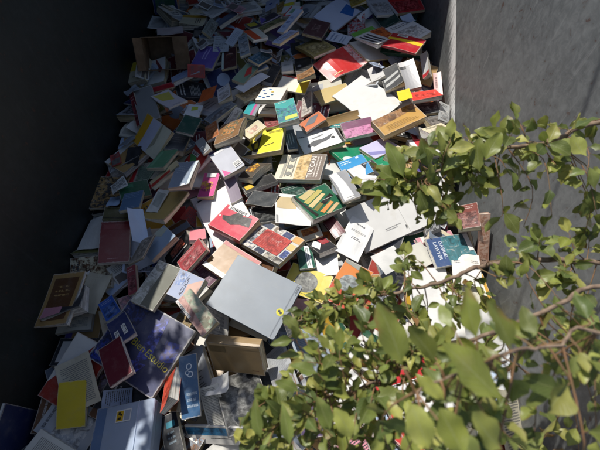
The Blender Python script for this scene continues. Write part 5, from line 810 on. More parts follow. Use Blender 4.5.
('book','pb',(-.354,.388,-.127,.825,.544,-.155,-.566,.787,-.247,.142,.2),.021,'c63034',[('r',0,.5,1,1,'b8935c'),('m',.15,.2,.85,.32,1,'dcdad4',0)],'red paperback with a tan lower half, beyond the torn white scrap',{'lift':.025}),
('book','pb',(-.628,2.503,-.083,-.443,.893,-.081,-.887,-.423,.183,.13,.2),.031,'e6e4de',[('r',0,.12,1,.3,'b8935c'),('m',.15,.4,.8,.6,2,'4a4a4e',0)],'thick white paperback with a tan band, beyond the purple book',{'lift':.036}),
('book','hb',(-.622,.74,-.077,-.805,-.517,.292,.54,-.842,-.001,.137,.2),.031,'d2702e',[('r',0,.5,1,1,'78828e'),('m',.15,.2,.85,.32,1,'4a4a4e',0)],'thick orange hardback with a slate grey lower half, in front of the grey half-lit book',{}),
('sheet_of_paper','sheet',(.0902,1.9212,-.0504,-.98,-.103,-.17,.149,-.949,-.278,.139,.21),.003,'c4c6c8',[('m',.1,.1,.9,.9,22,'8a8a88',0)],'creased pale grey sheet of small print, beyond the slim tilted grey book',{'curl':.023}),
('sheet_of_paper','sheet',(-.0685,.5758,-.0855,-.929,-.323,.179,.327,-.945,-.006,.17,.22),.003,'bcc8d8',[],'creased pale blue sheet without print, on the dark-wall side of the wedged dark book',{'curl':.02}),
('book','hb',(-.658,2.275,-.101,-.1,.994,-.035,-.982,-.104,-.157,.163,.24),.021,'dedcd8',[('R',.12,.3,.88,.85,'b4c6e0','dedcd8'),('m',.15,.08,.85,.2,1,'4a4a4e',0)],'white hardback with a mottled pale blue picture, in front of the purple book',{}),
('book','pb',(.178,2.501,-.05,.931,.274,-.241,-.243,.958,.152,.194,.27),.007,'2d5a42',[('R',.12,.3,.88,.85,'8d7390','2d5a42'),('m',.15,.08,.85,.2,1,'dcdad4',0)],'dark green paperback with a mottled mauve picture, on the grey-wall side of the olive-tan magazine',{'lift':.026}),
('book','hb',(-.552,.733,-.047,-.969,.063,.24,-.023,-.986,.167,.148,.2),.016,'b9bcc0',[('r',0,.12,1,.3,'78828e'),('m',.15,.4,.8,.6,2,'4a4a4e',0)],'pale grey hardback with a slate grey band, beyond the marbled book',{}),
('book','pb',(.314,.678,-.036,-.964,-.151,.221,.141,-.988,-.063,.119,.17),.025,'b8935c',[('R',.08,.06,.92,.5,'c63034','b8935c'),('m',.1,.56,.9,.94,11,'4a4a4e',0)],'tan paperback with a red picture above small print, in front of the pointed pale sheet',{}),
('book','pb',(.78,2.89,-.083,.319,.928,-.193,-.903,.359,.236,.128,.18),.025,'2f8a8c',[('R',.08,.06,.92,.5,'e0c838','2f8a8c'),('m',.1,.56,.9,.94,11,'dcdad4',0)],'teal paperback with a yellow picture above small print, in front of the glossy red cover',{}),
('sheet_of_paper','sheet',(-.9105,1.7396,-.0392,-.892,.443,-.089,-.448,-.894,.034,.116,.18),.003,'dfdcd4',[],'creased white sheet without print, in front of the narrow dark red cover',{'curl':.022}),
('book','pb',(.273,1.779,-.068,-.859,.35,-.373,-.425,-.894,.14,.134,.18),.021,'2f8a8c',[('c',.5,.55,.26,'2a3563'),('m',.15,.1,.85,.2,1,'dcdad4',0)],'teal paperback with a navy disc, in front of the cardboard strip',{}),
('book','pb',(-.97,1.457,-.069,.488,-.871,.048,.87,.49,.055,.123,.18),.025,'b9bcc0',[('R',0,0,1,1,'b9bcc0','dedcd8'),('m',.12,.08,.88,.26,2,'4a4a4e',0),('m',.12,.86,.6,.92,2,'4a4a4e',0)],'small pale grey paperback with mottled white print all over, beyond the dark green shaded book',{'lift':.037}),
('book','pb',(-.782,1.244,-.074,.447,-.892,.073,.878,.453,.157,.161,.24),.016,'c63034',[('c',.5,.55,.26,'8d7390'),('m',.15,.1,.85,.2,1,'dcdad4',0)],'red paperback with a mauve disc, on the dark-wall side of the narrow printed leaflet',{'lift':.01}),
('book','pb',(.483,2.363,-.094,-.998,.059,-.005,-.059,-.998,.016,.151,.21),.013,'6556a0',[('r',.12,.1,.88,.9,'e6e4de'),('m',.25,.25,.75,.5,3,'6556a0',0)],'violet paperback with a white panel, beyond the white and grey paperback',{}),
('book','pb',(.091,.467,-.044,-.58,.813,-.059,-.815,-.578,.042,.162,.24),.007,'2d5a42',[('r',.12,.1,.88,.9,'c2992f'),('m',.25,.25,.75,.5,3,'2d5a42',0)],'thin dark green paperback with a mustard panel, on the grey-wall side of the grey-blue magazine',{'lift':.038}),
('book','hb',(-.696,2.806,-.035,.425,.905,-.001,-.905,.425,.005,.175,.22),.016,'b9bcc0',[('R',.08,.06,.92,.5,'dedcd8','b9bcc0'),('m',.1,.56,.9,.94,11,'4a4a4e',0)],'pale grey hardback with a white picture above small print, beyond the grey-green paperback',{}),
('book','pb',(.239,-.011,-.051,-.796,-.528,-.297,.58,-.805,-.123,.193,.27),.016,'dc96a4',[('R',.08,.06,.92,.5,'76743f','dc96a4'),('m',.1,.56,.9,.94,11,'4a4a4e',0)],'large pink paperback with a olive picture above small print, in front of the grey-blue magazine',{'lift':.03}),
('book','pb',(-.101,.06,-.037,.638,-.77,.015,.754,.62,-.216,.145,.2),.007,'78828e',[('r',0,.5,1,1,'3a3c40'),('m',.15,.2,.85,.32,1,'dcdad4',0)],'thin slate grey paperback with a charcoal lower half, in front of the grey printed sheet',{'lift':.013}),
('book','pb',(.051,.924,-.034,-.004,-.996,.087,.99,.008,.138,.142,.2),.01,'d2702e',[('R',.12,.3,.88,.85,'e0d5b4','d2702e'),('m',.15,.08,.85,.2,1,'4a4a4e',0)],'thin orange paperback with a mottled cream picture, beyond the black book with red patch',{}),
('book','pb',(.685,1.117,-.067,-.99,.078,.115,-.077,-.997,.015,.13,.17),.01,'2a3563',[('R',0,0,1,1,'2a3563','c63034'),('m',.12,.08,.88,.26,2,'dcdad4',0),('m',.12,.86,.6,.92,2,'dcdad4',0)],'small thin navy paperback with mottled red print all over, beyond the blue book with lettering',{'lift':.036}),
('book','pb',(.84,.931,-.081,0,-1,0,.368,0,-.93,.124,.18),.016,'232426',[('r',.12,.1,.88,.9,'a83c30'),('m',.25,.25,.75,.5,3,'232426',0)],'small black paperback with a brick red panel, on the dark-wall side of the wood-coloured book',{}),
('book','pb',(-.341,.537,-.096,-.386,.922,.001,-.922,-.386,0,.15,.2),.031,'b8935c',[('r',0,.12,1,.3,'b9bcc0'),('m',.15,.4,.8,.6,2,'4a4a4e',0)],'thick tan paperback with a pale grey band, beyond the thick tan box-like book',{}),
('book','pb',(-.154,.843,-.053,.231,-.973,.001,.973,.231,.002,.159,.21),.01,'c63034',[('p',[(0,0),(.6,0),(0,.8)],'dedcd8'),('m',.4,.6,.9,.75,2,'dcdad4',0)],'thin red paperback with a white corner, in front of the book with picture border',{'lift':.033}),
('book','pb',(-.747,.339,-.092,-.966,.023,.259,0,-.996,.091,.164,.24),.007,'8d7390',[('R',0,0,1,1,'8d7390','6d4a30'),('m',.12,.08,.88,.26,2,'dcdad4',0),('m',.12,.86,.6,.92,2,'dcdad4',0)],'thin mauve paperback with mottled brown print all over, in front of the wine-red book',{}),
('book','pb',(.171,3.02,-.115,.874,-.483,.043,.482,.875,.04,.134,.2),.007,'e6e4de',[('c',.5,.55,.26,'3a3c40'),('m',.15,.1,.85,.2,1,'4a4a4e',0)],'white paperback with a charcoal disc, on the dark-wall side of the pale blue open magazine',{'lift':.036}),
('book','pb',(.769,1.743,-.121,-.288,.955,.066,-.884,-.292,.365,.139,.2),.031,'232426',[('p',[(0,0),(.6,0),(0,.8)],'6d4a30'),('m',.4,.6,.9,.75,2,'dcdad4',0)],'thick black paperback with a brown corner, beyond the white book with red stripe',{'lift':.03}),
('book','pb',(-.995,1.218,-.084,.96,-.079,.268,.109,.989,-.1,.141,.2),.021,'232426',[('p',[(0,0),(.6,0),(0,.8)],'e6e4de'),('m',.4,.6,.9,.75,2,'dcdad4',0)],'black paperback with a white corner, on the dark-wall side of the olive book',{}),
('book','pb',(-.009,1.616,-.04,.566,.824,.003,-.813,.558,.163,.162,.24),.013,'b9bcc0',[],'pale grey paperback with a bare cover, beyond the slate lettered paperback',{'lift':.013}),
('book','pb',(-.344,.943,-.097,-.185,.982,.036,-.982,-.186,.037,.143,.2),.01,'b4c6e0',[('R',.08,.06,.92,.5,'c63034','b4c6e0'),('m',.1,.56,.9,.94,11,'4a4a4e',0)],'thin pale blue paperback with a red picture above small print, beyond the tan kraft book',{'lift':.018}),
('book','pb',(.727,1.446,-.075,.041,.983,-.178,-.932,.102,.348,.189,.24),.01,'b8935c',[('p',[(0,0),(.6,0),(0,.8)],'6556a0'),('m',.4,.6,.9,.75,2,'4a4a4e',0)],'large tan paperback with a violet corner, in front of the white book with red stripe',{'lift':.029}),
('book','hb',(-.012,1.347,-.095,.928,.371,.009,-.364,.914,-.18,.131,.2),.025,'dc96a4',[('R',0,0,1,1,'dc96a4','78828e'),('m',.12,.08,.88,.26,2,'4a4a4e',0),('m',.12,.86,.6,.92,2,'4a4a4e',0)],'pink hardback with mottled slate grey print all over, beyond the green pencil book',{}),
('sheet_of_paper','sheet',(-.2724,1.3456,-.0481,.028,.997,.067,-.995,.021,.101,.141,.18),.003,'e8e6e0',[('m',.1,.1,.9,.9,22,'8a8a88',0)],'creased white sheet of small print, on the dark-wall side of the bowed brown paperback',{'curl':.017}),
('book','pb',(.453,.25,-.033,-.467,.883,-.041,-.879,-.459,.127,.21,.27),.01,'c63034',[],'large thin red paperback with a bare cover, in front of the sheet behind the leaves',{'lift':.023}),
('book','pb',(-.445,1.128,-.1,.147,-.988,-.04,.942,.152,-.299,.156,.2),.016,'c2992f',[('R',.12,.3,.88,.85,'e6e4de','c2992f'),('m',.15,.08,.85,.2,1,'4a4a4e',0)],'mustard paperback with a mottled white picture, beyond the small pink book',{'lift':.017}),
('book','hb',(.105,.895,-.137,.217,.975,-.056,-.966,.207,-.153,.194,.27),.021,'78828e',[('r',0,.5,1,1,'b9bcc0'),('m',.15,.2,.85,.32,1,'dcdad4',0)],'large slate grey hardback with a pale grey lower half, beyond the orange book with disc',{}),
('book','pb',(-.475,1.157,-.1,.87,-.41,-.273,.389,.912,-.129,.144,.21),.007,'78828e',[('p',[(0,0),(.6,0),(0,.8)],'b8935c'),('m',.4,.6,.9,.75,2,'dcdad4',0)],'thin slate grey paperback with a tan corner, beyond the small pink book',{}),
('book','pb',(.201,1.546,-.08,-.164,-.986,-.022,.986,-.163,-.041,.141,.2),.013,'e0d5b4',[('R',0,0,1,1,'e0d5b4','dc96a4'),('m',.12,.08,.88,.26,2,'4a4a4e',0),('m',.12,.86,.6,.92,2,'4a4a4e',0)],'cream paperback with mottled pink print all over, in front of the plum and pink book',{}),
('book','pb',(.533,.701,-.06,.568,-.791,-.226,.811,.585,-.008,.118,.17),.01,'b4c6e0',[('r',0,.5,1,1,'dedcd8'),('m',.15,.2,.85,.32,1,'4a4a4e',0)],'small pale blue paperback with a white lower half, in front of the pointed pale sheet',{}),
('book','pb',(-.468,2.519,-.035,-.737,-.625,.257,.647,-.762,.001,.133,.17),.016,'232426',[('r',0,.5,1,1,'6b2530'),('m',.15,.2,.85,.32,1,'dcdad4',0)],'black paperback with a maroon lower half, on the dark-wall side of the pale grey leaflet',{'lift':.016}),
('book','pb',(.069,.939,-.121,-.188,.976,-.112,-.972,-.201,-.118,.156,.24),.016,'e0d5b4',[('r',0,.12,1,.3,'2a3563'),('m',.15,.4,.8,.6,2,'4a4a4e',0)],'cream paperback with a navy band, in front of the black book with red patch',{'lift':.02}),
('book','pb',(-.703,2.252,-.15,-.869,.495,-.001,-.495,-.869,.001,.16,.21),.025,'b9bcc0',[('r',0,0,.2,1,'c63034'),('m',.3,.2,.9,.45,3,'4a4a4e',0)],'pale grey paperback with a red strip along one side, beyond the orange card',{}),
('book','pb',(.068,2.922,-.099,-.787,.565,-.247,-.532,-.825,-.193,.123,.17),.013,'dedcd8',[],'small white paperback with a bare cover, beyond the dark brown emblem book',{'lift':.01}),
('book','pb',(-.169,1.324,-.075,.288,.953,.093,-.951,.296,-.085,.155,.2),.01,'2d5a42',[('R',0,0,1,1,'2d5a42','76743f'),('m',.12,.08,.88,.26,2,'dcdad4',0),('m',.12,.86,.6,.92,2,'dcdad4',0)],'thin dark green paperback with mottled olive print all over, beyond the black card folder',{}),
('book','hb',(.381,1.638,-.102,-.396,.91,.127,-.918,-.392,-.056,.175,.24),.016,'c2992f',[('r',0,.5,1,1,'a83c30'),('m',.15,.2,.85,.32,1,'4a4a4e',0)],'mustard hardback with a brick red lower half, beyond the lavender booklet',{}),
('book','pb',(.732,.766,-.111,-.324,.938,-.128,-.943,-.33,-.032,.157,.21),.021,'76743f',[('R',0,0,1,1,'76743f','dedcd8'),('m',.12,.08,.88,.26,2,'dcdad4',0),('m',.12,.86,.6,.92,2,'dcdad4',0)],'olive paperback with mottled white print all over, in front of the blue book with lettering',{'lift':.023}),
('book','pb',(.792,.377,-.094,.966,-.235,-.112,.224,.969,-.1,.149,.2),.025,'b9bcc0',[('R',.12,.3,.88,.85,'b4c6e0','b9bcc0'),('m',.15,.08,.85,.2,1,'4a4a4e',0)],'pale grey paperback with a mottled pale blue picture, in front of the yellow-edged book',{'lift':.032}),
('sheet_of_paper','sheet',(-.6142,2.5859,-.0562,-.85,.525,.031,-.51,-.837,.198,.154,.22),.003,'e8e6e0',[('m',.1,.1,.9,.9,22,'8a8a88',0)],'creased white sheet of small print, in front of the grey-green paperback',{'curl':.025}),
('book','pb',(-.566,.949,-.089,.239,-.971,-.021,.971,.239,-.016,.142,.22),.013,'e6e4de',[('r',0,.12,1,.3,'e0d5b4'),('m',.15,.4,.8,.6,2,'4a4a4e',0)],'white paperback with a cream band, beyond the brick-red hardback',{}),
('sheet_of_paper','sheet',(-.1758,2.8223,-.0934,-.962,-.268,-.049,.27,-.917,-.294,.204,.27),.003,'c4c6c8',[('m',.1,.1,.9,.9,22,'8a8a88',0)],'creased pale grey sheet of small print, beyond the long dark magazine',{'curl':.017}),
('book','pb',(-.929,1.917,-.073,.871,.491,.002,-.491,.871,.001,.149,.2),.007,'76743f',[('R',.12,.3,.88,.85,'6d4a30','76743f'),('m',.15,.08,.85,.2,1,'dcdad4',0)],'partly buried thin olive paperback, in front of the yellow-panelled magazine',{}),
('book','pb',(.561,.7,-.05,.97,-.181,-.162,.204,.969,.14,.166,.22),.025,'232426',[('r',0,0,.2,1,'c2992f'),('m',.3,.2,.9,.45,3,'dcdad4',0)],'partly buried black paperback, on the dark-wall side of the page under the thin branch',{}),
('book','pb',(-.595,.714,-.091,-.959,-.102,.264,.139,-.982,.125,.129,.17),.007,'dedcd8',[('p',[(0,0),(.6,0),(0,.8)],'76743f'),('m',.4,.6,.9,.75,2,'4a4a4e',0)],'partly buried small thin white paperback, in front of the grey half-lit book',{'lift':.011}),
('booklet','sheet',(-.665,2.708,.019,.861,-.496,.113,.469,.688,-.554,.064,.139),.004,'dcdad4',[('m',.1,.08,.9,.92,12,'5a5a5c',0)],'thin white booklet of small print beyond the grey-green paperback',{'curl':.012}),
('leaflet','sheet',(-.906,1.219,.048,.469,-.831,.3,.814,.539,.219,.078,.086),.004,'dcdad4',[('m',.1,.08,.9,.92,12,'5a5a5c',0)],'thin white leaflet of small print on the dark-wall side of the dark green shaded book',{'curl':.012}),
('leaflet','sheet',(.643,1,-.004,-.132,-.951,.281,.861,.03,.507,.073,.084),.004,'2c2c2e',[('m',.1,.08,.9,.92,12,'b0b0b0',0)],'thin black leaflet of small print beyond the blue book with lettering',{'curl':.014}),
('leaflet','sheet',(-.248,2.884,-.06,.381,-.898,-.222,.92,.344,.186,.051,.127),.004,'bfc2c6',[('m',.1,.08,.9,.92,12,'5a5a5c',0)],'thin pale grey leaflet of small print on the dark-wall side of the ochre paperback',{'curl':.01}),
('booklet','sheet',(.692,1.208,-.061,-.901,-.274,.337,.311,-.949,.061,.083,.113),.004,'2c2c2e',[('m',.1,.08,.9,.92,12,'b0b0b0',0)],'thin black booklet of small print on the dark-wall side of the reddish brown book',{'curl':.019}),
('leaflet','sheet',(-.541,1.098,-.064,-.499,-.847,-.186,.752,-.316,-.578,.075,.121),.004,'b04a44',[('m',.1,.08,.9,.92,12,'5a5a5c',0)],'thin faded red leaflet of small print on the grey-wall side of the mustard magazine',{'curl':.011}),
('leaflet','sheet',(-.887,2.315,-.099,-.154,-.905,-.398,.949,-.248,.197,.077,.112),.004,'8f959c',[],'thin grey leaflet without print in front of the pinkish sheet',{'curl':.007}),
('leaflet','sheet',(-.164,2.694,-.047,-.614,-.786,.07,.694,-.495,.523,.085,.09),.004,'8f959c',[],'thin grey leaflet without print in front of the ochre paperback',{'curl':.014}),
('leaflet','sheet',(-.984,2.118,.016,.034,-.976,-.216,.93,.11,-.35,.084,.081),.004,'dcdad4',[('R',.08,.08,.92,.55,'77706a','dcdad4'),('m',.1,.64,.9,.92,5,'6a6a6c',0)],'thin white leaflet with a picture on the dark-wall side of the small long red book',{'curl':.007}),
('leaflet','sheet',(-.906,1.455,-.002,-.994,.022,-.109,-.005,-.988,-.156,.081,.122),.004,'2c2c2e',[],'thin black leaflet without print on the dark-wall side of the yellow-striped open book',{'curl':.006}),
('leaflet','sheet',(-.802,2.348,-.026,-.95,-.308,-.044,.304,-.949,.089,.088,.086),.004,'bfc2c6',[],'thin pale grey leaflet without print in front of the pinkish sheet',{'curl':.02}),
('leaflet','sheet',(-.972,2.443,-.017,-.825,-.381,-.416,.256,-.91,.327,.069,.138),.004,'dfd5b8',[('R',.08,.08,.92,.55,'77706a','dfd5b8'),('m',.1,.64,.9,.92,5,'6a6a6c',0)],'thin cream leaflet with a picture on the dark-wall side of the pinkish sheet',{'curl':.016}),
('leaflet','sheet',(-.948,2.587,-.099,-.957,-.2,-.212,.086,-.889,.451,.083,.119),.004,'b4c2da',[('m',.1,.08,.9,.92,12,'5a5a5c',0)],'thin pale blue leaflet of small print on the dark-wall side of the pinkish sheet',{'curl':.011}),
('leaflet','sheet',(-.635,2.089,.052,.008,-.854,-.52,.974,.124,-.189,.081,.103),.004,'b04a44',[('m',.1,.08,.9,.92,12,'5a5a5c',0)],'thin faded red leaflet of small print in front of the purple book',{'curl':.007}),
('booklet','sheet',(-.351,2.775,-.058,-.757,-.637,.146,.535,-.732,-.422,.078,.127),.004,'8f959c',[('R',.08,.08,.92,.55,'77706a','8f959c'),('m',.1,.64,.9,.92,5,'6a6a6c',0)],'thin grey booklet with a picture beyond the long dark magazine',{'curl':.015}),
('leaflet','sheet',(-.766,.813,-.027,-.288,.889,-.356,-.888,-.11,.446,.088,.119),.004,'b4c2da',[('R',.08,.08,.92,.55,'77706a','b4c2da'),('m',.1,.64,.9,.92,5,'6a6a6c',0)],'thin pale blue leaflet with a picture in front of the leaning grey-brown hardback',{'curl':.022}),
('leaflet','sheet',(-.842,.787,-.059,-.648,-.722,.242,.562,-.667,-.489,.08,.118),.004,'dcdad4',[('R',.08,.08,.92,.55,'77706a','dcdad4'),('m',.1,.64,.9,.92,5,'6a6a6c',0)],'thin white leaflet with a picture in front of the large dark red book',{'curl':.016}),
('leaflet','sheet',(.472,2.122,.061,.866,-.499,-.027,.409,.739,-.535,.082,.126),.004,'b4c2da',[('m',.1,.08,.9,.92,12,'5a5a5c',0)],'thin pale blue leaflet of small print beyond the white and grey paperback',{'curl':.013}),
('booklet','sheet',(-.959,1.567,-.008,.929,-.269,.252,.334,.905,-.264,.067,.107),.004,'8f959c',[],'thin grey booklet without print on the dark-wall side of the yellow-striped open book',{'curl':.009}),
('booklet','sheet',(.361,.634,-.015,-.416,-.868,-.271,.862,-.282,-.42,.086,.093),.004,'bfc2c6',[('m',.1,.08,.9,.92,12,'5a5a5c',0)],'thin pale grey booklet of small print in front of the pointed pale sheet',{'curl':.01}),
('leaflet','sheet',(-.013,.593,.021,-.166,-.843,-.511,.975,-.063,-.212,.087,.088),.004,'c79aa0',[],'thin dusty pink leaflet without print beyond the wedged dark book',{'curl':.008}),
('leaflet','sheet',(-.697,2.573,-.006,-.949,.259,-.179,-.208,-.943,-.261,.071,.111),.004,'2c2c2e',[('R',.08,.08,.92,.55,'77706a','2c2c2e'),('m',.1,.64,.9,.92,5,'6a6a6c',0)],'thin black leaflet with a picture on the dark-wall side of the grey-green paperback',{'curl':.006}),
('leaflet','sheet',(.721,1.418,-.049,-.671,.636,.382,-.727,-.665,-.172,.065,.113),.004,'bfc2c6',[('m',.1,.08,.9,.92,12,'5a5a5c',0)],'thin pale grey leaflet of small print in front of the cream paperback by the wall',{'curl':.018}),
('leaflet','sheet',(.661,1.386,-.021,-.886,-.449,-.117,.435,-.718,-.543,.059,.084),.004,'2c2c2e',[('m',.1,.08,.9,.92,12,'b0b0b0',0)],'thin black leaflet of small print in front of the white book with red stripe',{'curl':.011}),
('leaflet','sheet',(-.031,2.403,-.034,-.921,-.309,.236,.136,-.824,-.55,.057,.111),.004,'2c2c2e',[],'thin black leaflet without print on the grey-wall side of the flat pale blue booklet',{'curl':.02}),
('leaflet','sheet',(-.862,2.484,-.013,.459,-.829,-.319,.85,.514,-.115,.052,.135),.004,'6a7c98',[],'thin slate blue leaflet without print in front of the pinkish sheet',{'curl':.011}),
('leaflet','sheet',(.401,.67,-.051,-.653,-.751,.094,.665,-.628,-.404,.051,.086),.004,'dcdad4',[('R',.08,.08,.92,.55,'77706a','dcdad4'),('m',.1,.64,.9,.92,5,'6a6a6c',0)],'thin white leaflet with a picture in front of the pointed pale sheet',{'curl':.008}),
('leaflet','sheet',(-.214,2.224,.089,-.951,.024,.309,.12,-.891,.438,.07,.126),.004,'bfc2c6',[('m',.1,.08,.9,.92,12,'5a5a5c',0)],'thin pale grey leaflet of small print on the grey-wall side of the petrol blue book',{'curl':.015}),
('leaflet','sheet',(.712,1.091,-.052,-.745,.604,.282,-.553,-.797,.245,.08,.127),.004,'bfc2c6',[('R',.08,.08,.92,.55,'77706a','bfc2c6'),('m',.1,.64,.9,.92,5,'6a6a6c',0)],'thin pale grey leaflet with a picture on the dark-wall side of the reddish brown book',{'curl':.012}),
('booklet','sheet',(-.999,1.438,-.009,-.922,-.386,.006,.386,-.922,-.013,.055,.086),.004,'b04a44',[('R',.08,.08,.92,.55,'77706a','b04a44'),('m',.1,.64,.9,.92,5,'6a6a6c',0)],'thin faded red booklet with a picture beyond the dark green shaded book',{'curl':.008}),
('leaflet','sheet',(.145,1.459,-.047,-.951,.248,-.183,-.204,-.951,-.231,.05,.108),.004,'c0784a',[('R',.08,.08,.92,.55,'77706a','c0784a'),('m',.1,.64,.9,.92,5,'6a6a6c',0)],'thin dull orange leaflet with a picture in front of the white cover with ink sketch',{'curl':.008}),
('leaflet','sheet',(-.422,1.997,-.068,.86,-.094,.501,.224,.953,-.205,.074,.127),.004,'e6e4de',[],'thin white leaflet without print beyond the small whitish book',{'curl':.016}),
('leaflet','sheet',(-.259,2.501,-.05,-.881,.466,.088,-.464,-.885,.036,.054,.101),.004,'2c2c2e',[],'thin black leaflet without print on the grey-wall side of the cream and orange-red book',{'curl':.015}),
('leaflet','sheet',(-.057,1.865,-.192,.366,.798,-.479,-.863,.483,.145,.066,.093),.004,'dfd5b8',[('R',.08,.08,.92,.55,'77706a','dfd5b8'),('m',.1,.64,.9,.92,5,'6a6a6c',0)],'thin cream leaflet with a picture in front of the white magazine with yellow band',{'curl':.008}),
('booklet','sheet',(-.006,1.718,-.075,.168,.95,-.263,-.922,.246,.299,.055,.136),.004,'dfd5b8',[('R',.08,.08,.92,.55,'77706a','dfd5b8'),('m',.1,.64,.9,.92,5,'6a6a6c',0)],'thin cream booklet with a picture on the grey-wall side of the teal paperback',{'curl':.022}),
('leaflet','sheet',(-.074,.47,-.061,.162,.957,.241,-.958,.211,-.193,.082,.128),.004,'b4c2da',[('m',.1,.08,.9,.92,12,'5a5a5c',0)],'thin pale blue leaflet of small print in front of the wedged dark book',{'curl':.013}),
('leaflet','sheet',(-.665,2.842,.026,-.875,.482,.046,-.481,-.852,-.206,.09,.095),.004,'e6e4de',[('R',.08,.08,.92,.55,'77706a','e6e4de'),('m',.1,.64,.9,.92,5,'6a6a6c',0)],'thin white leaflet with a picture beyond the grey-green paperback',{'curl':.01}),
('leaflet','sheet',(-.847,1.375,-.06,-.359,-.874,-.327,.874,-.438,.212,.088,.102),.004,'8fa48a',[('m',.1,.08,.9,.92,12,'5a5a5c',0)],'thin sage green leaflet of small print on the dark-wall side of the leaf-green paperback',{'curl':.009}),
('leaflet','sheet',(-.635,2.377,.028,.875,.472,.108,-.4,.829,-.39,.068,.136),.004,'e6e4de',[('R',.08,.08,.92,.55,'77706a','e6e4de'),('m',.1,.64,.9,.92,5,'6a6a6c',0)],'thin white leaflet with a picture beyond the purple book',{'curl':.014}),
('leaflet','sheet',(-.44,2.712,.072,.635,.745,.202,-.75,.658,-.067,.065,.137),.004,'c79aa0',[('R',.08,.08,.92,.55,'77706a','c79aa0'),('m',.1,.64,.9,.92,5,'6a6a6c',0)],'thin dusty pink leaflet with a picture on the grey-wall side of the slate-blue paperback',{'curl':.008}),
('booklet','sheet',(-.152,2.374,-.065,-.837,.219,-.501,-.199,-.976,-.094,.077,.128),.004,'e6e4de',[('R',.08,.08,.92,.55,'77706a','e6e4de'),('m',.1,.64,.9,.92,5,'6a6a6c',0)],'thin white booklet with a picture on the dark-wall side of the flat pale blue booklet',{'curl':.008}),
('booklet','sheet',(-.399,2.901,.007,.927,-.325,-.185,.22,.874,-.432,.051,.084),.004,'dfd5b8',[],'thin cream booklet without print beyond the slate-blue paperback',{'curl':.02}),
('leaflet','sheet',(-.504,.545,-.035,-.571,-.82,-.032,.664,-.485,.569,.051,.113),.004,'b39a6c',[('m',.1,.08,.9,.92,12,'5a5a5c',0)],'thin tan leaflet of small print on the dark-wall side of the marbled book',{'curl':.012}),
('leaflet','sheet',(.664,1.716,-.074,-.101,-.956,.274,.943,-.18,-.282,.074,.118),.004,'b4c2da',[],'thin pale blue leaflet without print on the dark-wall side of the brown-grey book',{'curl':.011}),
('leaflet','sheet',(-.978,1.888,.065,.573,-.679,.459,.776,.629,-.039,.06,.083),.004,'8f959c',[],'thin grey leaflet without print beyond the narrow dark red cover',{'curl':.019}),
('booklet','sheet',(-.739,2.787,-.01,.893,.445,.068,-.434,.89,-.139,.088,.113),.004,'dfd5b8',[],'thin cream booklet without print beyond the grey-green paperback',{'curl':.019}),
('leaflet','sheet',(.417,1.996,.042,-.415,-.87,.267,.89,-.326,.32,.088,.119),.004,'bfc2c6',[('R',.08,.08,.92,.55,'77706a','bfc2c6'),('m',.1,.64,.9,.92,5,'6a6a6c',0)],'thin pale grey leaflet with a picture in front of the white and grey paperback',{'curl':.007}),
('booklet','sheet',(.022,2.776,-.029,.634,-.618,.464,.702,.712,-.011,.058,.096),.004,'2c2c2e',[],'thin black booklet without print on the grey-wall side of the red-bordered leaflet',{'curl':.009}),
('leaflet','sheet',(.721,2.584,.076,-.92,-.318,.229,.354,-.926,.135,.074,.086),.004,'b4c2da',[],'thin pale blue leaflet without print beyond the white book by the dark wall',{'curl':.018}),
('leaflet','sheet',(.573,1.022,-.054,.263,-.913,.312,.96,.217,-.175,.087,.116),.004,'dcdad4',[('m',.1,.08,.9,.92,12,'5a5a5c',0)],'thin white leaflet of small print on the grey-wall side of the open blank book',{'curl':.017}),
('booklet','sheet',(-.573,2.837,.026,.964,.041,-.264,-.072,.991,-.11,.085,.101),.004,'b4c2da',[('R',.08,.08,.92,.55,'77706a','b4c2da'),('m',.1,.64,.9,.92,5,'6a6a6c',0)],'thin pale blue booklet with a picture beyond the slate-blue paperback',{'curl':.012}),
('leaflet','sheet',(-.746,2.231,-.011,.573,.714,.402,-.768,.639,-.041,.054,.084),.004,'b4c2da',[('m',.1,.08,.9,.92,12,'5a5a5c',0)],'thin pale blue leaflet of small print beyond the long pale blue paperback',{'curl':.021}),
('leaflet','sheet',(-.305,1.47,.014,.555,.808,.198,-.797,.449,.404,.063,.132),.004,'e6e4de',[('R',.08,.08,.92,.55,'77706a','e6e4de'),('m',.1,.64,.9,.92,5,'6a6a6c',0)],'thin white leaflet with a picture on the grey-wall side of the pale grey bordered book',{'curl':.012}),
('leaflet','sheet',(-.773,1.262,-.048,.04,-.931,.362,.845,.225,.485,.057,.092),.004,'c79aa0',[('R',.08,.08,.92,.55,'77706a','c79aa0'),('m',.1,.64,.9,.92,5,'6a6a6c',0)],'thin dusty pink leaflet with a picture beyond the narrow printed leaflet',{'curl':.015}),
('leaflet','sheet',(.022,2.547,-.024,-.707,-.636,-.308,.608,-.77,.195,.082,.083),.004,'6a7c98',[('m',.1,.08,.9,.92,12,'5a5a5c',0)],'thin slate blue leaflet of small print in front of the red-bordered leaflet',{'curl':.017}),
('leaflet','sheet',(.781,1.421,-.073,-.276,-.891,-.361,.946,-.185,-.268,.09,.13),.004,'bfc2c6',[],'thin pale grey leaflet without print in front of the cream paperback by the wall',{'curl':.021}),
('leaflet','sheet',(-.716,.235,-.023,.115,-.989,.096,.991,.108,-.073,.068,.112),.004,'b4c2da',[('m',.1,.08,.9,.92,12,'5a5a5c',0)],'thin pale blue leaflet of small print beyond the plastic file box',{'curl':.017}),
('leaflet','sheet',(.571,1.317,-.082,-.922,-.338,.188,.213,-.849,-.483,.08,.125),.004,'e6e4de',[],'thin white leaflet without print in front of the white book with red stripe',{'curl':.016}),
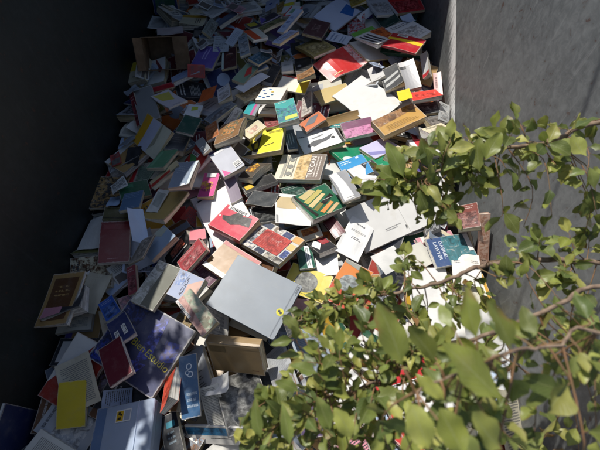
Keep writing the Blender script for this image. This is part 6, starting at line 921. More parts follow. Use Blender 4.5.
('leaflet','sheet',(-.827,2.78,-.01,-.153,-.907,.393,.945,-.25,-.209,.061,.13),.004,'e6e4de',[('R',.08,.08,.92,.55,'77706a','e6e4de'),('m',.1,.64,.9,.92,5,'6a6a6c',0)],'thin white leaflet with a picture beyond the pinkish sheet',{'curl':.018}),
('leaflet','sheet',(-.936,2.787,.03,-.11,-.965,.237,.914,-.192,-.357,.066,.081),.004,'dfd5b8',[('m',.1,.08,.9,.92,12,'5a5a5c',0)],'thin cream leaflet of small print beyond the pinkish sheet',{'curl':.019}),
('booklet','sheet',(-.911,2.208,-.01,-.731,-.458,-.505,.547,-.837,-.033,.051,.115),.004,'b04a44',[('m',.1,.08,.9,.92,12,'5a5a5c',0)],'thin faded red booklet of small print beyond the small long red book',{'curl':.013}),
('leaflet','sheet',(.443,.725,-.035,-.871,.403,-.279,-.362,-.913,-.19,.069,.084),.004,'dcdad4',[('R',.08,.08,.92,.55,'77706a','dcdad4'),('m',.1,.64,.9,.92,5,'6a6a6c',0)],'thin white leaflet with a picture in front of the beige booklet',{'curl':.01}),
]
HEAP = [
(-.394,-.198,-.15,.339,-.941,-.013,.936,.336,.103,.19,.24,.01),
(-.156,-.16,-.163,-.483,-.876,-.001,.876,-.483,0,.156,.2,.021),
(.356,.07,-.124,.991,.133,-.001,-.133,.991,-.001,.179,.27,.025),
(.6,-.17,-.162,-.999,-.05,.001,.05,-.999,0,.19,.24,.025),
(-.923,.084,-.155,.98,-.18,.088,.18,.984,.003,.212,.27,.007),
(.047,.057,-.153,.993,.02,-.114,-.02,1,0,.16,.2,.031),
(.357,.128,-.162,-.452,-.892,0,.892,-.452,0,.123,.17,.031),
(-.406,.253,-.163,-.198,.98,0,-.98,-.198,0,.17,.22,.021),
(.078,.273,-.162,.963,-.269,0,.269,.963,0,.134,.2,.025),
(-.955,.642,-.162,.887,-.462,0,.462,.887,0,.118,.18,.031),
(-.407,.619,-.163,.976,-.217,-.001,.217,.976,0,.14,.2,.021),
(.376,.642,-.163,.603,.798,0,-.798,.603,0,.142,.2,.021),
(-.934,.903,-.163,-.581,-.814,-.001,.814,-.581,-.001,.115,.17,.021),
(.342,.891,-.162,-.387,.922,0,-.922,-.387,0,.164,.22,.025),
(.612,.869,-.162,.106,-.994,0,.994,.106,0,.14,.18,.031),
(-.933,1.197,-.162,-.09,-.996,-.001,.996,-.09,0,.159,.24,.025),
(.084,1.123,-.162,-.994,.107,0,-.107,-.994,0,.15,.2,.031),
(.346,1.18,-.162,.225,.974,0,-.974,.225,0,.211,.27,.031),
(.602,1.086,-.162,-.961,-.276,0,.276,-.961,0,.148,.2,.031),
(-.868,1.458,-.155,-.487,.872,-.046,-.871,-.489,-.054,.152,.21,.007),
(-.391,1.466,-.151,.993,-.117,0,.116,.986,.123,.16,.21,.01),
(.112,1.455,-.162,-.435,-.9,0,.9,-.435,0,.138,.2,.025),
(.332,1.405,-.162,-.006,-1,0,1,-.006,0,.158,.2,.031),
(.597,1.467,-.163,-.712,-.702,0,.702,-.712,0,.113,.17,.021),
(-.073,1.607,-.162,.67,.742,0,-.742,.67,0,.166,.22,.025),
(-.687,1.968,-.162,.996,.089,0,-.089,.996,0,.178,.24,.031),
(-.175,1.991,-.162,-.905,.426,0,-.426,-.905,0,.142,.18,.025),
(.351,1.97,-.158,-.89,.456,.008,-.456,-.89,-.029,.173,.24,.031),
(.575,1.935,-.157,.671,.739,-.065,-.74,.672,0,.157,.21,.025),
(-.945,2.258,-.163,.621,.784,0,-.784,.621,0,.157,.2,.021),
(-.429,2.206,-.158,.267,.963,-.047,-.964,.267,0,.176,.24,.025),
(.161,2.252,-.155,.964,-.252,.086,.253,.968,0,.164,.24,.031),
(.651,2.196,-.162,.542,.841,0,-.841,.542,0,.212,.27,.031),
(-.469,2.419,-.162,.106,.994,0,-.994,.106,0,.111,.17,.025),
(.804,2.46,-.162,.99,-.144,0,.144,.99,0,.145,.2,.025),
(-.917,2.75,-.162,-.718,.696,-.001,-.696,-.718,0,.168,.22,.025),
(.091,2.812,-.163,-.509,.861,0,-.861,-.509,0,.136,.2,.021),
(.357,2.813,-.162,-.976,.217,0,-.217,-.976,0,.157,.21,.025),
(-.948,3.076,-.162,-1,-.027,0,.027,-1,0,.14,.21,.031),
(-.676,3.042,-.159,.705,.707,-.059,-.708,.706,0,.163,.24,.01),
(-.133,3.099,-.162,-.108,.994,-.001,-.994,-.108,0,.136,.2,.031),
(-.946,-.239,-.144,.99,.144,0,-.144,.99,0,.144,.2,.013),
(-.801,-.115,-.142,-.936,-.351,0,.35,-.933,-.086,.17,.22,.01),
(-.497,-.233,-.149,-.335,-.939,-.076,.938,-.34,.071,.169,.22,.013),
(-.061,-.212,-.14,.991,.128,-.042,-.127,.991,.031,.139,.2,.007),
(.161,-.185,-.144,.997,-.073,-.002,.073,.997,0,.16,.22,.007),
(.388,-.23,-.162,.313,.95,0,-.95,.313,0,.145,.2,.031),
(.633,-.146,-.128,.995,-.062,-.076,.061,.998,-.009,.188,.24,.021),
(-.892,.145,-.142,-.461,-.887,-.028,.883,-.462,.083,.172,.24,.031),
(-.6,-.022,-.141,.513,-.854,-.089,.857,.516,-.007,.188,.24,.025),
(-.316,-.012,-.124,-.848,-.53,-.027,.53,-.848,.01,.207,.27,.01),
(-.215,.074,-.146,.886,-.464,.003,.464,.886,.018,.158,.2,.021),
(.105,.1,-.123,-.723,-.685,.085,.681,-.728,-.077,.145,.21,.013),
(.301,.189,-.095,.471,.882,-.008,-.882,.471,-.003,.194,.27,.016),
(.605,.108,-.151,.392,-.92,0,.916,.39,-.091,.177,.24,.031),
(-.922,.447,-.151,-.988,-.155,.027,.156,-.988,.013,.142,.18,.021),
(-.664,.33,-.147,.602,-.798,-.001,.798,.602,-.001,.138,.18,.016),
(-.154,.356,-.152,.306,-.952,0,.952,.306,-.001,.149,.2,.007),
(.222,.445,-.163,.752,-.659,0,.659,.752,0,.163,.21,.021),
(.349,.392,-.118,-.119,.978,-.171,-.948,-.06,.314,.136,.21,.025),
(.584,.323,-.144,.996,.089,0,-.089,.996,0,.13,.18,.01),
(-.775,.591,-.153,-.862,-.503,.064,.506,-.859,.071,.139,.2,.007),
(-.466,.585,-.138,.987,.161,0,-.161,.987,.001,.153,.2,.021),
(-.202,.67,-.12,-.924,-.207,.322,.228,-.973,.03,.132,.2,.031),
(.117,.629,-.141,-.291,.956,-.021,-.956,-.292,-.018,.189,.27,.021),
(.354,.669,-.139,-.992,-.123,0,.123,-.992,0,.112,.17,.007),
(.547,.66,-.142,-.983,-.17,.068,.171,-.985,0,.161,.24,.01),
(-.908,.853,-.137,-.752,-.659,-.001,.659,-.752,-.001,.16,.24,.025),
(-.649,.784,-.119,-.302,.953,0,-.92,-.292,.263,.133,.18,.025),
(-.404,.868,-.152,.37,.929,-.001,-.929,.37,0,.157,.21,.01),
(-.18,.898,-.151,.983,-.185,.001,.185,.983,0,.168,.22,.016),
(.328,.862,-.134,.955,.296,0,-.296,.955,-.001,.127,.18,.01),
(.601,.918,-.124,.281,-.96,0,.96,.281,0,.132,.17,.025),
(-.803,1.013,-.162,1,-.01,0,.01,1,0,.119,.18,.031),
(-.655,1.155,-.152,-.243,.966,.093,-.968,-.248,.048,.12,.18,.025),
(-.184,1.162,-.15,-.994,-.098,.054,.096,-.995,-.035,.146,.21,.007),
(.068,1.117,-.126,-.996,-.092,0,.092,-.996,0,.127,.18,.013),
(.368,1.078,-.117,-.316,.949,.003,-.948,-.315,-.051,.185,.27,.031),
(.576,1.156,-.126,.625,-.781,0,.781,.625,-.001,.131,.2,.01),
(-.877,1.469,-.147,.169,.986,-.001,-.983,.168,-.071,.162,.22,.016),
(-.621,1.406,-.146,-.518,-.855,0,.855,-.518,.004,.158,.24,.021),
(-.379,1.414,-.145,-.479,-.87,-.113,.878,-.477,-.046,.126,.17,.013),
(-.118,1.437,-.139,.355,-.935,-.001,.928,.352,.12,.147,.21,.01),
(.108,1.387,-.134,.899,-.438,0,.438,.899,.001,.136,.2,.01),
(.342,1.43,-.124,.225,.974,-.001,-.974,.225,.001,.139,.18,.025),
(.531,1.446,-.138,.164,.986,.001,-.986,.164,0,.135,.18,.016),
(-.973,1.683,-.143,-.616,-.788,0,.788,-.616,0,.132,.17,.021),
(-.696,1.703,-.124,-.813,.445,.376,-.519,-.846,-.121,.138,.2,.025),
(-.453,1.724,-.142,-.962,-.274,-.012,.274,-.962,-.003,.166,.22,.025),
(-.196,1.764,-.136,.167,.986,-.026,-.985,.166,-.042,.215,.27,.031),
(.108,1.714,-.148,.846,.532,.001,-.532,.846,-.001,.177,.27,.007),
(.349,1.701,-.142,-.997,-.074,0,.073,-.986,-.148,.191,.27,.025),
(.58,1.701,-.154,.801,.599,0,-.599,.801,0,.146,.2,.031),
(-.922,1.979,-.143,.993,-.118,0,.118,.993,0,.131,.18,.016),
(-.71,2.032,-.125,-.62,-.785,0,.785,-.62,0,.129,.2,.016),
(-.444,1.966,-.155,-.966,-.231,-.117,.233,-.972,-.011,.134,.2,.01),
(-.149,1.96,-.133,.345,.939,0,-.939,.345,0,.135,.2,.016),
(.089,1.993,-.162,-.408,-.913,0,.913,-.408,0,.114,.17,.031),
(.643,1.976,-.134,-.121,-.99,.074,.991,-.125,-.053,.117,.17,.01),
(-.885,2.283,-.139,-.982,.186,0,-.186,-.983,0,.148,.22,.01),
(-.404,2.235,-.13,.866,-.5,.012,.5,.865,-.045,.144,.2,.021),
(-.135,2.274,-.152,.999,.046,0,-.046,.999,0,.131,.17,.013),
(.062,2.326,-.134,.926,.296,.236,-.268,.953,-.144,.138,.18,.013),
(.388,2.254,-.155,-.997,.071,0,-.071,-.997,.02,.193,.27,.01),
(.6,2.306,-.126,-.98,.201,0,-.201,-.98,0,.15,.2,.013),
(-.955,2.569,-.134,-.636,-.771,0,.768,-.634,-.089,.139,.21,.013),
(-.652,2.501,-.148,.995,.098,0,-.098,.995,0,.121,.18,.007),
(-.417,2.543,-.144,-.326,-.933,.15,.945,-.325,.033,.188,.27,.025),
(-.169,2.489,-.15,.822,.569,0,-.569,.822,0,.137,.18,.025),
(.063,2.566,-.15,.954,.299,0,-.299,.954,-.001,.125,.17,.031),
(.237,2.571,-.151,.993,.119,0,-.119,.993,0,.121,.17,.021),
(.715,2.494,-.136,.427,.902,.055,-.885,.43,-.179,.168,.24,.025),
(-.976,2.843,-.134,1,.021,0,-.021,1,.001,.123,.17,.007),
(-.754,2.895,-.154,.749,.662,0,-.662,.749,0,.144,.2,.025),
(-.65,2.71,-.144,.466,-.877,.118,.883,.469,0,.195,.27,.013),
(-.096,2.997,-.127,.024,-.924,-.381,.999,.032,-.015,.179,.24,.025),
(.114,2.818,-.139,.563,-.826,0,.826,.563,0,.186,.27,.01),
(.337,2.778,-.124,-.269,.962,.039,-.96,-.271,.073,.176,.27,.031),
(.562,2.804,-.143,.323,-.946,0,.946,.323,0,.113,.17,.021),
(-.934,3.055,-.126,.57,-.822,0,.822,.57,0,.134,.2,.013),
(-.675,3.107,-.144,.866,-.499,-.037,.49,.861,-.139,.14,.21,.031),
(-.394,3.011,-.151,-.568,.823,-.026,-.823,-.567,.036,.199,.27,.007),
(-.054,3.142,-.125,-.995,-.097,0,.097,-.995,.001,.117,.17,.016),
(.087,3.041,-.152,.2,.98,0,-.98,.2,0,.148,.22,.01),
(.318,3.067,-.152,-.225,.974,-.001,-.974,-.225,.001,.153,.2,.01),
(.551,3.043,-.147,-.912,-.401,.084,.403,-.915,.011,.198,.27,.007),
(-.965,-.202,-.126,.996,.094,0,-.094,.996,0,.143,.18,.031),
(-.654,-.267,-.129,-.065,-.992,-.11,.993,-.075,.088,.151,.2,.007),
(-.472,-.204,-.124,.488,.869,.076,-.872,.489,.01,.176,.27,.007),
(-.27,-.195,-.115,.287,-.941,-.18,.945,.309,-.106,.117,.18,.025),
(.201,-.065,-.109,-.434,-.809,-.397,.882,-.472,-.002,.137,.21,.007),
(.316,.103,-.075,.611,-.792,.006,.792,.611,-.011,.213,.27,.01),
(.691,-.118,-.109,.906,-.418,-.068,.416,.908,-.036,.2,.27,.013),
(-.654,.083,-.102,-.177,-.983,-.047,.983,-.175,-.05,.176,.27,.016),
(-.403,-.008,-.113,-.972,.232,-.026,-.232,-.973,-.012,.148,.2,.025),
(-.188,-.012,-.107,.137,.983,-.12,-.984,.149,.098,.159,.2,.021),
(.368,.358,-.086,.936,.132,-.325,-.188,.971,-.148,.136,.21,.01),
(.595,.096,-.112,-.207,.978,-.018,-.975,-.205,.089,.123,.17,.021),
(-.915,.342,-.116,.584,-.807,.092,.812,.584,-.03,.182,.24,.021),
(-.701,.262,-.128,.834,.552,-.001,-.552,.834,.001,.183,.27,.01),
(-.442,.295,-.123,-.925,.36,-.125,-.381,-.886,.265,.16,.24,.007),
(-.13,.386,-.142,-.936,-.353,.001,.353,-.936,0,.209,.27,.025),
(.065,.377,-.133,.986,.168,-.015,-.169,.983,-.078,.125,.17,.016),
(.542,.319,-.132,.917,-.4,0,.4,.917,0,.13,.2,.01),
(-.317,.624,-.138,-.987,-.162,.001,.162,-.987,-.001,.155,.2,.021),
(-.134,.636,-.152,-.399,.917,0,-.917,-.399,0,.124,.17,.007),
(.105,.674,-.116,.327,-.945,.022,.945,.327,.017,.147,.22,.031),
(.362,.567,-.131,-.711,.701,.053,-.703,-.71,-.042,.125,.17,.021),
(.752,.527,-.143,0,.999,-.036,-.994,.004,.111,.188,.27,.031),
(-.955,.816,-.109,.753,.658,0,-.658,.753,.001,.118,.17,.013),
(-.69,.931,-.132,.946,.3,-.124,-.297,.954,.041,.119,.17,.021),
(-.476,.953,-.14,.247,-.969,.001,.969,.247,-.001,.169,.24,.013),
(-.171,.883,-.132,.089,.996,0,-.996,.089,0,.141,.2,.013),
(.632,.945,-.096,.639,.769,0,-.769,.639,0,.15,.22,.007),
(-.877,1.12,-.125,-.875,.476,-.09,-.477,-.879,-.001,.139,.2,.031),
(-.622,1.126,-.129,-.989,.123,.079,-.128,-.989,-.069,.146,.2,.007),
(-.367,1.172,-.157,-.986,-.145,.086,.146,-.989,.001,.139,.21,.021),
(-.127,1.148,-.145,.87,.492,-.035,-.49,.87,.053,.166,.24,.007),
(-.02,1.115,-.103,.964,.259,-.053,-.26,.965,-.02,.168,.24,.007),
(.345,1.212,-.095,.899,.438,0,-.409,.84,-.356,.135,.17,.013),
(.643,1.135,-.114,-.964,.265,.001,-.265,-.964,.001,.176,.24,.013),
(-.956,1.444,-.132,-.92,-.387,-.06,.385,-.922,.041,.166,.24,.021),
(-.746,1.39,-.119,-.362,.932,-.003,-.932,-.362,.034,.138,.18,.013),
(-.371,1.402,-.129,-.997,-.074,-.023,.076,-.99,-.119,.167,.24,.021),
(-.189,1.419,-.135,.958,.262,.119,-.265,.964,.012,.155,.22,.025),
(.111,1.404,-.122,-.064,-.998,-.001,.998,-.064,.002,.153,.21,.007),
(.373,1.422,-.095,.932,-.363,-.001,.363,.932,-.001,.141,.2,.016),
(.663,1.353,-.131,.167,.986,0,-.958,.163,.235,.18,.27,.021),
(-.909,1.691,-.113,.986,-.154,.065,.154,.988,0,.161,.21,.013),
(-.761,1.61,-.077,-.219,-.975,.046,.968,-.223,-.118,.132,.2,.021),
(-.449,1.655,-.112,.074,-.997,-.005,.997,.074,.011,.149,.2,.031),
(-.206,1.69,-.097,.452,.892,-.013,-.891,.451,-.047,.165,.24,.021),
(.043,1.792,-.14,-.943,.334,-.001,-.334,-.943,0,.161,.22,.007),
(.395,1.604,-.128,.746,.66,.091,-.666,.737,.117,.117,.18,.016),
(.528,1.749,-.11,-.988,.154,0,-.154,-.988,0,.126,.17,.01),
(-.945,1.966,-.124,.347,.938,.001,-.938,.347,0,.154,.2,.013),
(-.476,1.929,-.148,.319,-.948,0,.941,.317,.117,.132,.2,.007),
(-.156,2.049,-.113,1,.012,-.001,-.012,1,-.001,.149,.2,.016),
(.079,1.979,-.11,.202,.926,.32,-.97,.234,-.063,.147,.22,.031),
(.417,2.032,-.107,-.415,-.893,.173,.894,-.436,-.105,.16,.24,.016),
(.676,1.967,-.124,.317,.945,-.083,-.946,.321,.037,.145,.22,.007),
(-.877,2.098,-.111,.057,.953,-.296,-.996,.035,-.078,.135,.18,.021),
(-.478,2.315,-.112,.7,-.703,.126,.71,.704,-.012,.165,.24,.021),
(-.084,2.208,-.134,-.316,-.949,0,.949,-.316,0,.11,.17,.025),
(.071,2.311,-.113,.496,.865,.075,-.826,.496,-.266,.155,.24,.021),
(.369,2.347,-.143,.981,.196,-.005,-.196,.98,-.02,.192,.27,.025),
(.671,2.231,-.111,-.557,.826,.083,-.823,-.563,.08,.161,.21,.01),
(-.919,2.504,-.125,-.982,.171,.086,-.175,-.983,-.049,.139,.2,.01),
(-.72,2.472,-.14,.512,-.859,0,.859,.512,0,.151,.22,.01),
(-.423,2.579,-.12,-.797,.599,-.078,-.604,-.786,.133,.138,.2,.01),
(-.211,2.521,-.116,-.937,-.343,.067,.344,-.939,0,.158,.2,.013),
(.074,2.608,-.114,.077,-.997,.001,.997,.077,0,.161,.21,.007),
(.297,2.566,-.126,-.203,.979,.008,-.975,-.202,.093,.164,.21,.016),
(.59,2.506,-.132,-.096,-.995,.01,.978,-.093,.188,.145,.21,.007),
(-.938,2.774,-.124,-.814,.581,0,-.581,-.814,-.001,.156,.2,.025),
(-.735,2.835,-.126,.971,-.237,-.001,.237,.971,-.001,.147,.22,.013),
(-.547,2.773,-.127,.652,-.753,.089,.757,.639,-.138,.143,.2,.016),
(-.296,2.78,-.144,.337,-.941,0,.941,.337,0,.188,.24,.007),
(.1,2.808,-.127,.578,-.816,0,.816,.578,-.001,.186,.24,.007),
(.447,2.744,-.097,-.721,.683,.119,-.686,-.727,.014,.147,.2,.007),
(.704,2.686,-.124,-.899,-.424,.106,.436,-.89,.133,.13,.2,.021),
(-.89,3.111,-.108,-.094,-.996,.001,.996,-.094,0,.158,.22,.025),
(-.727,3.245,-.129,.472,.87,-.144,-.871,.434,-.231,.139,.18,.021),
(-.408,3.224,-.156,0,.994,-.105,-1,-.001,-.007,.13,.2,.01),
(-.172,3.193,-.114,-.501,.863,-.067,-.851,-.506,-.144,.205,.27,.016),
(.107,3.097,-.14,-.212,.977,-.001,-.977,-.212,0,.121,.18,.01),
(.307,3.148,-.138,.25,-.968,.001,.968,.25,-.001,.13,.18,.025),
(.529,3.07,-.139,-.79,.613,.03,-.609,-.789,.079,.124,.17,.007),
(-.989,-.24,-.088,.93,-.367,0,.367,.93,0,.125,.18,.031),
(-.761,-.235,-.142,-.87,.485,.093,-.492,-.867,-.078,.114,.17,.007),
(-.465,-.23,-.115,.993,.111,.037,-.113,.991,.068,.156,.22,.031),
(-.218,-.241,-.101,.01,-.99,-.144,.988,.032,-.152,.21,.27,.007),
(-.017,-.148,-.131,.663,.749,.002,-.748,.662,.052,.14,.2,.013),
(.426,-.148,-.106,-.993,-.121,.001,.12,-.984,-.133,.179,.27,.031),
(.738,-.168,-.094,-.163,-.986,.016,.984,-.164,-.076,.197,.27,.031),
(-.983,.058,-.115,-.981,.164,-.106,-.158,-.986,-.062,.154,.2,.013),
(-.69,.02,-.084,.762,-.644,-.067,.646,.763,.015,.159,.2,.016),
(-.418,-.003,-.084,.48,-.877,.008,.877,.481,.027,.155,.21,.021),
(-.158,.077,-.094,.894,-.445,-.053,.433,.888,-.156,.167,.24,.025),
(.478,.105,-.061,-.753,-.645,.133,.651,-.759,.01,.193,.27,.01),
(.697,.064,-.095,-.985,.146,.087,-.141,-.988,.056,.169,.24,.013),
(-.94,.344,-.093,.555,-.827,.092,.831,.555,-.027,.173,.22,.01),
(-.415,.354,-.132,-.57,.784,-.246,-.821,-.549,.156,.137,.2,.01),
(-.133,.361,-.113,-.073,.997,0,-.997,-.073,.001,.11,.17,.021),
(.119,.424,-.117,-.918,.396,-.031,-.398,-.915,.074,.118,.17,.007),
(.458,.446,-.121,-.903,.322,.284,-.236,-.925,.297,.113,.17,.031),
(-.663,.633,-.125,.968,-.076,-.238,.036,.985,-.168,.167,.22,.021),
(-.392,.588,-.114,.303,-.953,-.001,.953,.303,-.001,.19,.27,.013),
(.085,.665,-.08,.871,.491,.013,-.491,.871,-.025,.151,.2,.021),
(.311,.728,-.113,.281,-.955,-.098,.952,.29,-.1,.145,.2,.031),
(-.602,.958,-.104,-.31,.951,.022,-.951,-.31,.014,.166,.24,.013),
(-.432,.939,-.124,.845,-.535,-.002,.535,.845,0,.134,.2,.013),
(-.144,.899,-.114,.843,-.538,.002,.538,.843,0,.14,.2,.031),
(.065,.891,-.095,.969,.221,.115,-.208,.971,-.115,.144,.21,.031),
(.347,.996,-.081,.627,.778,.021,-.778,.628,-.022,.144,.2,.016),
(-.957,1.136,-.098,.876,.452,.17,-.409,.881,-.237,.173,.22,.007),
(-.115,1.088,-.14,.175,-.984,-.037,.983,.176,-.051,.126,.17,.007),
(.312,1.235,-.091,.797,.599,-.072,-.583,.734,-.348,.129,.17,.021),
(.557,1.152,-.098,-.913,-.409,.001,.409,-.913,0,.112,.17,.007),
(-.736,1.483,-.105,-.431,.902,-.006,-.902,-.431,.035,.15,.22,.016),
(-.424,1.393,-.101,.647,-.763,-.014,.752,.634,.182,.158,.21,.031),
(.088,1.332,-.114,-.405,.914,0,-.914,-.405,-.002,.126,.17,.013),
(.408,1.453,-.076,.93,.368,-.002,-.368,.93,0,.152,.21,.007),
(.676,1.305,-.092,.973,.006,-.232,-.042,.988,-.151,.16,.2,.01),
(-.955,1.714,-.101,.423,-.905,.037,.904,.425,.053,.16,.2,.013),
(-.568,1.588,-.14,.887,.285,-.363,-.306,.952,0,.128,.18,.016),
(-.444,1.618,-.076,-.681,.732,-.003,-.732,-.681,-.012,.198,.27,.007),
(-.151,1.639,-.068,.963,-.265,.044,.267,.963,-.033,.131,.2,.01),
(.029,1.674,-.113,.933,-.282,-.224,.284,.958,-.025,.198,.27,.021),
(.564,1.729,-.118,.492,-.87,0,.87,.492,0,.146,.2,.007),
(-.948,1.958,-.109,.414,-.91,-.001,.91,.414,.001,.133,.17,.007),
(-.489,2.155,-.082,-.423,.8,.426,-.905,-.351,-.24,.16,.24,.01),
(-.524,2.013,-.145,.988,.079,.131,-.068,.994,-.091,.149,.21,.007),
(-.172,1.996,-.093,.288,.958,-.001,-.958,.288,0,.159,.21,.016),
(.455,2.05,-.096,-.278,-.948,.156,.945,-.299,-.13,.176,.22,.007),
(.678,1.938,-.112,.707,-.707,.003,.704,.704,-.091,.197,.27,.025),
(-.868,2.26,-.123,.105,-.994,0,.994,.105,.039,.12,.18,.016),
(-.694,2.332,-.083,-.145,-.989,-.005,.977,-.144,.159,.141,.21,.021),
(-.424,2.372,-.087,-.743,.658,-.125,-.665,-.747,.02,.124,.17,.025),
(-.193,2.323,-.119,-.09,.992,-.091,-.969,-.108,-.222,.133,.2,.013),
(.016,2.367,-.105,-.289,-.957,-.01,.919,-.28,.276,.154,.2,.031),
(.427,2.341,-.115,.776,-.631,.012,.631,.776,-.017,.137,.18,.01),
(.738,2.295,-.105,-.104,.994,.036,-.988,-.107,.109,.135,.18,.013),
(-.897,2.504,-.113,-.649,-.761,.002,.757,-.646,-.099,.137,.18,.016),
(-.71,2.449,-.125,.646,.761,-.053,-.762,.647,-.001,.126,.17,.01),
(-.424,2.584,-.108,.966,.254,-.058,-.26,.955,-.142,.141,.21,.025),
(-.105,2.563,-.121,.659,.627,-.415,-.625,.764,.162,.131,.18,.025),
(.06,2.55,-.104,.879,.477,-.001,-.477,.879,-.001,.133,.18,.031),
(.336,2.56,-.111,.327,.944,-.041,-.94,.329,.084,.149,.21,.007),
(.547,2.493,-.131,.074,-.996,.044,.98,.081,.183,.129,.2,.01),
(-.97,2.8,-.096,.859,.512,.001,-.512,.859,0,.137,.2,.01),
(-.756,2.931,-.109,.199,.98,0,-.98,.199,.002,.141,.18,.021),
(-.408,2.825,-.122,-.966,.259,.017,-.253,-.955,.156,.142,.22,.007),
(-.153,2.928,-.114,-.088,-.952,-.292,.996,-.074,-.058,.16,.2,.016),
(.127,2.82,-.095,-.947,-.068,-.314,.072,-.997,0,.153,.2,.01),
(.452,2.744,-.087,-.868,-.494,.048,.487,-.867,-.109,.145,.22,.031),
(.628,2.897,-.119,.913,.273,-.302,-.29,.957,-.011,.154,.22,.031),
(-.941,3.125,-.078,-.046,-.999,.001,.999,-.046,0,.18,.27,.031),
(-.758,3.273,-.113,.036,.972,-.231,-.99,.003,-.143,.142,.18,.031),
(-.553,3.212,-.109,.938,.013,-.346,-.052,.993,-.105,.19,.27,.025),
(-.193,3.208,-.098,-.18,.984,-.013,-.971,-.18,-.158,.175,.24,.007),
(.135,3.073,-.128,-.966,-.26,0,.26,-.966,.001,.15,.21,.007),
(.362,3.025,-.117,-.584,.802,.127,-.812,-.58,-.066,.133,.18,.031),
(.609,3.144,-.141,.375,.909,-.181,-.916,.393,.078,.155,.2,.025),
(-1.049,-.238,.019,0,0,-1,.258,.966,0,.145,.22,.021),
(-.555,-.118,-.076,-.38,-.924,-.048,.844,-.367,.39,.146,.2,.007),
(-.518,-.272,-.082,-.215,.975,.064,-.976,-.212,-.043,.116,.18,.025),
(-.126,-.215,-.103,.978,-.116,-.172,.138,.983,.119,.159,.22,.013),
(.126,-.187,-.121,-.665,-.747,-.012,.744,-.661,-.102,.193,.27,.025),
(.528,-.257,-.06,.231,.965,.124,-.949,.251,-.191,.136,.2,.025),
(.755,-.209,-.059,-.974,.214,.075,-.213,-.977,.02,.11,.17,.01),
(-.932,-.076,-.088,-.356,-.933,.044,.934,-.357,-.021,.166,.24,.031),
(-.109,.1,-.073,.725,.669,-.165,-.679,.734,-.006,.139,.2,.016),
(.478,.153,-.053,-.92,.388,.049,-.38,-.917,.124,.163,.24,.013),
(.66,.13,-.069,.884,-.464,-.057,.449,.877,-.17,.135,.17,.031),
(-.592,.392,-.128,.975,-.189,-.12,.175,.978,-.115,.121,.18,.016),
(-.054,.274,-.092,.681,-.726,-.094,.732,.677,.072,.113,.17,.025),
(.09,.405,-.106,-.951,-.309,.025,.31,-.948,.076,.154,.2,.025),
(.541,.421,-.102,-.955,-.014,.296,.073,-.979,.188,.159,.24,.01),
(.684,.278,-.129,-.942,.32,.101,-.309,-.945,.109,.147,.21,.01),
(-.077,.65,-.055,.525,.85,-.046,-.851,.524,-.028,.143,.21,.021),
(.108,.681,-.044,.982,.06,-.182,-.081,.99,-.113,.143,.22,.013),
(.513,.703,-.124,.919,-.393,-.033,.393,.92,-.003,.134,.2,.025),
(-.974,.954,-.102,-.752,-.659,.001,.633,-.721,.281,.134,.17,.01),
(-.35,.927,-.109,.818,-.573,-.052,.574,.819,-.002,.172,.22,.01),
(-.143,.896,-.077,-.456,-.89,0,.89,-.456,.002,.133,.2,.021),
(-.979,1.203,-.105,-.875,-.454,-.17,.411,-.88,.238,.141,.18,.01),
(-.725,1.227,-.119,-.925,-.344,-.162,.255,-.878,.405,.113,.17,.01),
(-.125,1.157,-.128,-.792,.61,.017,-.609,-.791,.054,.139,.2,.025),
(.073,1.193,-.081,.27,-.959,.088,.958,.277,.079,.135,.2,.007),
(.587,1.154,-.084,.035,-.999,.002,.993,.034,-.116,.157,.24,.007),
(-.574,1.4,-.074,-.208,.973,.1,-.975,-.199,-.096,.206,.27,.025),
(-.224,1.429,-.085,.988,.101,.115,-.105,.994,.031,.149,.22,.007),
(.446,1.44,-.069,-.35,.937,0,-.937,-.35,.002,.161,.24,.007),
(.758,1.443,-.124,.879,.376,-.292,-.43,.89,-.151,.161,.22,.01),
(-.96,1.677,-.078,.998,.011,.063,-.007,.997,-.071,.165,.22,.01),
(-.446,1.596,-.068,-.911,-.411,-.012,.411,-.911,0,.117,.18,.01),
(-.14,1.611,-.055,.478,.878,-.023,-.878,.477,-.05,.125,.18,.01),
(.106,1.645,-.108,.272,-.957,-.104,.936,.288,-.204,.188,.27,.01),
(.416,1.834,-.069,.913,.316,.257,-.269,.941,-.203,.139,.2,.021),
(-.956,1.939,-.1,-.401,-.916,-.003,.916,-.401,0,.138,.21,.016),
(-.447,1.815,-.091,-.946,-.302,-.117,.221,-.865,.45,.165,.22,.007),
(-.212,2,-.074,-.142,.99,-.001,-.99,-.142,.001,.131,.17,.007),
(.519,2.062,-.1,-.707,-.678,.199,.686,-.726,-.036,.142,.2,.007),
(.65,1.963,-.081,.591,-.806,.017,.804,.588,-.089,.135,.2,.031),
(-.999,2.265,-.115,-.954,.016,-.301,.008,-.997,-.079,.15,.2,.016),
(-.781,2.236,-.08,-.496,-.81,-.314,.847,-.53,.031,.131,.2,.016),
(-.52,2.363,-.06,.985,-.171,.024,.172,.981,-.083,.128,.18,.016),
(-.321,2.218,-.107,.28,-.959,.04,.96,.279,-.025,.129,.17,.01),
(.499,2.35,-.103,-.764,-.645,.008,.645,-.764,.015,.161,.21,.007),
(-.873,2.435,-.101,.491,.871,.017,-.868,.488,.098,.137,.2,.007),
(-.679,2.478,-.111,.105,.98,-.167,-.986,.125,.11,.149,.2,.013),
(-.466,2.791,-.097,.148,.988,-.053,-.989,.148,.005,.198,.27,.031),
(.217,2.518,-.078,.757,-.622,-.201,.623,.779,-.066,.185,.24,.01),
(.532,2.572,-.124,-.98,-.079,-.183,.072,-.996,.044,.182,.27,.013),
(-.708,2.915,-.083,-.266,-.964,.001,.964,-.266,-.005,.16,.24,.031),
(-.359,3.02,-.142,.481,.876,-.043,-.876,.481,-.008,.145,.22,.021),
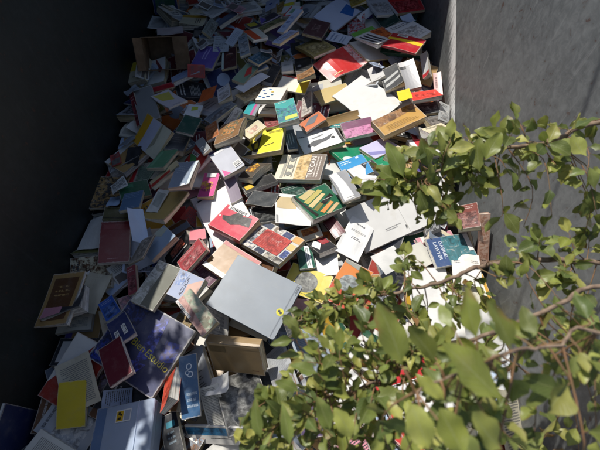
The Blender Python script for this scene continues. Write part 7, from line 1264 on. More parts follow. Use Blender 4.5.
(-.159,2.87,-.111,-.2,.934,.296,-.979,-.201,-.027,.146,.2,.021),
(.572,2.756,-.056,-.969,-.247,.021,.244,-.965,-.093,.188,.24,.01),
(.719,2.883,-.107,.389,.897,-.21,-.875,.431,.22,.182,.27,.01),
(-.949,3.191,-.041,-.989,.147,0,-.147,-.989,.001,.129,.18,.016),
(-.763,3.285,-.077,-.033,-.972,.231,.99,0,.142,.117,.17,.031),
(-.449,3.246,-.119,-.938,-.005,.346,.045,-.993,.108,.147,.2,.031),
(-.201,3.169,-.09,-.311,-.948,-.066,.937,-.317,.145,.132,.2,.021),
(.36,2.983,-.088,.978,.208,.009,-.207,.968,.143,.144,.2,.007),
(.704,3.12,-.122,-.99,.036,.138,-.016,-.99,.141,.15,.2,.007),
(-.857,-.07,-.054,-.516,.856,-.011,-.856,-.515,.048,.14,.2,.021),
(-.723,-.174,-.117,-.733,-.662,-.154,.671,-.741,-.013,.121,.18,.007),
(-.345,-.212,-.056,-.984,.028,.176,-.027,-1,.004,.19,.27,.01),
(-.011,-.217,-.087,-.167,.974,.155,-.986,-.164,-.032,.15,.22,.007),
(.218,-.251,-.103,-.245,-.968,-.057,.967,-.24,-.084,.153,.2,.013),
(.386,-.219,-.059,.73,.649,.215,-.647,.757,-.091,.153,.21,.021),
(.763,-.154,-.048,-.502,.864,.036,-.862,-.503,.069,.144,.2,.01),
(-.958,.061,-.064,.781,-.621,.063,.614,.746,-.257,.14,.18,.007),
(-.085,.129,-.06,-.408,-.9,.155,.905,-.42,-.058,.159,.22,.007),
(.183,-.059,-.054,-.98,-.044,-.193,.093,-.962,-.257,.123,.18,.013),
(.442,.154,-.034,-.701,.714,-.003,-.708,-.694,.133,.162,.22,.01),
(.682,.198,-.043,.95,-.299,-.087,.284,.946,-.157,.13,.2,.021),
(-.687,.389,-.087,-.818,-.566,.104,.562,-.825,-.064,.164,.22,.025),
(-.355,.44,-.118,-.365,.889,-.276,-.931,-.353,.095,.114,.17,.013),
(.126,.445,-.079,.377,-.923,.074,.926,.376,-.03,.134,.2,.025),
(.483,.474,-.082,.32,-.942,.1,.903,.271,-.332,.174,.24,.013),
(.782,.308,-.131,-.043,.997,-.066,-.99,-.034,.135,.133,.2,.025),
(-.3,.716,-.036,-.621,-.608,-.495,.442,-.793,.419,.179,.24,.025),
(.145,.732,-.04,.239,-.968,.082,.956,.219,-.198,.144,.22,.025),
(.766,.758,-.152,-.717,.685,-.129,-.692,-.722,.013,.147,.2,.025),
(-1.015,1.211,-.102,.966,.033,.255,0,.992,-.129,.129,.2,.01),
(-.717,1.238,-.107,.917,.382,.116,-.305,.859,-.411,.14,.2,.007),
(-.096,1.15,-.089,.957,.277,.088,-.276,.961,-.022,.15,.22,.013),
(.041,1.147,-.05,.158,-.978,.139,.987,.155,-.033,.199,.27,.025),
(.321,1.275,-.045,.128,-.932,.34,.98,.172,.104,.111,.17,.01),
(.682,1.119,-.086,.206,-.978,-.018,.972,.207,-.115,.141,.2,.016),
(.083,1.419,-.085,.542,-.831,.123,.82,.491,-.293,.121,.18,.01),
(.391,1.448,-.06,.979,.203,-.002,-.203,.979,0,.14,.2,.013),
(.73,1.539,-.131,-.786,.619,0,-.584,-.742,.329,.156,.2,.01),
(-.132,1.769,-.068,-.21,.929,-.303,-.977,-.185,.109,.121,.17,.031),
(.151,1.665,-.104,.951,.228,-.21,-.213,.973,.091,.178,.24,.016),
(.749,1.703,-.122,-.243,.969,.047,-.898,-.243,.368,.139,.21,.007),
(-.917,1.908,-.081,-.293,.956,.002,-.956,-.293,-.002,.164,.24,.007),
(-.471,1.96,-.117,-.939,-.327,-.104,.305,-.935,.181,.168,.22,.021),
(-.156,2.034,-.065,.995,-.103,0,.103,.995,-.001,.161,.22,.025),
(.549,2.105,-.1,.802,.561,-.203,-.572,.82,.006,.129,.17,.021),
(.819,1.807,-.1,-.93,.005,.368,0,-1,.014,.125,.18,.031),
(-.979,2.206,-.092,.817,.492,.299,-.491,.867,-.084,.129,.17,.021),
(-.557,2.348,-.037,.917,.399,-.019,-.399,.914,-.071,.162,.21,.025),
(-.269,2.223,-.088,-.479,.871,-.113,-.878,-.477,.041,.172,.22,.016),
(.768,2.306,-.076,.367,.93,.016,-.923,.362,.131,.147,.2,.021),
(-.889,2.436,-.09,.122,.991,.053,-.99,.117,.084,.137,.18,.021),
(-.658,2.535,-.106,-.083,-.983,.164,.988,-.103,-.115,.128,.17,.016),
(-.404,2.601,-.077,-.133,-.972,.191,.985,-.152,-.087,.159,.2,.01),
(-.272,2.555,-.058,.867,.485,-.111,-.428,.841,.331,.151,.22,.016),
(.334,2.566,-.085,.948,.267,-.171,-.248,.961,.124,.147,.2,.013),
(.508,2.541,-.09,.008,1,-.029,-.999,.008,.032,.139,.18,.021),
(-.898,2.761,-.066,-.886,-.31,.345,.288,-.951,-.113,.151,.2,.031),
(-.664,2.863,-.047,.998,.066,-.005,-.066,.998,.002,.182,.27,.01),
(-.376,2.962,-.116,.124,-.992,.037,.992,.124,-.017,.157,.2,.007),
(.768,2.891,-.11,-.023,.995,-.096,-.957,.005,.289,.187,.24,.016),
(-.989,3.023,-.044,.999,.025,.024,-.031,.948,.316,.175,.24,.031),
(-.783,3.141,-.029,-.971,-.239,.014,.235,-.962,-.138,.204,.27,.007),
(-.428,3.27,-.09,.04,-.993,.109,.939,0,-.345,.157,.2,.016),
(-.237,3.144,-.07,-.647,.761,-.054,-.741,-.644,-.19,.14,.18,.013),
(.045,3.098,-.08,-.72,.66,-.214,-.688,-.638,.346,.162,.21,.016),
(.336,2.943,-.085,-.26,.955,.142,-.965,-.26,-.017,.143,.21,.007),
(.714,3.246,-.134,.233,.934,-.269,-.962,.262,.077,.146,.22,.025),
(-.875,-.275,-.086,.094,.982,.166,-.87,0,.493,.149,.2,.01),
(-.7,-.248,-.113,-.991,0,-.132,.018,-.991,-.134,.143,.2,.016),
(-.217,-.217,-.03,-.699,.713,.052,-.712,-.686,-.154,.157,.22,.01),
(-.049,-.218,-.078,-.836,.543,.081,-.549,-.825,-.136,.151,.21,.025),
(.162,-.268,-.083,-.134,.987,.084,-.989,-.139,.055,.134,.2,.031),
(.409,-.201,-.027,.887,.398,.232,-.404,.914,-.023,.191,.24,.021),
(.817,-.247,-.046,.987,.022,-.158,0,.99,.14,.143,.2,.013),
(-.699,.176,-.056,-.87,.492,-.043,-.491,-.871,-.037,.113,.17,.007),
(-.401,-.105,-.033,.765,.629,-.135,-.619,.777,.112,.155,.24,.013),
(.174,-.05,-.036,.197,-.952,-.235,.965,.145,.219,.152,.2,.021),
(.78,.079,-.075,-.145,-.989,0,.669,-.098,-.737,.181,.24,.021),
(-.474,.357,-.092,-.255,.966,-.054,-.946,-.26,-.194,.134,.17,.007),
(.061,.462,-.052,-.043,.996,-.08,-.999,-.043,.003,.157,.21,.007),
(.545,.491,-.087,-.956,.132,.263,-.072,-.971,.226,.133,.18,.016),
(.768,.318,-.101,.168,.981,-.093,-.977,.179,.118,.16,.22,.01),
(-.385,.759,-.065,-.348,.768,-.537,-.616,-.619,-.487,.15,.2,.013),
(.758,.75,-.121,-.715,.687,-.129,-.696,-.718,.03,.154,.22,.01),
(-.162,.937,-.043,-.888,-.459,.032,.458,-.878,.137,.153,.21,.01),
(-.26,1.132,-.069,-.583,-.79,.189,.812,-.559,.165,.167,.22,.031),
(.076,1.188,-.027,-.756,.649,-.086,-.655,-.747,.115,.128,.18,.01),
(.257,1.265,-.03,.037,.947,-.318,-.998,.02,-.056,.129,.18,.007),
(-.003,1.452,-.072,.723,-.433,.538,.676,.607,-.419,.12,.17,.016),
(.136,1.408,-.08,-.872,.488,.032,-.454,-.833,.316,.155,.24,.007),
(.596,1.444,-.064,-.427,.904,.018,-.882,-.421,.21,.155,.2,.016),
(.773,1.559,-.125,.331,-.942,.056,.889,.292,-.352,.158,.2,.007),
(.224,1.539,-.089,.333,.943,.015,-.942,.332,.045,.124,.17,.007),
(.591,2.137,-.081,-.566,-.813,.137,.812,-.578,-.075,.133,.17,.031),
(.795,2.079,-.097,-.826,.402,.395,-.259,-.893,.367,.145,.21,.007),
(.269,2.334,-.1,-.472,.866,-.167,-.868,-.489,-.084,.162,.24,.007),
(.765,2.246,-.055,-.762,-.646,.047,.638,-.76,-.123,.136,.18,.013),
(-.428,2.699,-.056,-.443,-.896,.032,.896,-.443,.004,.145,.21,.016),
(-.246,2.666,-.069,-.824,.475,.308,-.523,-.847,-.092,.136,.18,.025),
(.681,2.559,-.079,-.7,.712,.057,-.706,-.701,.097,.196,.27,.007),
(-.445,2.992,-.096,-.996,-.089,.016,.09,-.995,.038,.129,.18,.016),
(-.268,2.717,-.117,-.999,-.001,-.038,.013,-.949,-.314,.119,.17,.016),
(.769,2.863,-.087,.639,.721,-.268,-.713,.686,.145,.137,.21,.007),
(-.593,3.083,-.116,-.328,-.941,.087,.896,-.339,-.286,.136,.18,.021),
(-.378,3.232,-.065,.903,-.172,-.394,.279,.932,.232,.175,.22,.013),
(-.278,3.058,-.069,-.051,-.994,-.093,.982,-.066,.174,.134,.18,.007),
(.06,3.272,-.114,.073,-.974,.217,.948,0,-.319,.143,.2,.031),
(.533,3.149,-.083,-.481,-.844,.238,.869,-.425,.252,.164,.21,.031),
(.724,3.057,-.094,-.235,.944,-.231,-.961,-.191,.198,.149,.2,.025),
(-.666,-.028,-.047,-.597,.581,.553,-.682,-.731,.032,.145,.22,.01),
(-.639,-.279,-.058,-.011,.996,.09,-.993,0,-.121,.138,.21,.025),
(-.364,-.291,-.065,.004,1,.017,-.978,0,.209,.118,.18,.007),
(-.086,-.225,-.049,-.144,-.978,-.154,.99,-.144,-.008,.21,.27,.016),
(.187,-.235,-.046,.645,-.757,-.1,.761,.649,-.001,.132,.2,.007),
(.397,-.244,-.006,.01,.997,.075,-.977,.026,-.213,.201,.27,.021),
(.658,-.276,-.019,-.008,-.984,-.176,.978,.029,-.205,.136,.18,.025),
(.08,-.08,-.036,.435,.842,.32,-.883,.468,-.029,.149,.2,.01),
(.397,.277,-.018,.67,.731,-.133,-.737,.676,.004,.134,.18,.007),
(.57,.173,-.003,.985,-.128,.117,.132,.991,-.029,.178,.24,.016),
(.574,.523,-.056,.882,.274,-.382,-.411,.845,-.343,.139,.2,.013),
(-.58,.76,-.054,-.054,-.983,.175,.968,-.095,-.234,.143,.2,.007),
(-.411,.768,-.071,.271,-.838,.474,.654,.521,.549,.139,.2,.016),
(-.159,.921,-.028,-.926,-.377,.02,.376,-.916,.139,.145,.2,.016),
(-.345,1.239,-.063,.73,-.657,.187,.683,.711,-.167,.117,.18,.007),
(.501,1.331,-.144,.907,-.422,0,.409,.88,-.241,.121,.17,.007),
(.802,1.222,-.11,.709,.124,-.695,-.173,.985,0,.155,.2,.021),
(.73,1.603,-.136,.785,-.62,0,.585,.741,-.329,.126,.17,.007),
(-.333,1.807,-.051,.382,-.81,.445,.916,.396,-.066,.177,.27,.007),
(.786,1.632,-.094,0,-.978,-.207,.904,.088,-.418,.155,.22,.01),
(-.93,1.979,-.046,.822,-.48,.306,.545,.82,-.177,.182,.27,.01),
(.827,2.12,-.11,-.855,.093,.51,0,-.984,.179,.139,.21,.007),
(-.842,2.422,-.033,-.953,-.299,.055,.294,-.952,-.083,.148,.22,.007),
(.22,2.733,-.052,-.696,.714,.07,-.676,-.685,.273,.165,.24,.013),
(.395,2.489,-.061,.191,.981,.037,-.979,.193,-.063,.123,.18,.025),
(.699,2.558,-.073,.993,.034,-.11,-.037,.999,-.024,.14,.18,.01),
(-.453,2.993,-.108,.298,.954,-.041,-.954,.298,0,.125,.17,.01),
(-.469,2.993,-.063,.991,-.07,-.11,.062,.995,-.078,.191,.27,.021),
(-.744,3.016,-.031,.302,-.952,-.046,.953,.303,-.004,.144,.2,.016),
(-.294,3.101,-.035,.735,-.676,.04,.66,.729,.181,.113,.17,.031),
(-.254,3.091,-.052,.004,.996,.085,-.984,.02,-.178,.144,.22,.016),
(.187,3.277,-.12,.073,-.974,.217,.948,0,-.319,.144,.18,.01),
(.801,3.235,-.114,-.99,.032,.139,.003,-.97,.243,.173,.22,.021),
(-.816,-.228,-.065,-.86,.273,.432,-.379,-.907,-.181,.158,.21,.013),
(-.572,-.166,-.036,.715,.669,-.204,-.691,.629,-.357,.155,.21,.01),
(-.236,-.24,-.022,.465,-.88,-.094,.882,.452,.132,.137,.21,.013),
(-.006,-.25,-.033,-1,-.002,-.014,.005,-.988,-.153,.157,.2,.007),
(.188,-.259,-.04,-.149,-.987,-.065,.987,-.144,-.076,.152,.21,.007),
(.241,-.246,-.013,.977,-.027,.211,.011,.997,.075,.137,.2,.031),
(-.02,-.019,-.056,-.658,-.75,.064,.576,-.557,-.598,.148,.2,.01),
(.031,-.25,-.016,.007,.992,.123,-.999,0,.055,.196,.27,.025),
(-.596,.44,-.062,-.516,-.849,.116,.841,-.527,-.122,.115,.17,.016),
(.066,.464,-.035,.691,-.721,.052,.723,.689,-.05,.121,.18,.016),
(-.115,.883,.013,.904,.39,.175,-.37,.919,-.14,.13,.17,.025),
(.756,.611,-.075,-.301,.894,-.333,-.944,-.328,-.027,.152,.22,.025),
(.616,.727,-.09,-.627,.772,-.103,-.777,-.629,.014,.131,.17,.01),
]
HEAP_COLOURS = ['e6e4de', 'e6e4de', 'e6e4de', 'e6e4de', 'e6e4de', 'e6e4de', 'e6e4de', 'e6e4de', 'dedcd8', 'dedcd8', 'dedcd8', 'dedcd8', 'dedcd8', 'dedcd8', 'dedcd8', 'dedcd8', 'b9bcc0', 'b9bcc0', 'b9bcc0', 'b9bcc0', 'b9bcc0', 'b9bcc0', 'b9bcc0', 'b9bcc0', '78828e', '78828e', '78828e', '78828e', '78828e', '78828e', '3a3c40', '3a3c40', '3a3c40', '3a3c40', '232426', '232426', '232426', '232426', '2a3563', '2a3563', '2a3563', '2f5ca8', '8fb2d8', 'b4c6e0', 'b4c6e0', 'b4c6e0', 'b4c6e0', 'b4c6e0', '2f8a8c', '2f8a8c', '2d5a42', '2d5a42', '2d5a42', '76743f', '76743f', '76743f', 'c2992f', 'c2992f', 'e0c838', 'e0d5b4', 'e0d5b4', 'e0d5b4', 'e0d5b4', 'e0d5b4', 'e0d5b4', 'e0d5b4', 'b8935c', 'b8935c', 'b8935c', 'b8935c', 'b8935c', 'b8935c', '6d4a30', '6d4a30', '6d4a30', '6d4a30', '6d4a30', 'd2702e', 'd2702e', 'a83c30', 'a83c30', 'a83c30', 'c63034', 'c63034', 'c63034', '6b2530', '6b2530', '6b2530', 'dc96a4', '8d7390', '8d7390', '6556a0']
SUN_DIR = (-0.3444, 0.4587, 0.8192)
CAM = (0.0, 0.0, 1.701)
BUSH_BASE = (1.75, 0.3, -0.296)
STEMS = [([[1.75,.3,-.3],[1.7,.28,.4],[1.5,.2,1.5]],.03,.014),([[1.72,.28,.3],[1.5,.22,.75],[1.3,.2,1]],.016,.007),([[1.7,.28,.35],[1.45,.15,.8],[1.3,.1,1]],.014,.0075),([[1.7,.27,.4],[1.4,.05,.8],[1.25,-.05,1]],.014,.006),([[1.7,.26,.42],[1.4,-.1,.85],[1.2,-.2,1]],.012,.004)]
BRANCHES = [{'pts':[[1.3,.2,1],[1.12,.55,1.3],[.7025,.6778,1.0349],[.5892,.6428,1.0139],[.4581,.6262,.9923],[.3936,.6171,.9752],[.3393,.6036,.9554],[.2837,.5897,.9354],[.2389,.5713,.9126]],'r':(.007,.002),'twigs':[[.2588,.5782,.9337,.0409],[.3348,.6251,1.0243,.0451],[.2901,.6947,.8942,.0385],[.4239,.615,.9087,.0327],[.3655,.5339,.8803,.0433],[.3883,.7028,.9406,.0406],[.4366,.6231,.8996,.0458],[.378,.514,.8908,.0444],[.3347,.5502,.8278,.0318],[.2555,.695,.8997,.0379],[.3625,.6342,.9433,.0369],[.2964,.5902,.9034,.0463],[.3967,.5496,.8314,.0478],[.3941,.6947,.9179,.0474],[.4465,.6048,.8895,.0338],[.4001,.5654,.9409,.0311],[.2979,.6395,.9838,.0438],[.4079,.665,.8964,.0477],[.3219,.4937,.8935,.0314],[.2582,.6248,.9196,.0328],[.3005,.5472,.8229,.0368],[.3273,.6074,.9033,.0407],[.3685,.6154,.8562,.0391],[.3002,.5359,.9314,.0354],[.454,.5985,.9147,.0302],[.286,.5405,.9723,.0411],[.3707,.6899,.9558,.0384],[.3874,.6442,.9144,.0433],[.3602,.4952,.9046,.0382],[.3462,.6169,.958,.0356],[.2881,.5629,.9367,.0368],[.4031,.6899,.9659,.0432],[.2955,.6778,.9177,.0343],[.259,.6281,.9062,.0318],[.3,.6599,.9016,.0379],[.4093,.6406,.977,.0417],[.4092,.581,.9607,.0322],[.3536,.6841,.9209,.0451],[.2623,.6677,.9109,.0416],[.3842,.5899,.9828,.0353],[.6069,.6467,1.0374,.0415],[.5465,.6667,.9488,.0368],[.6411,.4557,.9072,.0511],[.6883,.7041,1.002,.0491],[.5637,.5728,1.0029,.0401],[.5899,.6919,.9833,.0348],[.7,.581,.8968,.0501],[.6022,.5311,1.0262,.0474],[.4498,.6724,.9974,.0434],[.5191,.4828,.8923,.0401],[.4604,.4942,.9228,.0481],[.4943,.688,1.0292,.0487],[.695,.5387,.8889,.0341],[.5316,.4596,.9768,.0389],[.461,.5834,.9859,.0425],[.6306,.4647,.9735,.043],[.4693,.6353,1.0296,.0456],[.533,.6059,1.04,.0399],[.4388,.6032,.9465,.0408],[.5207,.595,.9299,.0408],[.2268,.5661,.9276,.0356],[.1957,.5583,.9239,.0404],[.194,.6056,.9416,.0404],[.1529,.5838,.9387,.0432],[.2332,.5431,.9295,.037],[.2192,.5585,.8893,.04],[.2139,.5557,.952,.0388]],'nl':(5,8),'big':[([.2761,.5595,.9289],[.1329,.5359,.938],.0562),([.2293,.5755,.9385],[.175,.614,.95],.0421),([.2408,.5774,.9513],[.2037,.6508,.9954],.0394),([.2964,.5973,.9632],[.2749,.6498,1.0065],.037),([.3207,.583,.9664],[.3807,.6156,.9976],.0367),([.2778,.5536,.937],[.2964,.4901,.8988],.037),([.399,.5642,.9901],[.3813,.625,1.0266],.0399),([.4032,.574,1.0193],[.4248,.626,1.0505],.039)]}
,{'pts':[[1.3,.1,1],[1.1,.25,1.28],[.7537,.3932,.8873],[.5764,.397,.8896],[.4345,.3913,.8862],[.3768,.378,.8782],[.325,.3611,.8563],[.269,.3496,.8494],[.2153,.3418,.833],[.136,.3359,.8295],[.0802,.3298,.8142],[.0232,.3035,.7867],[-.0374,.2867,.765]],'r':(.0075,.0014),'twigs':[[.1571,.3367,.8956,.0234],[.1811,.3201,.8976,.0338],[-.0045,.2873,.7641,.0337],[.1822,.3771,.8016,.0292],[.1587,.3686,.7997,.0351],[.1079,.2693,.8288,.0245],[.0308,.315,.7668,.0275],[.0592,.3169,.8385,.0279],[.1661,.3596,.8045,.0326],[.1413,.3118,.812,.031],[.1876,.327,.8891,.0325],[.0765,.2772,.8434,.0257],[.0157,.2964,.8324,.0253],[.0412,.2893,.8109,.034],[.1127,.3225,.8651,.0223],[.0855,.3089,.8648,.027],[.0458,.2699,.8464,.0359],[.0898,.3027,.8093,.0337],[.1801,.3076,.81,.0321],[.1971,.3367,.7833,.0354],[.0833,.3271,.8648,.032],[.1797,.3234,.8705,.0256],[.0138,.3106,.7457,.0346],[.03,.2689,.8161,.0279],[.1459,.3328,.8931,.0337],[.0412,.3332,.808,.0315],[.0751,.3009,.8534,.0302],[.4257,.327,.8106,.0239],[.2508,.2776,.8565,.0362],[.438,.3408,.779,.0341],[.2792,.3025,.7767,.0349],[.2854,.3085,.7265,.0328],[.3269,.353,.835,.0276],[.3726,.298,.7893,.0249],[.3338,.2842,.8488,.0362],[.3792,.377,.7728,.0243],[.285,.2951,.7821,.0309],[.3418,.3081,.8398,.0248],[.2298,.303,.7594,.0307],[.3594,.3155,.8524,.0281],[.2819,.4312,.8204,.0255],[.2632,.4086,.8333,.0297],[.2527,.356,.8519,.0247],[.2529,.4427,.8262,.0293],[.2494,.4202,.8549,.0294],[.6164,.3126,.8519,.0322],[.5193,.4225,.9293,.0385],[.4975,.4288,.8886,.0305],[.6507,.3003,.782,.0357],[.5627,.3492,.8667,.0447],[.6147,.4237,.8718,.0373],[.5128,.2856,.9389,.0416],[.576,.3614,.8932,.0369],[.4352,.3243,.9561,.0375],[.5767,.3738,.8933,.0444],[.6545,.454,.9018,.0393],[.4217,.3691,.9486,.0312],[.5306,.2627,.869,.0431],[.6164,.4592,.8934,.039]],'nl':(5,8)}
,{'pts':[[1.25,-.05,1],[1,.1,1.25],[.5862,.2719,1.0477],[.4483,.2423,1.0299],[.3448,.2053,1.0077],[.2623,.1828,.9825],[.2039,.1656,.9605],[.1528,.1433,.9354],[.1002,.1233,.9118],[.0462,.1108,.8926],[-.0037,.0994,.8741],[-.0569,.0666,.8427]],'r':(.005,.0014),'twigs':[[.2172,.1525,.8587,.0315],[.1905,.1288,.8175,.033],[.1462,.1546,.9997,.0267],[-.0076,.188,1.0083,.034],[.1448,.162,.9348,.0364],[.0517,.1852,.8745,.0324],[.0184,.1287,.8488,.0319],[.0668,.1702,.9011,.0296],[.167,.2102,.9553,.0291],[.024,.204,.9641,.0287],[.0128,.1519,1.0091,.0264],[.0889,.19,.8892,.0268],[.0646,.1604,1.0215,.0414],[.0269,.2168,.9561,.0286],[.1162,.1703,1.0058,.0268],[.166,.2108,.8831,.0334],[.1933,.1813,.9846,.0303],[.1697,.1482,.9437,.0275],[.1467,.1162,.8696,.0261],[-.0158,.1665,.8315,.0292],[.2331,.1856,.8644,.0407],[.0541,.1745,.8261,.0274],[.0413,.1155,.975,.0322],[.062,.1641,.8238,.0288],[.1712,.1537,.8381,.0349],[.1996,.1821,.9485,.0297],[.1581,.162,.9686,.0287],[.1611,.1654,.8729,.0322],[.0994,.2222,.907,.0264],[.0933,.145,.868,.0276],[.0328,.1332,.8687,.0401],[.2102,.1932,.8483,.0377],[.0499,.1653,1.0144,.0324],[.1028,.1935,1.0293,.0364],[.0297,.2041,1.0198,.0363],[.111,.2126,1.0078,.0415],[-.0514,.0617,.8898,.0385],[.0638,.0419,.8563,.029],[.1164,.0942,.9831,.0415],[-.0533,.0289,.9324,.0334],[-.0528,.0387,.8394,.0363],[.1068,.0327,.8861,.0356],[.0167,.1128,.8428,.0355],[.1276,.097,.8887,.0334],[.0971,.1047,.9293,.0338],[-.1019,.067,.834,.0328],[.0718,.0551,.9242,.0316],[.1783,.0829,.9004,.0273],[-.0579,.1094,.823,.0376],[.1481,.0236,.8309,.0409],[.0468,.0837,.8043,.0404],[.177,.0743,.8313,.0325],[.1733,.0279,.8933,.0409],[-.066,.1117,.8633,.0307],[.034,.0501,.9535,.0379],[-.0343,.0725,.9102,.0379],[.097,.081,.9604,.0308],[-.0755,.0459,.8279,.0416],[.1713,.0325,.881,.0286],[-.0248,.0725,.8764,.0347],[-.0098,.0339,.8982,.0334],[.1417,.0381,.8984,.0299],[-.0795,.0663,.8708,.0287],[.1248,.0793,.7959,.0386],[.164,.1046,.9593,.0262],[.0104,.0757,.9669,.0347],[-.0853,.0816,.9339,.0388],[.0066,.0821,.9722,.0329],[.0765,.0569,.7949,.0389],[-.0465,.1086,.8547,.0386],[.0349,.0381,.8509,.0305],[.0815,.0342,.7824,.0335],[.4635,.0311,.7779,.0396],[.297,.0996,.9917,.0329],[.4349,.0157,.8403,.0365],[.3377,.1356,.8437,.0372],[.4978,.1736,.9975,.0384],[.364,.0484,.7847,.0449],[.4122,.2143,.9523,.0388],[.381,.1696,.8892,.0446],[.2093,.0775,.9246,.0382],[.528,.0229,.8188,.0331],[.4956,.1725,.9785,.0433],[.3371,.1836,.8331,.0451],[.2758,.1271,.9784,.0321],[.2359,.0155,.9658,.0337],[.2555,.2012,.9574,.0419],[.5327,.0971,.8166,.0301],[.245,.0188,.9704,.0343],[.361,.1639,.9296,.0308],[.2368,.0199,.951,.0445],[.2589,.0162,.8064,.0404],[.2514,.2212,.9068,.0328],[.279,.0555,.7763,.0308],[.5094,.1038,.9374,.0317],[.3001,.0153,.9115,.0321],[.2228,.1812,.992,.0446],[.2376,.2012,.8465,.046],[.5114,.1584,.9778,.0452],[.3358,.0694,.9353,.0303],[.3331,.0704,.8102,.0391],[.3428,.1051,.9222,.0386],[.4969,.1803,.9266,.0449],[.559,.2054,.8426,.0434],[.2193,.1469,1.0117,.0308],[.5977,.1486,.8328,.0318]],'nl':(5,8),'big':[([.0275,.1243,1.0524],[-.0137,.14,1.0618],.0229),([0,.104,1.0168],[-.0363,.1242,1.029],.0189),([-.0599,.0391,.9779],[-.0835,.0905,1.0087],.0205),([-.0153,.0313,.9965],[-.026,.0798,1.0256],.0199),([.0443,.0493,1.0307],[.0266,.0899,1.055],.0266),([.0768,.0367,1.0231],[.0591,.0772,1.0474],.0281),([0,.2053,1.0077],[-.031,.226,1.0202],.0207)]}
,{'pts':[[1.2,-.2,1],[.95,-.1,1.3],[.4187,.1361,1.1995],[.3138,.1282,1.2064],[.2483,.1185,1.2122],[.1968,.1002,1.2129],[.1586,.0864,1.2163],[.1303,.0747,1.2093]],'r':(.003,.0012),'twigs':[[.1307,.0097,1.0405,.0439],[.3269,.0385,1.0624,.0313],[.2408,.0386,1.1636,.0384],[.1992,.0362,1.1251,.0345],[.2431,.0339,1.0246,.0431],[.3339,.0111,1.1242,.0437],[.1915,.0675,1.1231,.0403],[.1988,.0251,1.1333,.0435],[.2437,.0401,1.1016,.0422],[.3819,.0352,1.1134,.0386],[.149,.0478,1.0547,.0409],[.1297,.0099,1.1076,.0437],[.2208,.0611,1.1115,.0424],[.2488,.0097,1.054,.0351],[.3036,.134,1.1563,.0352],[.3669,.0966,1.1036,.032],[.3095,.1576,1.1353,.032],[.2664,.1502,1.185,.0304],[.3469,.09,1.1078,.0403],[.4234,.1093,1.0576,.0362],[.3985,.1998,1.1173,.0353],[.3171,.0878,1.1469,.0327],[.3421,.1133,1.1952,.0304],[.2081,.1597,1.1593,.0322],[.1914,.1229,1.1671,.0352],[.2207,.1008,1.1609,.0312],[.238,.0931,1.1891,.0353],[.2184,.0712,1.1777,.0301],[.2222,.1274,1.1341,.0399]],'nl':(4,6),'big':[([.1156,.1,1.2244],[.0972,.1676,1.2534],.034),([.1541,.1039,1.2268],[.1246,.1427,1.2501],.0272),([.209,.0594,1.2467],[.1546,.1171,1.2697],.0455),([.1907,.1216,1.2608],[.1734,.1662,1.2876],.0238),([.2193,.1055,1.2744],[.2033,.1552,1.2926],.0248),([.1377,.0172,1.2097],[.1192,.0585,1.2228],.0318),([.1656,.0112,1.2294],[.1469,.054,1.2435],.0343),([.204,.0164,1.2325],[.1697,.0458,1.2502],.0303),([.1607,.0655,1.2154],[.133,.0864,1.2279],.0222)]}
,{'pts':[[1.5,.2,1.5],[1.5,1.2,2.7],[1,2,3.1],[0,2.2,3],[-.7,1.8,2.5],[-1.15,1.45,2.14],[-1.4,1.3,2.1]],'r':(.014,.003),'twigs':[[-1.433,1.5106,2.1316,.0627],[-1.2216,1.5212,2.0624,.0578],[-.8995,1.3814,2.1233,.0565],[-1.1259,1.4087,2.1156,.0621],[-1.5175,1.2888,2.1875,.0582],[-1.486,1.3047,2.0918,.063],[-1.0944,1.5029,2.1368,.0521],[-1.254,1.0268,2.1701,.0598],[-1.2704,1.405,2.1106,.0512],[-1.1644,1.6103,2.0802,.0615],[-1.1659,1.2874,2.1779,.0529],[-1.2569,1.4642,2.0553,.055],[-1.5893,1.5265,2.1666,.0461],[-1.513,1.4462,2.0749,.05],[-1.329,1.5957,2.0976,.0472],[-1.2482,1.5391,2.1291,.0499],[-1.3611,1.189,2.1439,.0572],[-1.1361,1.5776,2.1052,.0558],[-1.5724,1.1842,2.1119,.0461],[-1.212,1.041,2.1186,.0566],[-1.3458,1.6313,2.146,.0494],[-1.1294,1.04,2.0984,.0649],[-1.4765,1.3445,2.1504,.0518],[-1.3363,1.0871,2.0651,.0556],[-1.1288,1.1514,2.1255,.0623],[-1.5783,1.4042,2.1316,.0615],[-1.2626,1.4236,2.1566,.0561],[-1.4287,1.6159,2.1738,.0558],[-.9171,1.3078,2.1547,.0508],[-.9548,1.3479,2.1529,.052],[-1.6134,1.3624,2.085,.059],[-1.5411,1.2543,2.0653,.0561],[-1.4513,1.5769,2.0742,.0529],[-1.2109,1.5229,2.1307,.0471],[-1.0254,1.405,2.0782,.0551],[-1.2336,1.4181,2.1253,.0635],[-1.0962,1.1606,2.1056,.0463],[-1.3386,1.507,2.1818,.0473],[-1.0256,1.2584,2.1108,.0502],[-1.1239,1.2974,2.13,.0552],[-1.238,1.4735,2.188,.0608],[-1.3424,1.0277,2.0638,.0591],[-1.2998,1.1781,2.114,.0645],[-1.4698,1.5777,2.0731,.0583],[-1.3363,1.5566,2.1021,.0624],[-1.3103,1.1029,2.1462,.0536]],'nl':(7,9)}  # unseen overhead branch, added to throw leaf shade on the near end
]
CARDBOX = ([-0.8575, 2.1652, 0.1203], [0.9913, 0.1241, -0.0438], [-0.034, 0.5625, 0.8261], 0.1871, 0.1908)
SHADE_LID = [(.95,2.88),(-.30,2.88),(-.47,2.77),(-.77,2.48),(-.93,2.18),(-1.0,1.6),(-1.07,1.2),(-1.15,1.2),(-1.15,3.46),(.95,3.46)]
SKY, SUN, EXPO = .105, 4.35, 0.0

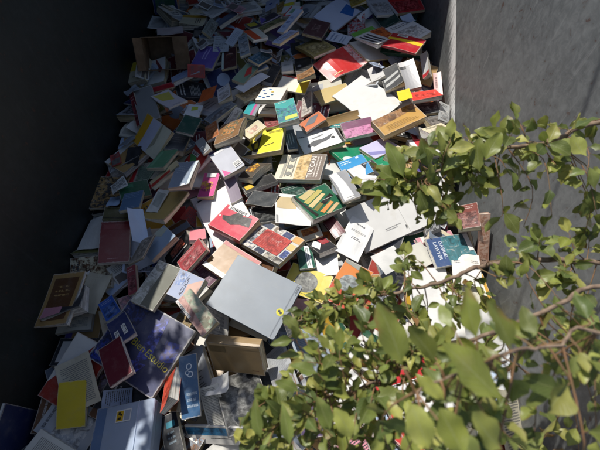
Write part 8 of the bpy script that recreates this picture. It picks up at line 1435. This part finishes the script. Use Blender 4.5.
import zlib
def build_row(r):
    name, style, geo, t, col, dec, label, opt = r
    c, x, y, w, h = geo[0:3], geo[3:6], geo[6:9], geo[9], geo[10]
    rng = random.Random(zlib.crc32(label.encode()))
    o = dict(opt)
    if style == 'sheet': ob = make_sheet(name, c, x, y, w, h, t, col, dec, rng, o.get('curl', .004))
    elif style in ('openup', 'openover'): ob = make_open(name, style, c, x, y, w, h, t, col, o.get('col2'), dec, o['phi'], o['w2'], rng)
    elif style == 'fold': ob = make_folder(name, c, x, y, w, h, t, col, dec, rng)
    elif style == 'box': ob = make_filebox(name, c, x, y, w, h, t, col, dec, rng)
    else: ob = make_book(name, style, c, x, y, w, h, t, col, dec, rng, o.get('lift', 0), o.get('bow', 0), o.get('spine'), pagecol=o.get('pc'))
    tag(ob, label, CATS[name], GROUPS.get(name))
    return ob
for r in BOOKS: build_row(r)

# the rest of the heap below and between, past the three hundred that show largest: one mass
mass = MB()
rng = random.Random(5)
for g in HEAP:
    c, x, y, w, h, t = Vector(g[0:3]), Vector(g[3:6]), Vector(g[6:9]), g[9], g[10], g[11]
    z = x.cross(y); col = lin(rng.choice(HEAP_COLOURS)); pc = lin(rng.choice(PAGES))
    def bx(x0, y0, z0, x1, y1, z1, cc, mi, dd=None):
        p = [c + x*a + y*b + z*d for a in (x0, x1) for b in (y0, y1) for d in (z0, z1)]
        for k, q in enumerate(((0, 1, 3, 2), (4, 6, 7, 5), (0, 4, 5, 1), (2, 3, 7, 6), (0, 2, 6, 4), (1, 5, 7, 3))):
            mass.face([p[i] for i in q], cc, None, [(0, 0), (1, 0), (1, 1), (0, 1)] if k > 3 else None, mi)
    bx(-w/2, -h/2, t-.0015, w/2, h/2, t, col, 0); bx(-w/2, -h/2, 0, w/2, h/2, .0015, col, 0)
    bx(-w/2-.001, -h/2, .0002, -w/2+.0002, h/2, t-.0002, col, 0)
    bx(-w/2+.0004, -h/2+.001, .0016, w/2-.001, h/2-.001, t-.0016, pc, 1)
    c3 = lin(rng.choice(HEAP_COLOURS)); a = rng.uniform(-.3, .1)
    p = [c + x*(i*w) + y*(j*h) + z*(t+.0006) for i, j in ((-.4, a), (.4, a), (.4, a+.2), (-.4, a+.2))]
    mass.face(p, c3, None, None, 0)
if HEAP:
    mo = mass.build('jumbled_books', [M['matte'], M['edge']]); tag(mo, 'jumbled books buried under and between the others in the heap', 'books', None, 'stuff')

# ------------------------------------------------------------------ cardboard box at the dark wall
def cardboard_box(c, x, y, w, h):
    root = empty('cardboard_box'); place(root, c, x, y)
    tag(root, 'open brown cardboard box against the dark wall with one flap folded out', 'cardboard box')
    d = .20; th = .004; mb = MB(); k = lin('5f4630')
    mb.box(-w/2, -h/2, -d, w/2, h/2, -d+th, k); mb.box(-w/2, -h/2, -d+th+.0002, -w/2+th, h/2, 0, k); mb.box(w/2-th, -h/2, -d+th+.0002, w/2, h/2, 0, k)
    mb.box(-w/2+th+.0002, -h/2, -d+th+.0002, w/2-th-.0002, -h/2+th, 0, k); mb.box(-w/2+th+.0002, h/2-th, -d+th+.0002, w/2-th-.0002, h/2, 0, k)
    mb.build('body', M['card'], root)
    for nm, rot, off, ln in (('flap', -.25, (w/2, 0, .001), .09), ('flap', math.pi+.9, (-w/2, 0, .001), .06)):
        mb = MB(); mb.box(0, -h/2+.003, -th/2, ln, h/2-.003, th/2, k)
        f = mb.build('flap', M['card'], root); f.location = off; f.rotation_euler = (0, rot, 0)
cardboard_box(*CARDBOX)

# ------------------------------------------------------------------ container
ct = empty('container'); ct.location = (0, 1.5, FLOOR)
tag(ct, 'deep steel skip holding the heap, with scuffed grey and dark painted inner walls, a sun streak coloured onto the grey', 'skip container')
def cpart(name, mat, boxes):
    mb = MB()
    for b in boxes: mb.box(*b, (.3, .3, .3))
    o = mb.build(name, M[mat], ct); o.matrix_parent_inverse = Matrix.Translation((0, -1.5, -FLOOR)); return o
T_ = .05
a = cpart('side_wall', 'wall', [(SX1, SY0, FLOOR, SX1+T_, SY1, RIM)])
a['label'] = 'scuffed grey side wall with a sun streak coloured in'
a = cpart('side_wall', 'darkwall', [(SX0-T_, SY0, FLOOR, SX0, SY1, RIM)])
a['label'] = 'dark painted side wall'
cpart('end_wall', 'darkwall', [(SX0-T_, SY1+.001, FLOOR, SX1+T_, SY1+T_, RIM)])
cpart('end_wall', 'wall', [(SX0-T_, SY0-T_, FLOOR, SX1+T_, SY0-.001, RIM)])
cpart('floor_plate', 'darkwall', [(SX0-T_, SY0-T_, FLOOR-.05, SX1+T_, SY1+T_, FLOOR-.001)])
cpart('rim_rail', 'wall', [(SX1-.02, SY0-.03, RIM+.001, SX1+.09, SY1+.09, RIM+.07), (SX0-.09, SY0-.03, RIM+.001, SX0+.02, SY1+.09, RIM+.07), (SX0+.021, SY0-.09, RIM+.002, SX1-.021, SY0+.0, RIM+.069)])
# unseen lid, added and shaped to shade the far end of the heap
ring = SHADE_LID
mb = MB(); z0, z1 = RIM+.075, RIM+.095
mb.face([(x, y, z1) for x, y in ring], (.3, .3, .3)); mb.face([(x, y, z0) for x, y in reversed(ring)], (.3, .3, .3))
for i in range(len(ring)):
    p, q = ring[i], ring[(i+1) % len(ring)]
    mb.face([(*p, z0), (*q, z0), (*q, z1), (*p, z1)], (.3, .3, .3))
o = mb.build('lid', M['darkwall'], ct); o.matrix_parent_inverse = Matrix.Translation((0, -1.5, -FLOOR))  # added shade caster, out of view

# ground outside
mb = MB(); s = 60; k = 24
for i in range(k):
    for j in range(k):
        f = lambda a, b: (-s+2*s*a/k, -s+2*s*b/k, FLOOR-.056)
        mb.face([f(i, j), f(i+1, j), f(i+1, j+1), f(i, j+1)], (.15, .14, .12))
tag(mb.build('ground', M['ground']), 'bare gravelly ground around the skip', 'ground', None, 'structure')

# ------------------------------------------------------------------ overhanging bush
def tube(mb, pts, r0, r1, k=6, col=(.3, .2, .1)):
    rings = []
    for i, p in enumerate(pts):
        d = (pts[min(i+1, len(pts)-1)] - pts[max(i-1, 0)]).normalized()
        s = d.cross(Vector((.3, .2, 1))).normalized(); u = s.cross(d)
        r = r0+(r1-r0)*i/(len(pts)-1)
        rings.append([p + (s*math.cos(6.2832*j/k)+u*math.sin(6.2832*j/k))*r for j in range(k)])
    for a, b in zip(rings, rings[1:]):
        for j in range(k): mb.face([a[j], a[(j+1) % k], b[(j+1) % k], b[j]], col)
    mb.face(rings[-1], col)
def smooth_path(pts, m=5, jit=0, rng=random):
    P = [Vector(p) for p in pts]; out = []
    for i in range(len(P)-1):
        p0, p1, p2, p3 = P[max(i-1, 0)], P[i], P[i+1], P[min(i+2, len(P)-1)]
        for j in range(m):
            t = j/m
            q = .5*((2*p1)+(p2-p0)*t+(2*p0-5*p1+4*p2-p3)*t*t+(3*p1-p0-3*p2+p3)*t**3)
            if jit: q = q + Vector((rng.gauss(0, jit), rng.gauss(0, jit), rng.gauss(0, jit)))
            out.append(q)
    out.append(P[-1]); return out
LEAFC = [(.225, .25, .048), (.155, .19, .042), (.29, .305, .068), (.09, .125, .034), (.37, .355, .09), (.20, .23, .058), (.125, .16, .04)]
def leaf(mb, base, axis, nrm, L, W, rng, rows=7, col=None, curlk=1.0):
    axis = axis.normalized(); side = axis.cross(nrm)
    if side.length < .05: side = axis.cross(Vector((0, .3, 1)))
    side.normalize(); nrm = side.cross(axis).normalized()
    c = col or rng.choice(LEAFC); j = rng.uniform(.8, 1.42); c = tuple(a*j for a in c)
    if col is None and rng.random() < .012: c = (.28, .13, .05)
    bend = rng.uniform(-.55, .25)*curlk; fold = rng.uniform(.1, .75)*curlk; pw = rng.uniform(.75, 1.1); cv = rng.uniform(-.22, .22); wv = rng.uniform(0, 6)
    def pt(s, q):   # s along 0..1, q across -1..1
        wd = W*.5*(math.sin(math.pi*s**pw)**.62)*min(1, s*3.2+.10)*(1-.10*s) if 0 < s < 1 else 0
        rip = .09*W*math.sin(s*10+wv+q)*abs(q)
        wd *= 1+.07*math.sin(s*23+wv)
        return base + axis*(s*L) + side*(q*wd + cv*L*s*s) + nrm*(bend*L*s*s + fold*abs(q)*wd + rip)
    for i in range(rows):
        s0, s1 = i/rows, (i+1)/rows
        for q0, q1 in ((-1, -.5), (-.5, 0), (0, .5), (.5, 1)):
            uv = [(.5+q0*.5, s0), (.5+q1*.5, s0), (.5+q1*.5, s1), (.5+q0*.5, s1)]
            if i == 0: mb.face([pt(s0, 0), pt(s1, q1), pt(s1, q0)], c, None, [(.5, s0), uv[2], uv[3]])
            elif i == rows-1: mb.face([pt(s0, q0), pt(s0, q1), pt(s1, 0)], c, None, [uv[0], uv[1], (.5, s1)])
            else: mb.face([pt(s0, q0), pt(s0, q1), pt(s1, q1), pt(s1, q0)], c, None, uv)

bush = empty('leafy_bush'); bush.location = BUSH_BASE
tag(bush, 'leafy green bush with reddish twigs hanging in over the heap of books', 'bush')
inv = Matrix.Translation(-Vector(BUSH_BASE))
SUNV = Vector(SUN_DIR)
stemmb = MB()
for pts, r0, r1 in STEMS: tube(stemmb, smooth_path(pts, 6, .002), r0, r1, 8)
o = stemmb.build('stem', M['bark'], bush, smooth=True); o.matrix_parent_inverse = inv
for bi, br in enumerate(BRANCHES):
    rng = random.Random(100+bi)
    path = smooth_path(br['pts'], 6, br.get('jit', .0015), rng)
    wood = MB(); tube(wood, path, br['r'][0], br['r'][1], 7)
    tw = MB(); lf = MB()
    for tgt in br['twigs']:
        e = Vector(tgt[:3]); size = tgt[3]
        st = min(path, key=lambda p: (p-e).length*(1+.7*rng.random()))
        L = (e-st).length
        midp = (st+e)/2 + Vector((rng.gauss(0, .12), rng.gauss(0, .12), rng.gauss(.05, .1)))*L
        tp = smooth_path([st, midp, e], 4)
        tube(tw, tp, .0016, .0007, 5)
        nl = rng.randint(*br.get('nl', (5, 8)))
        for i in range(nl):
            f = 1-(i/nl)*min(.75, .14/max(L, .02)) if L > .1 else 1-.75*i/nl
            k = f*(len(tp)-1); a = int(min(k, len(tp)-2)); p = tp[a].lerp(tp[a+1], k-a)
            d = (tp[a+1]-tp[a]).normalized()
            rv = Vector((rng.gauss(0, 1), rng.gauss(0, 1), rng.gauss(0, .55)))
            ax = (d*(.55 if i else 1.2) + rv*.75).normalized()
            nr = (Vector((rng.gauss(-.1, .65), rng.gauss(.1, .65), 1)) + SUNV*.35).normalized()
            s = size*rng.uniform(.6, 1.2)
            b = p + ax*.006; tube(tw, [p, p.lerp(b, .5), b], .0007, .0006, 4)
            lf_w = s*rng.uniform(.50, .78)
            leaf(lf, b, ax, nr, s, lf_w, rng, rows=6)
    for (b, t, wd) in br.get('big', ()):
        b = Vector(b); t = Vector(t); ax = t-b
        leaf(lf, b, ax, SUNV*.7+Vector((rng.gauss(0, .3), rng.gauss(0, .3), .6)), ax.length, wd, rng, rows=12, col=rng.choice(LEAFC[:3]), curlk=.5)
        st = min(path, key=lambda p: (p-b).length); tube(tw, [st, (st+b)/2+Vector((0, 0, .004)), b], .0016, .0009, 5)
    w_ = wood.build('branch', M['bark'], bush, smooth=True); w_.matrix_parent_inverse = inv
    if tw.f: tw.build('twigs', M['twig'], w_, smooth=True)
    if lf.f: lf.build('leaves', M['leaf'], w_, smooth=True)

# ------------------------------------------------------------------ light, sky, camera
w = bpy.data.worlds.new('World'); scene.world = w; w.use_nodes = True
n = w.node_tree.nodes; bg = n['Background']; sky = n.new('ShaderNodeTexSky'); sky.sky_type = 'NISHITA'; sky.sun_disc = False
elev = math.asin(SUNV.z); az = math.atan2(SUNV.x, SUNV.y)
sky.sun_elevation = elev; sky.sun_rotation = az
w.node_tree.links.new(sky.outputs[0], bg.inputs[0]); bg.inputs[1].default_value = SKY
sd = bpy.data.lights.new('sun', 'SUN'); sd.energy = SUN; sd.angle = math.radians(.55); sd.color = (1, .965, .90)
so = bpy.data.objects.new('sun', sd); COL.objects.link(so); so.rotation_euler = SUNV.to_track_quat('Z', 'Y').to_euler(); so.location = SUNV*8
cd = bpy.data.cameras.new('camera'); cam = bpy.data.objects.new('camera', cd); COL.objects.link(cam)
cam.location = CAM; cam.rotation_euler = (math.radians(90-59), 0, 0)
cd.sensor_width = 36; cd.sensor_fit = 'HORIZONTAL'; cd.lens = 36*406/600; cd.clip_start = .02; cd.clip_end = 500
cd.dof.use_dof = True; cd.dof.focus_distance = 2.0; cd.dof.aperture_fstop = 5.0
scene.camera = cam
scene.view_settings.view_transform = 'Standard'; scene.view_settings.look = 'None'; scene.view_settings.gamma = 1; scene.view_settings.use_curve_mapping = False
scene.view_settings.exposure = EXPO
scene.cycles.max_bounces = 8; scene.cycles.diffuse_bounces = 4; scene.cycles.use_denoising = True
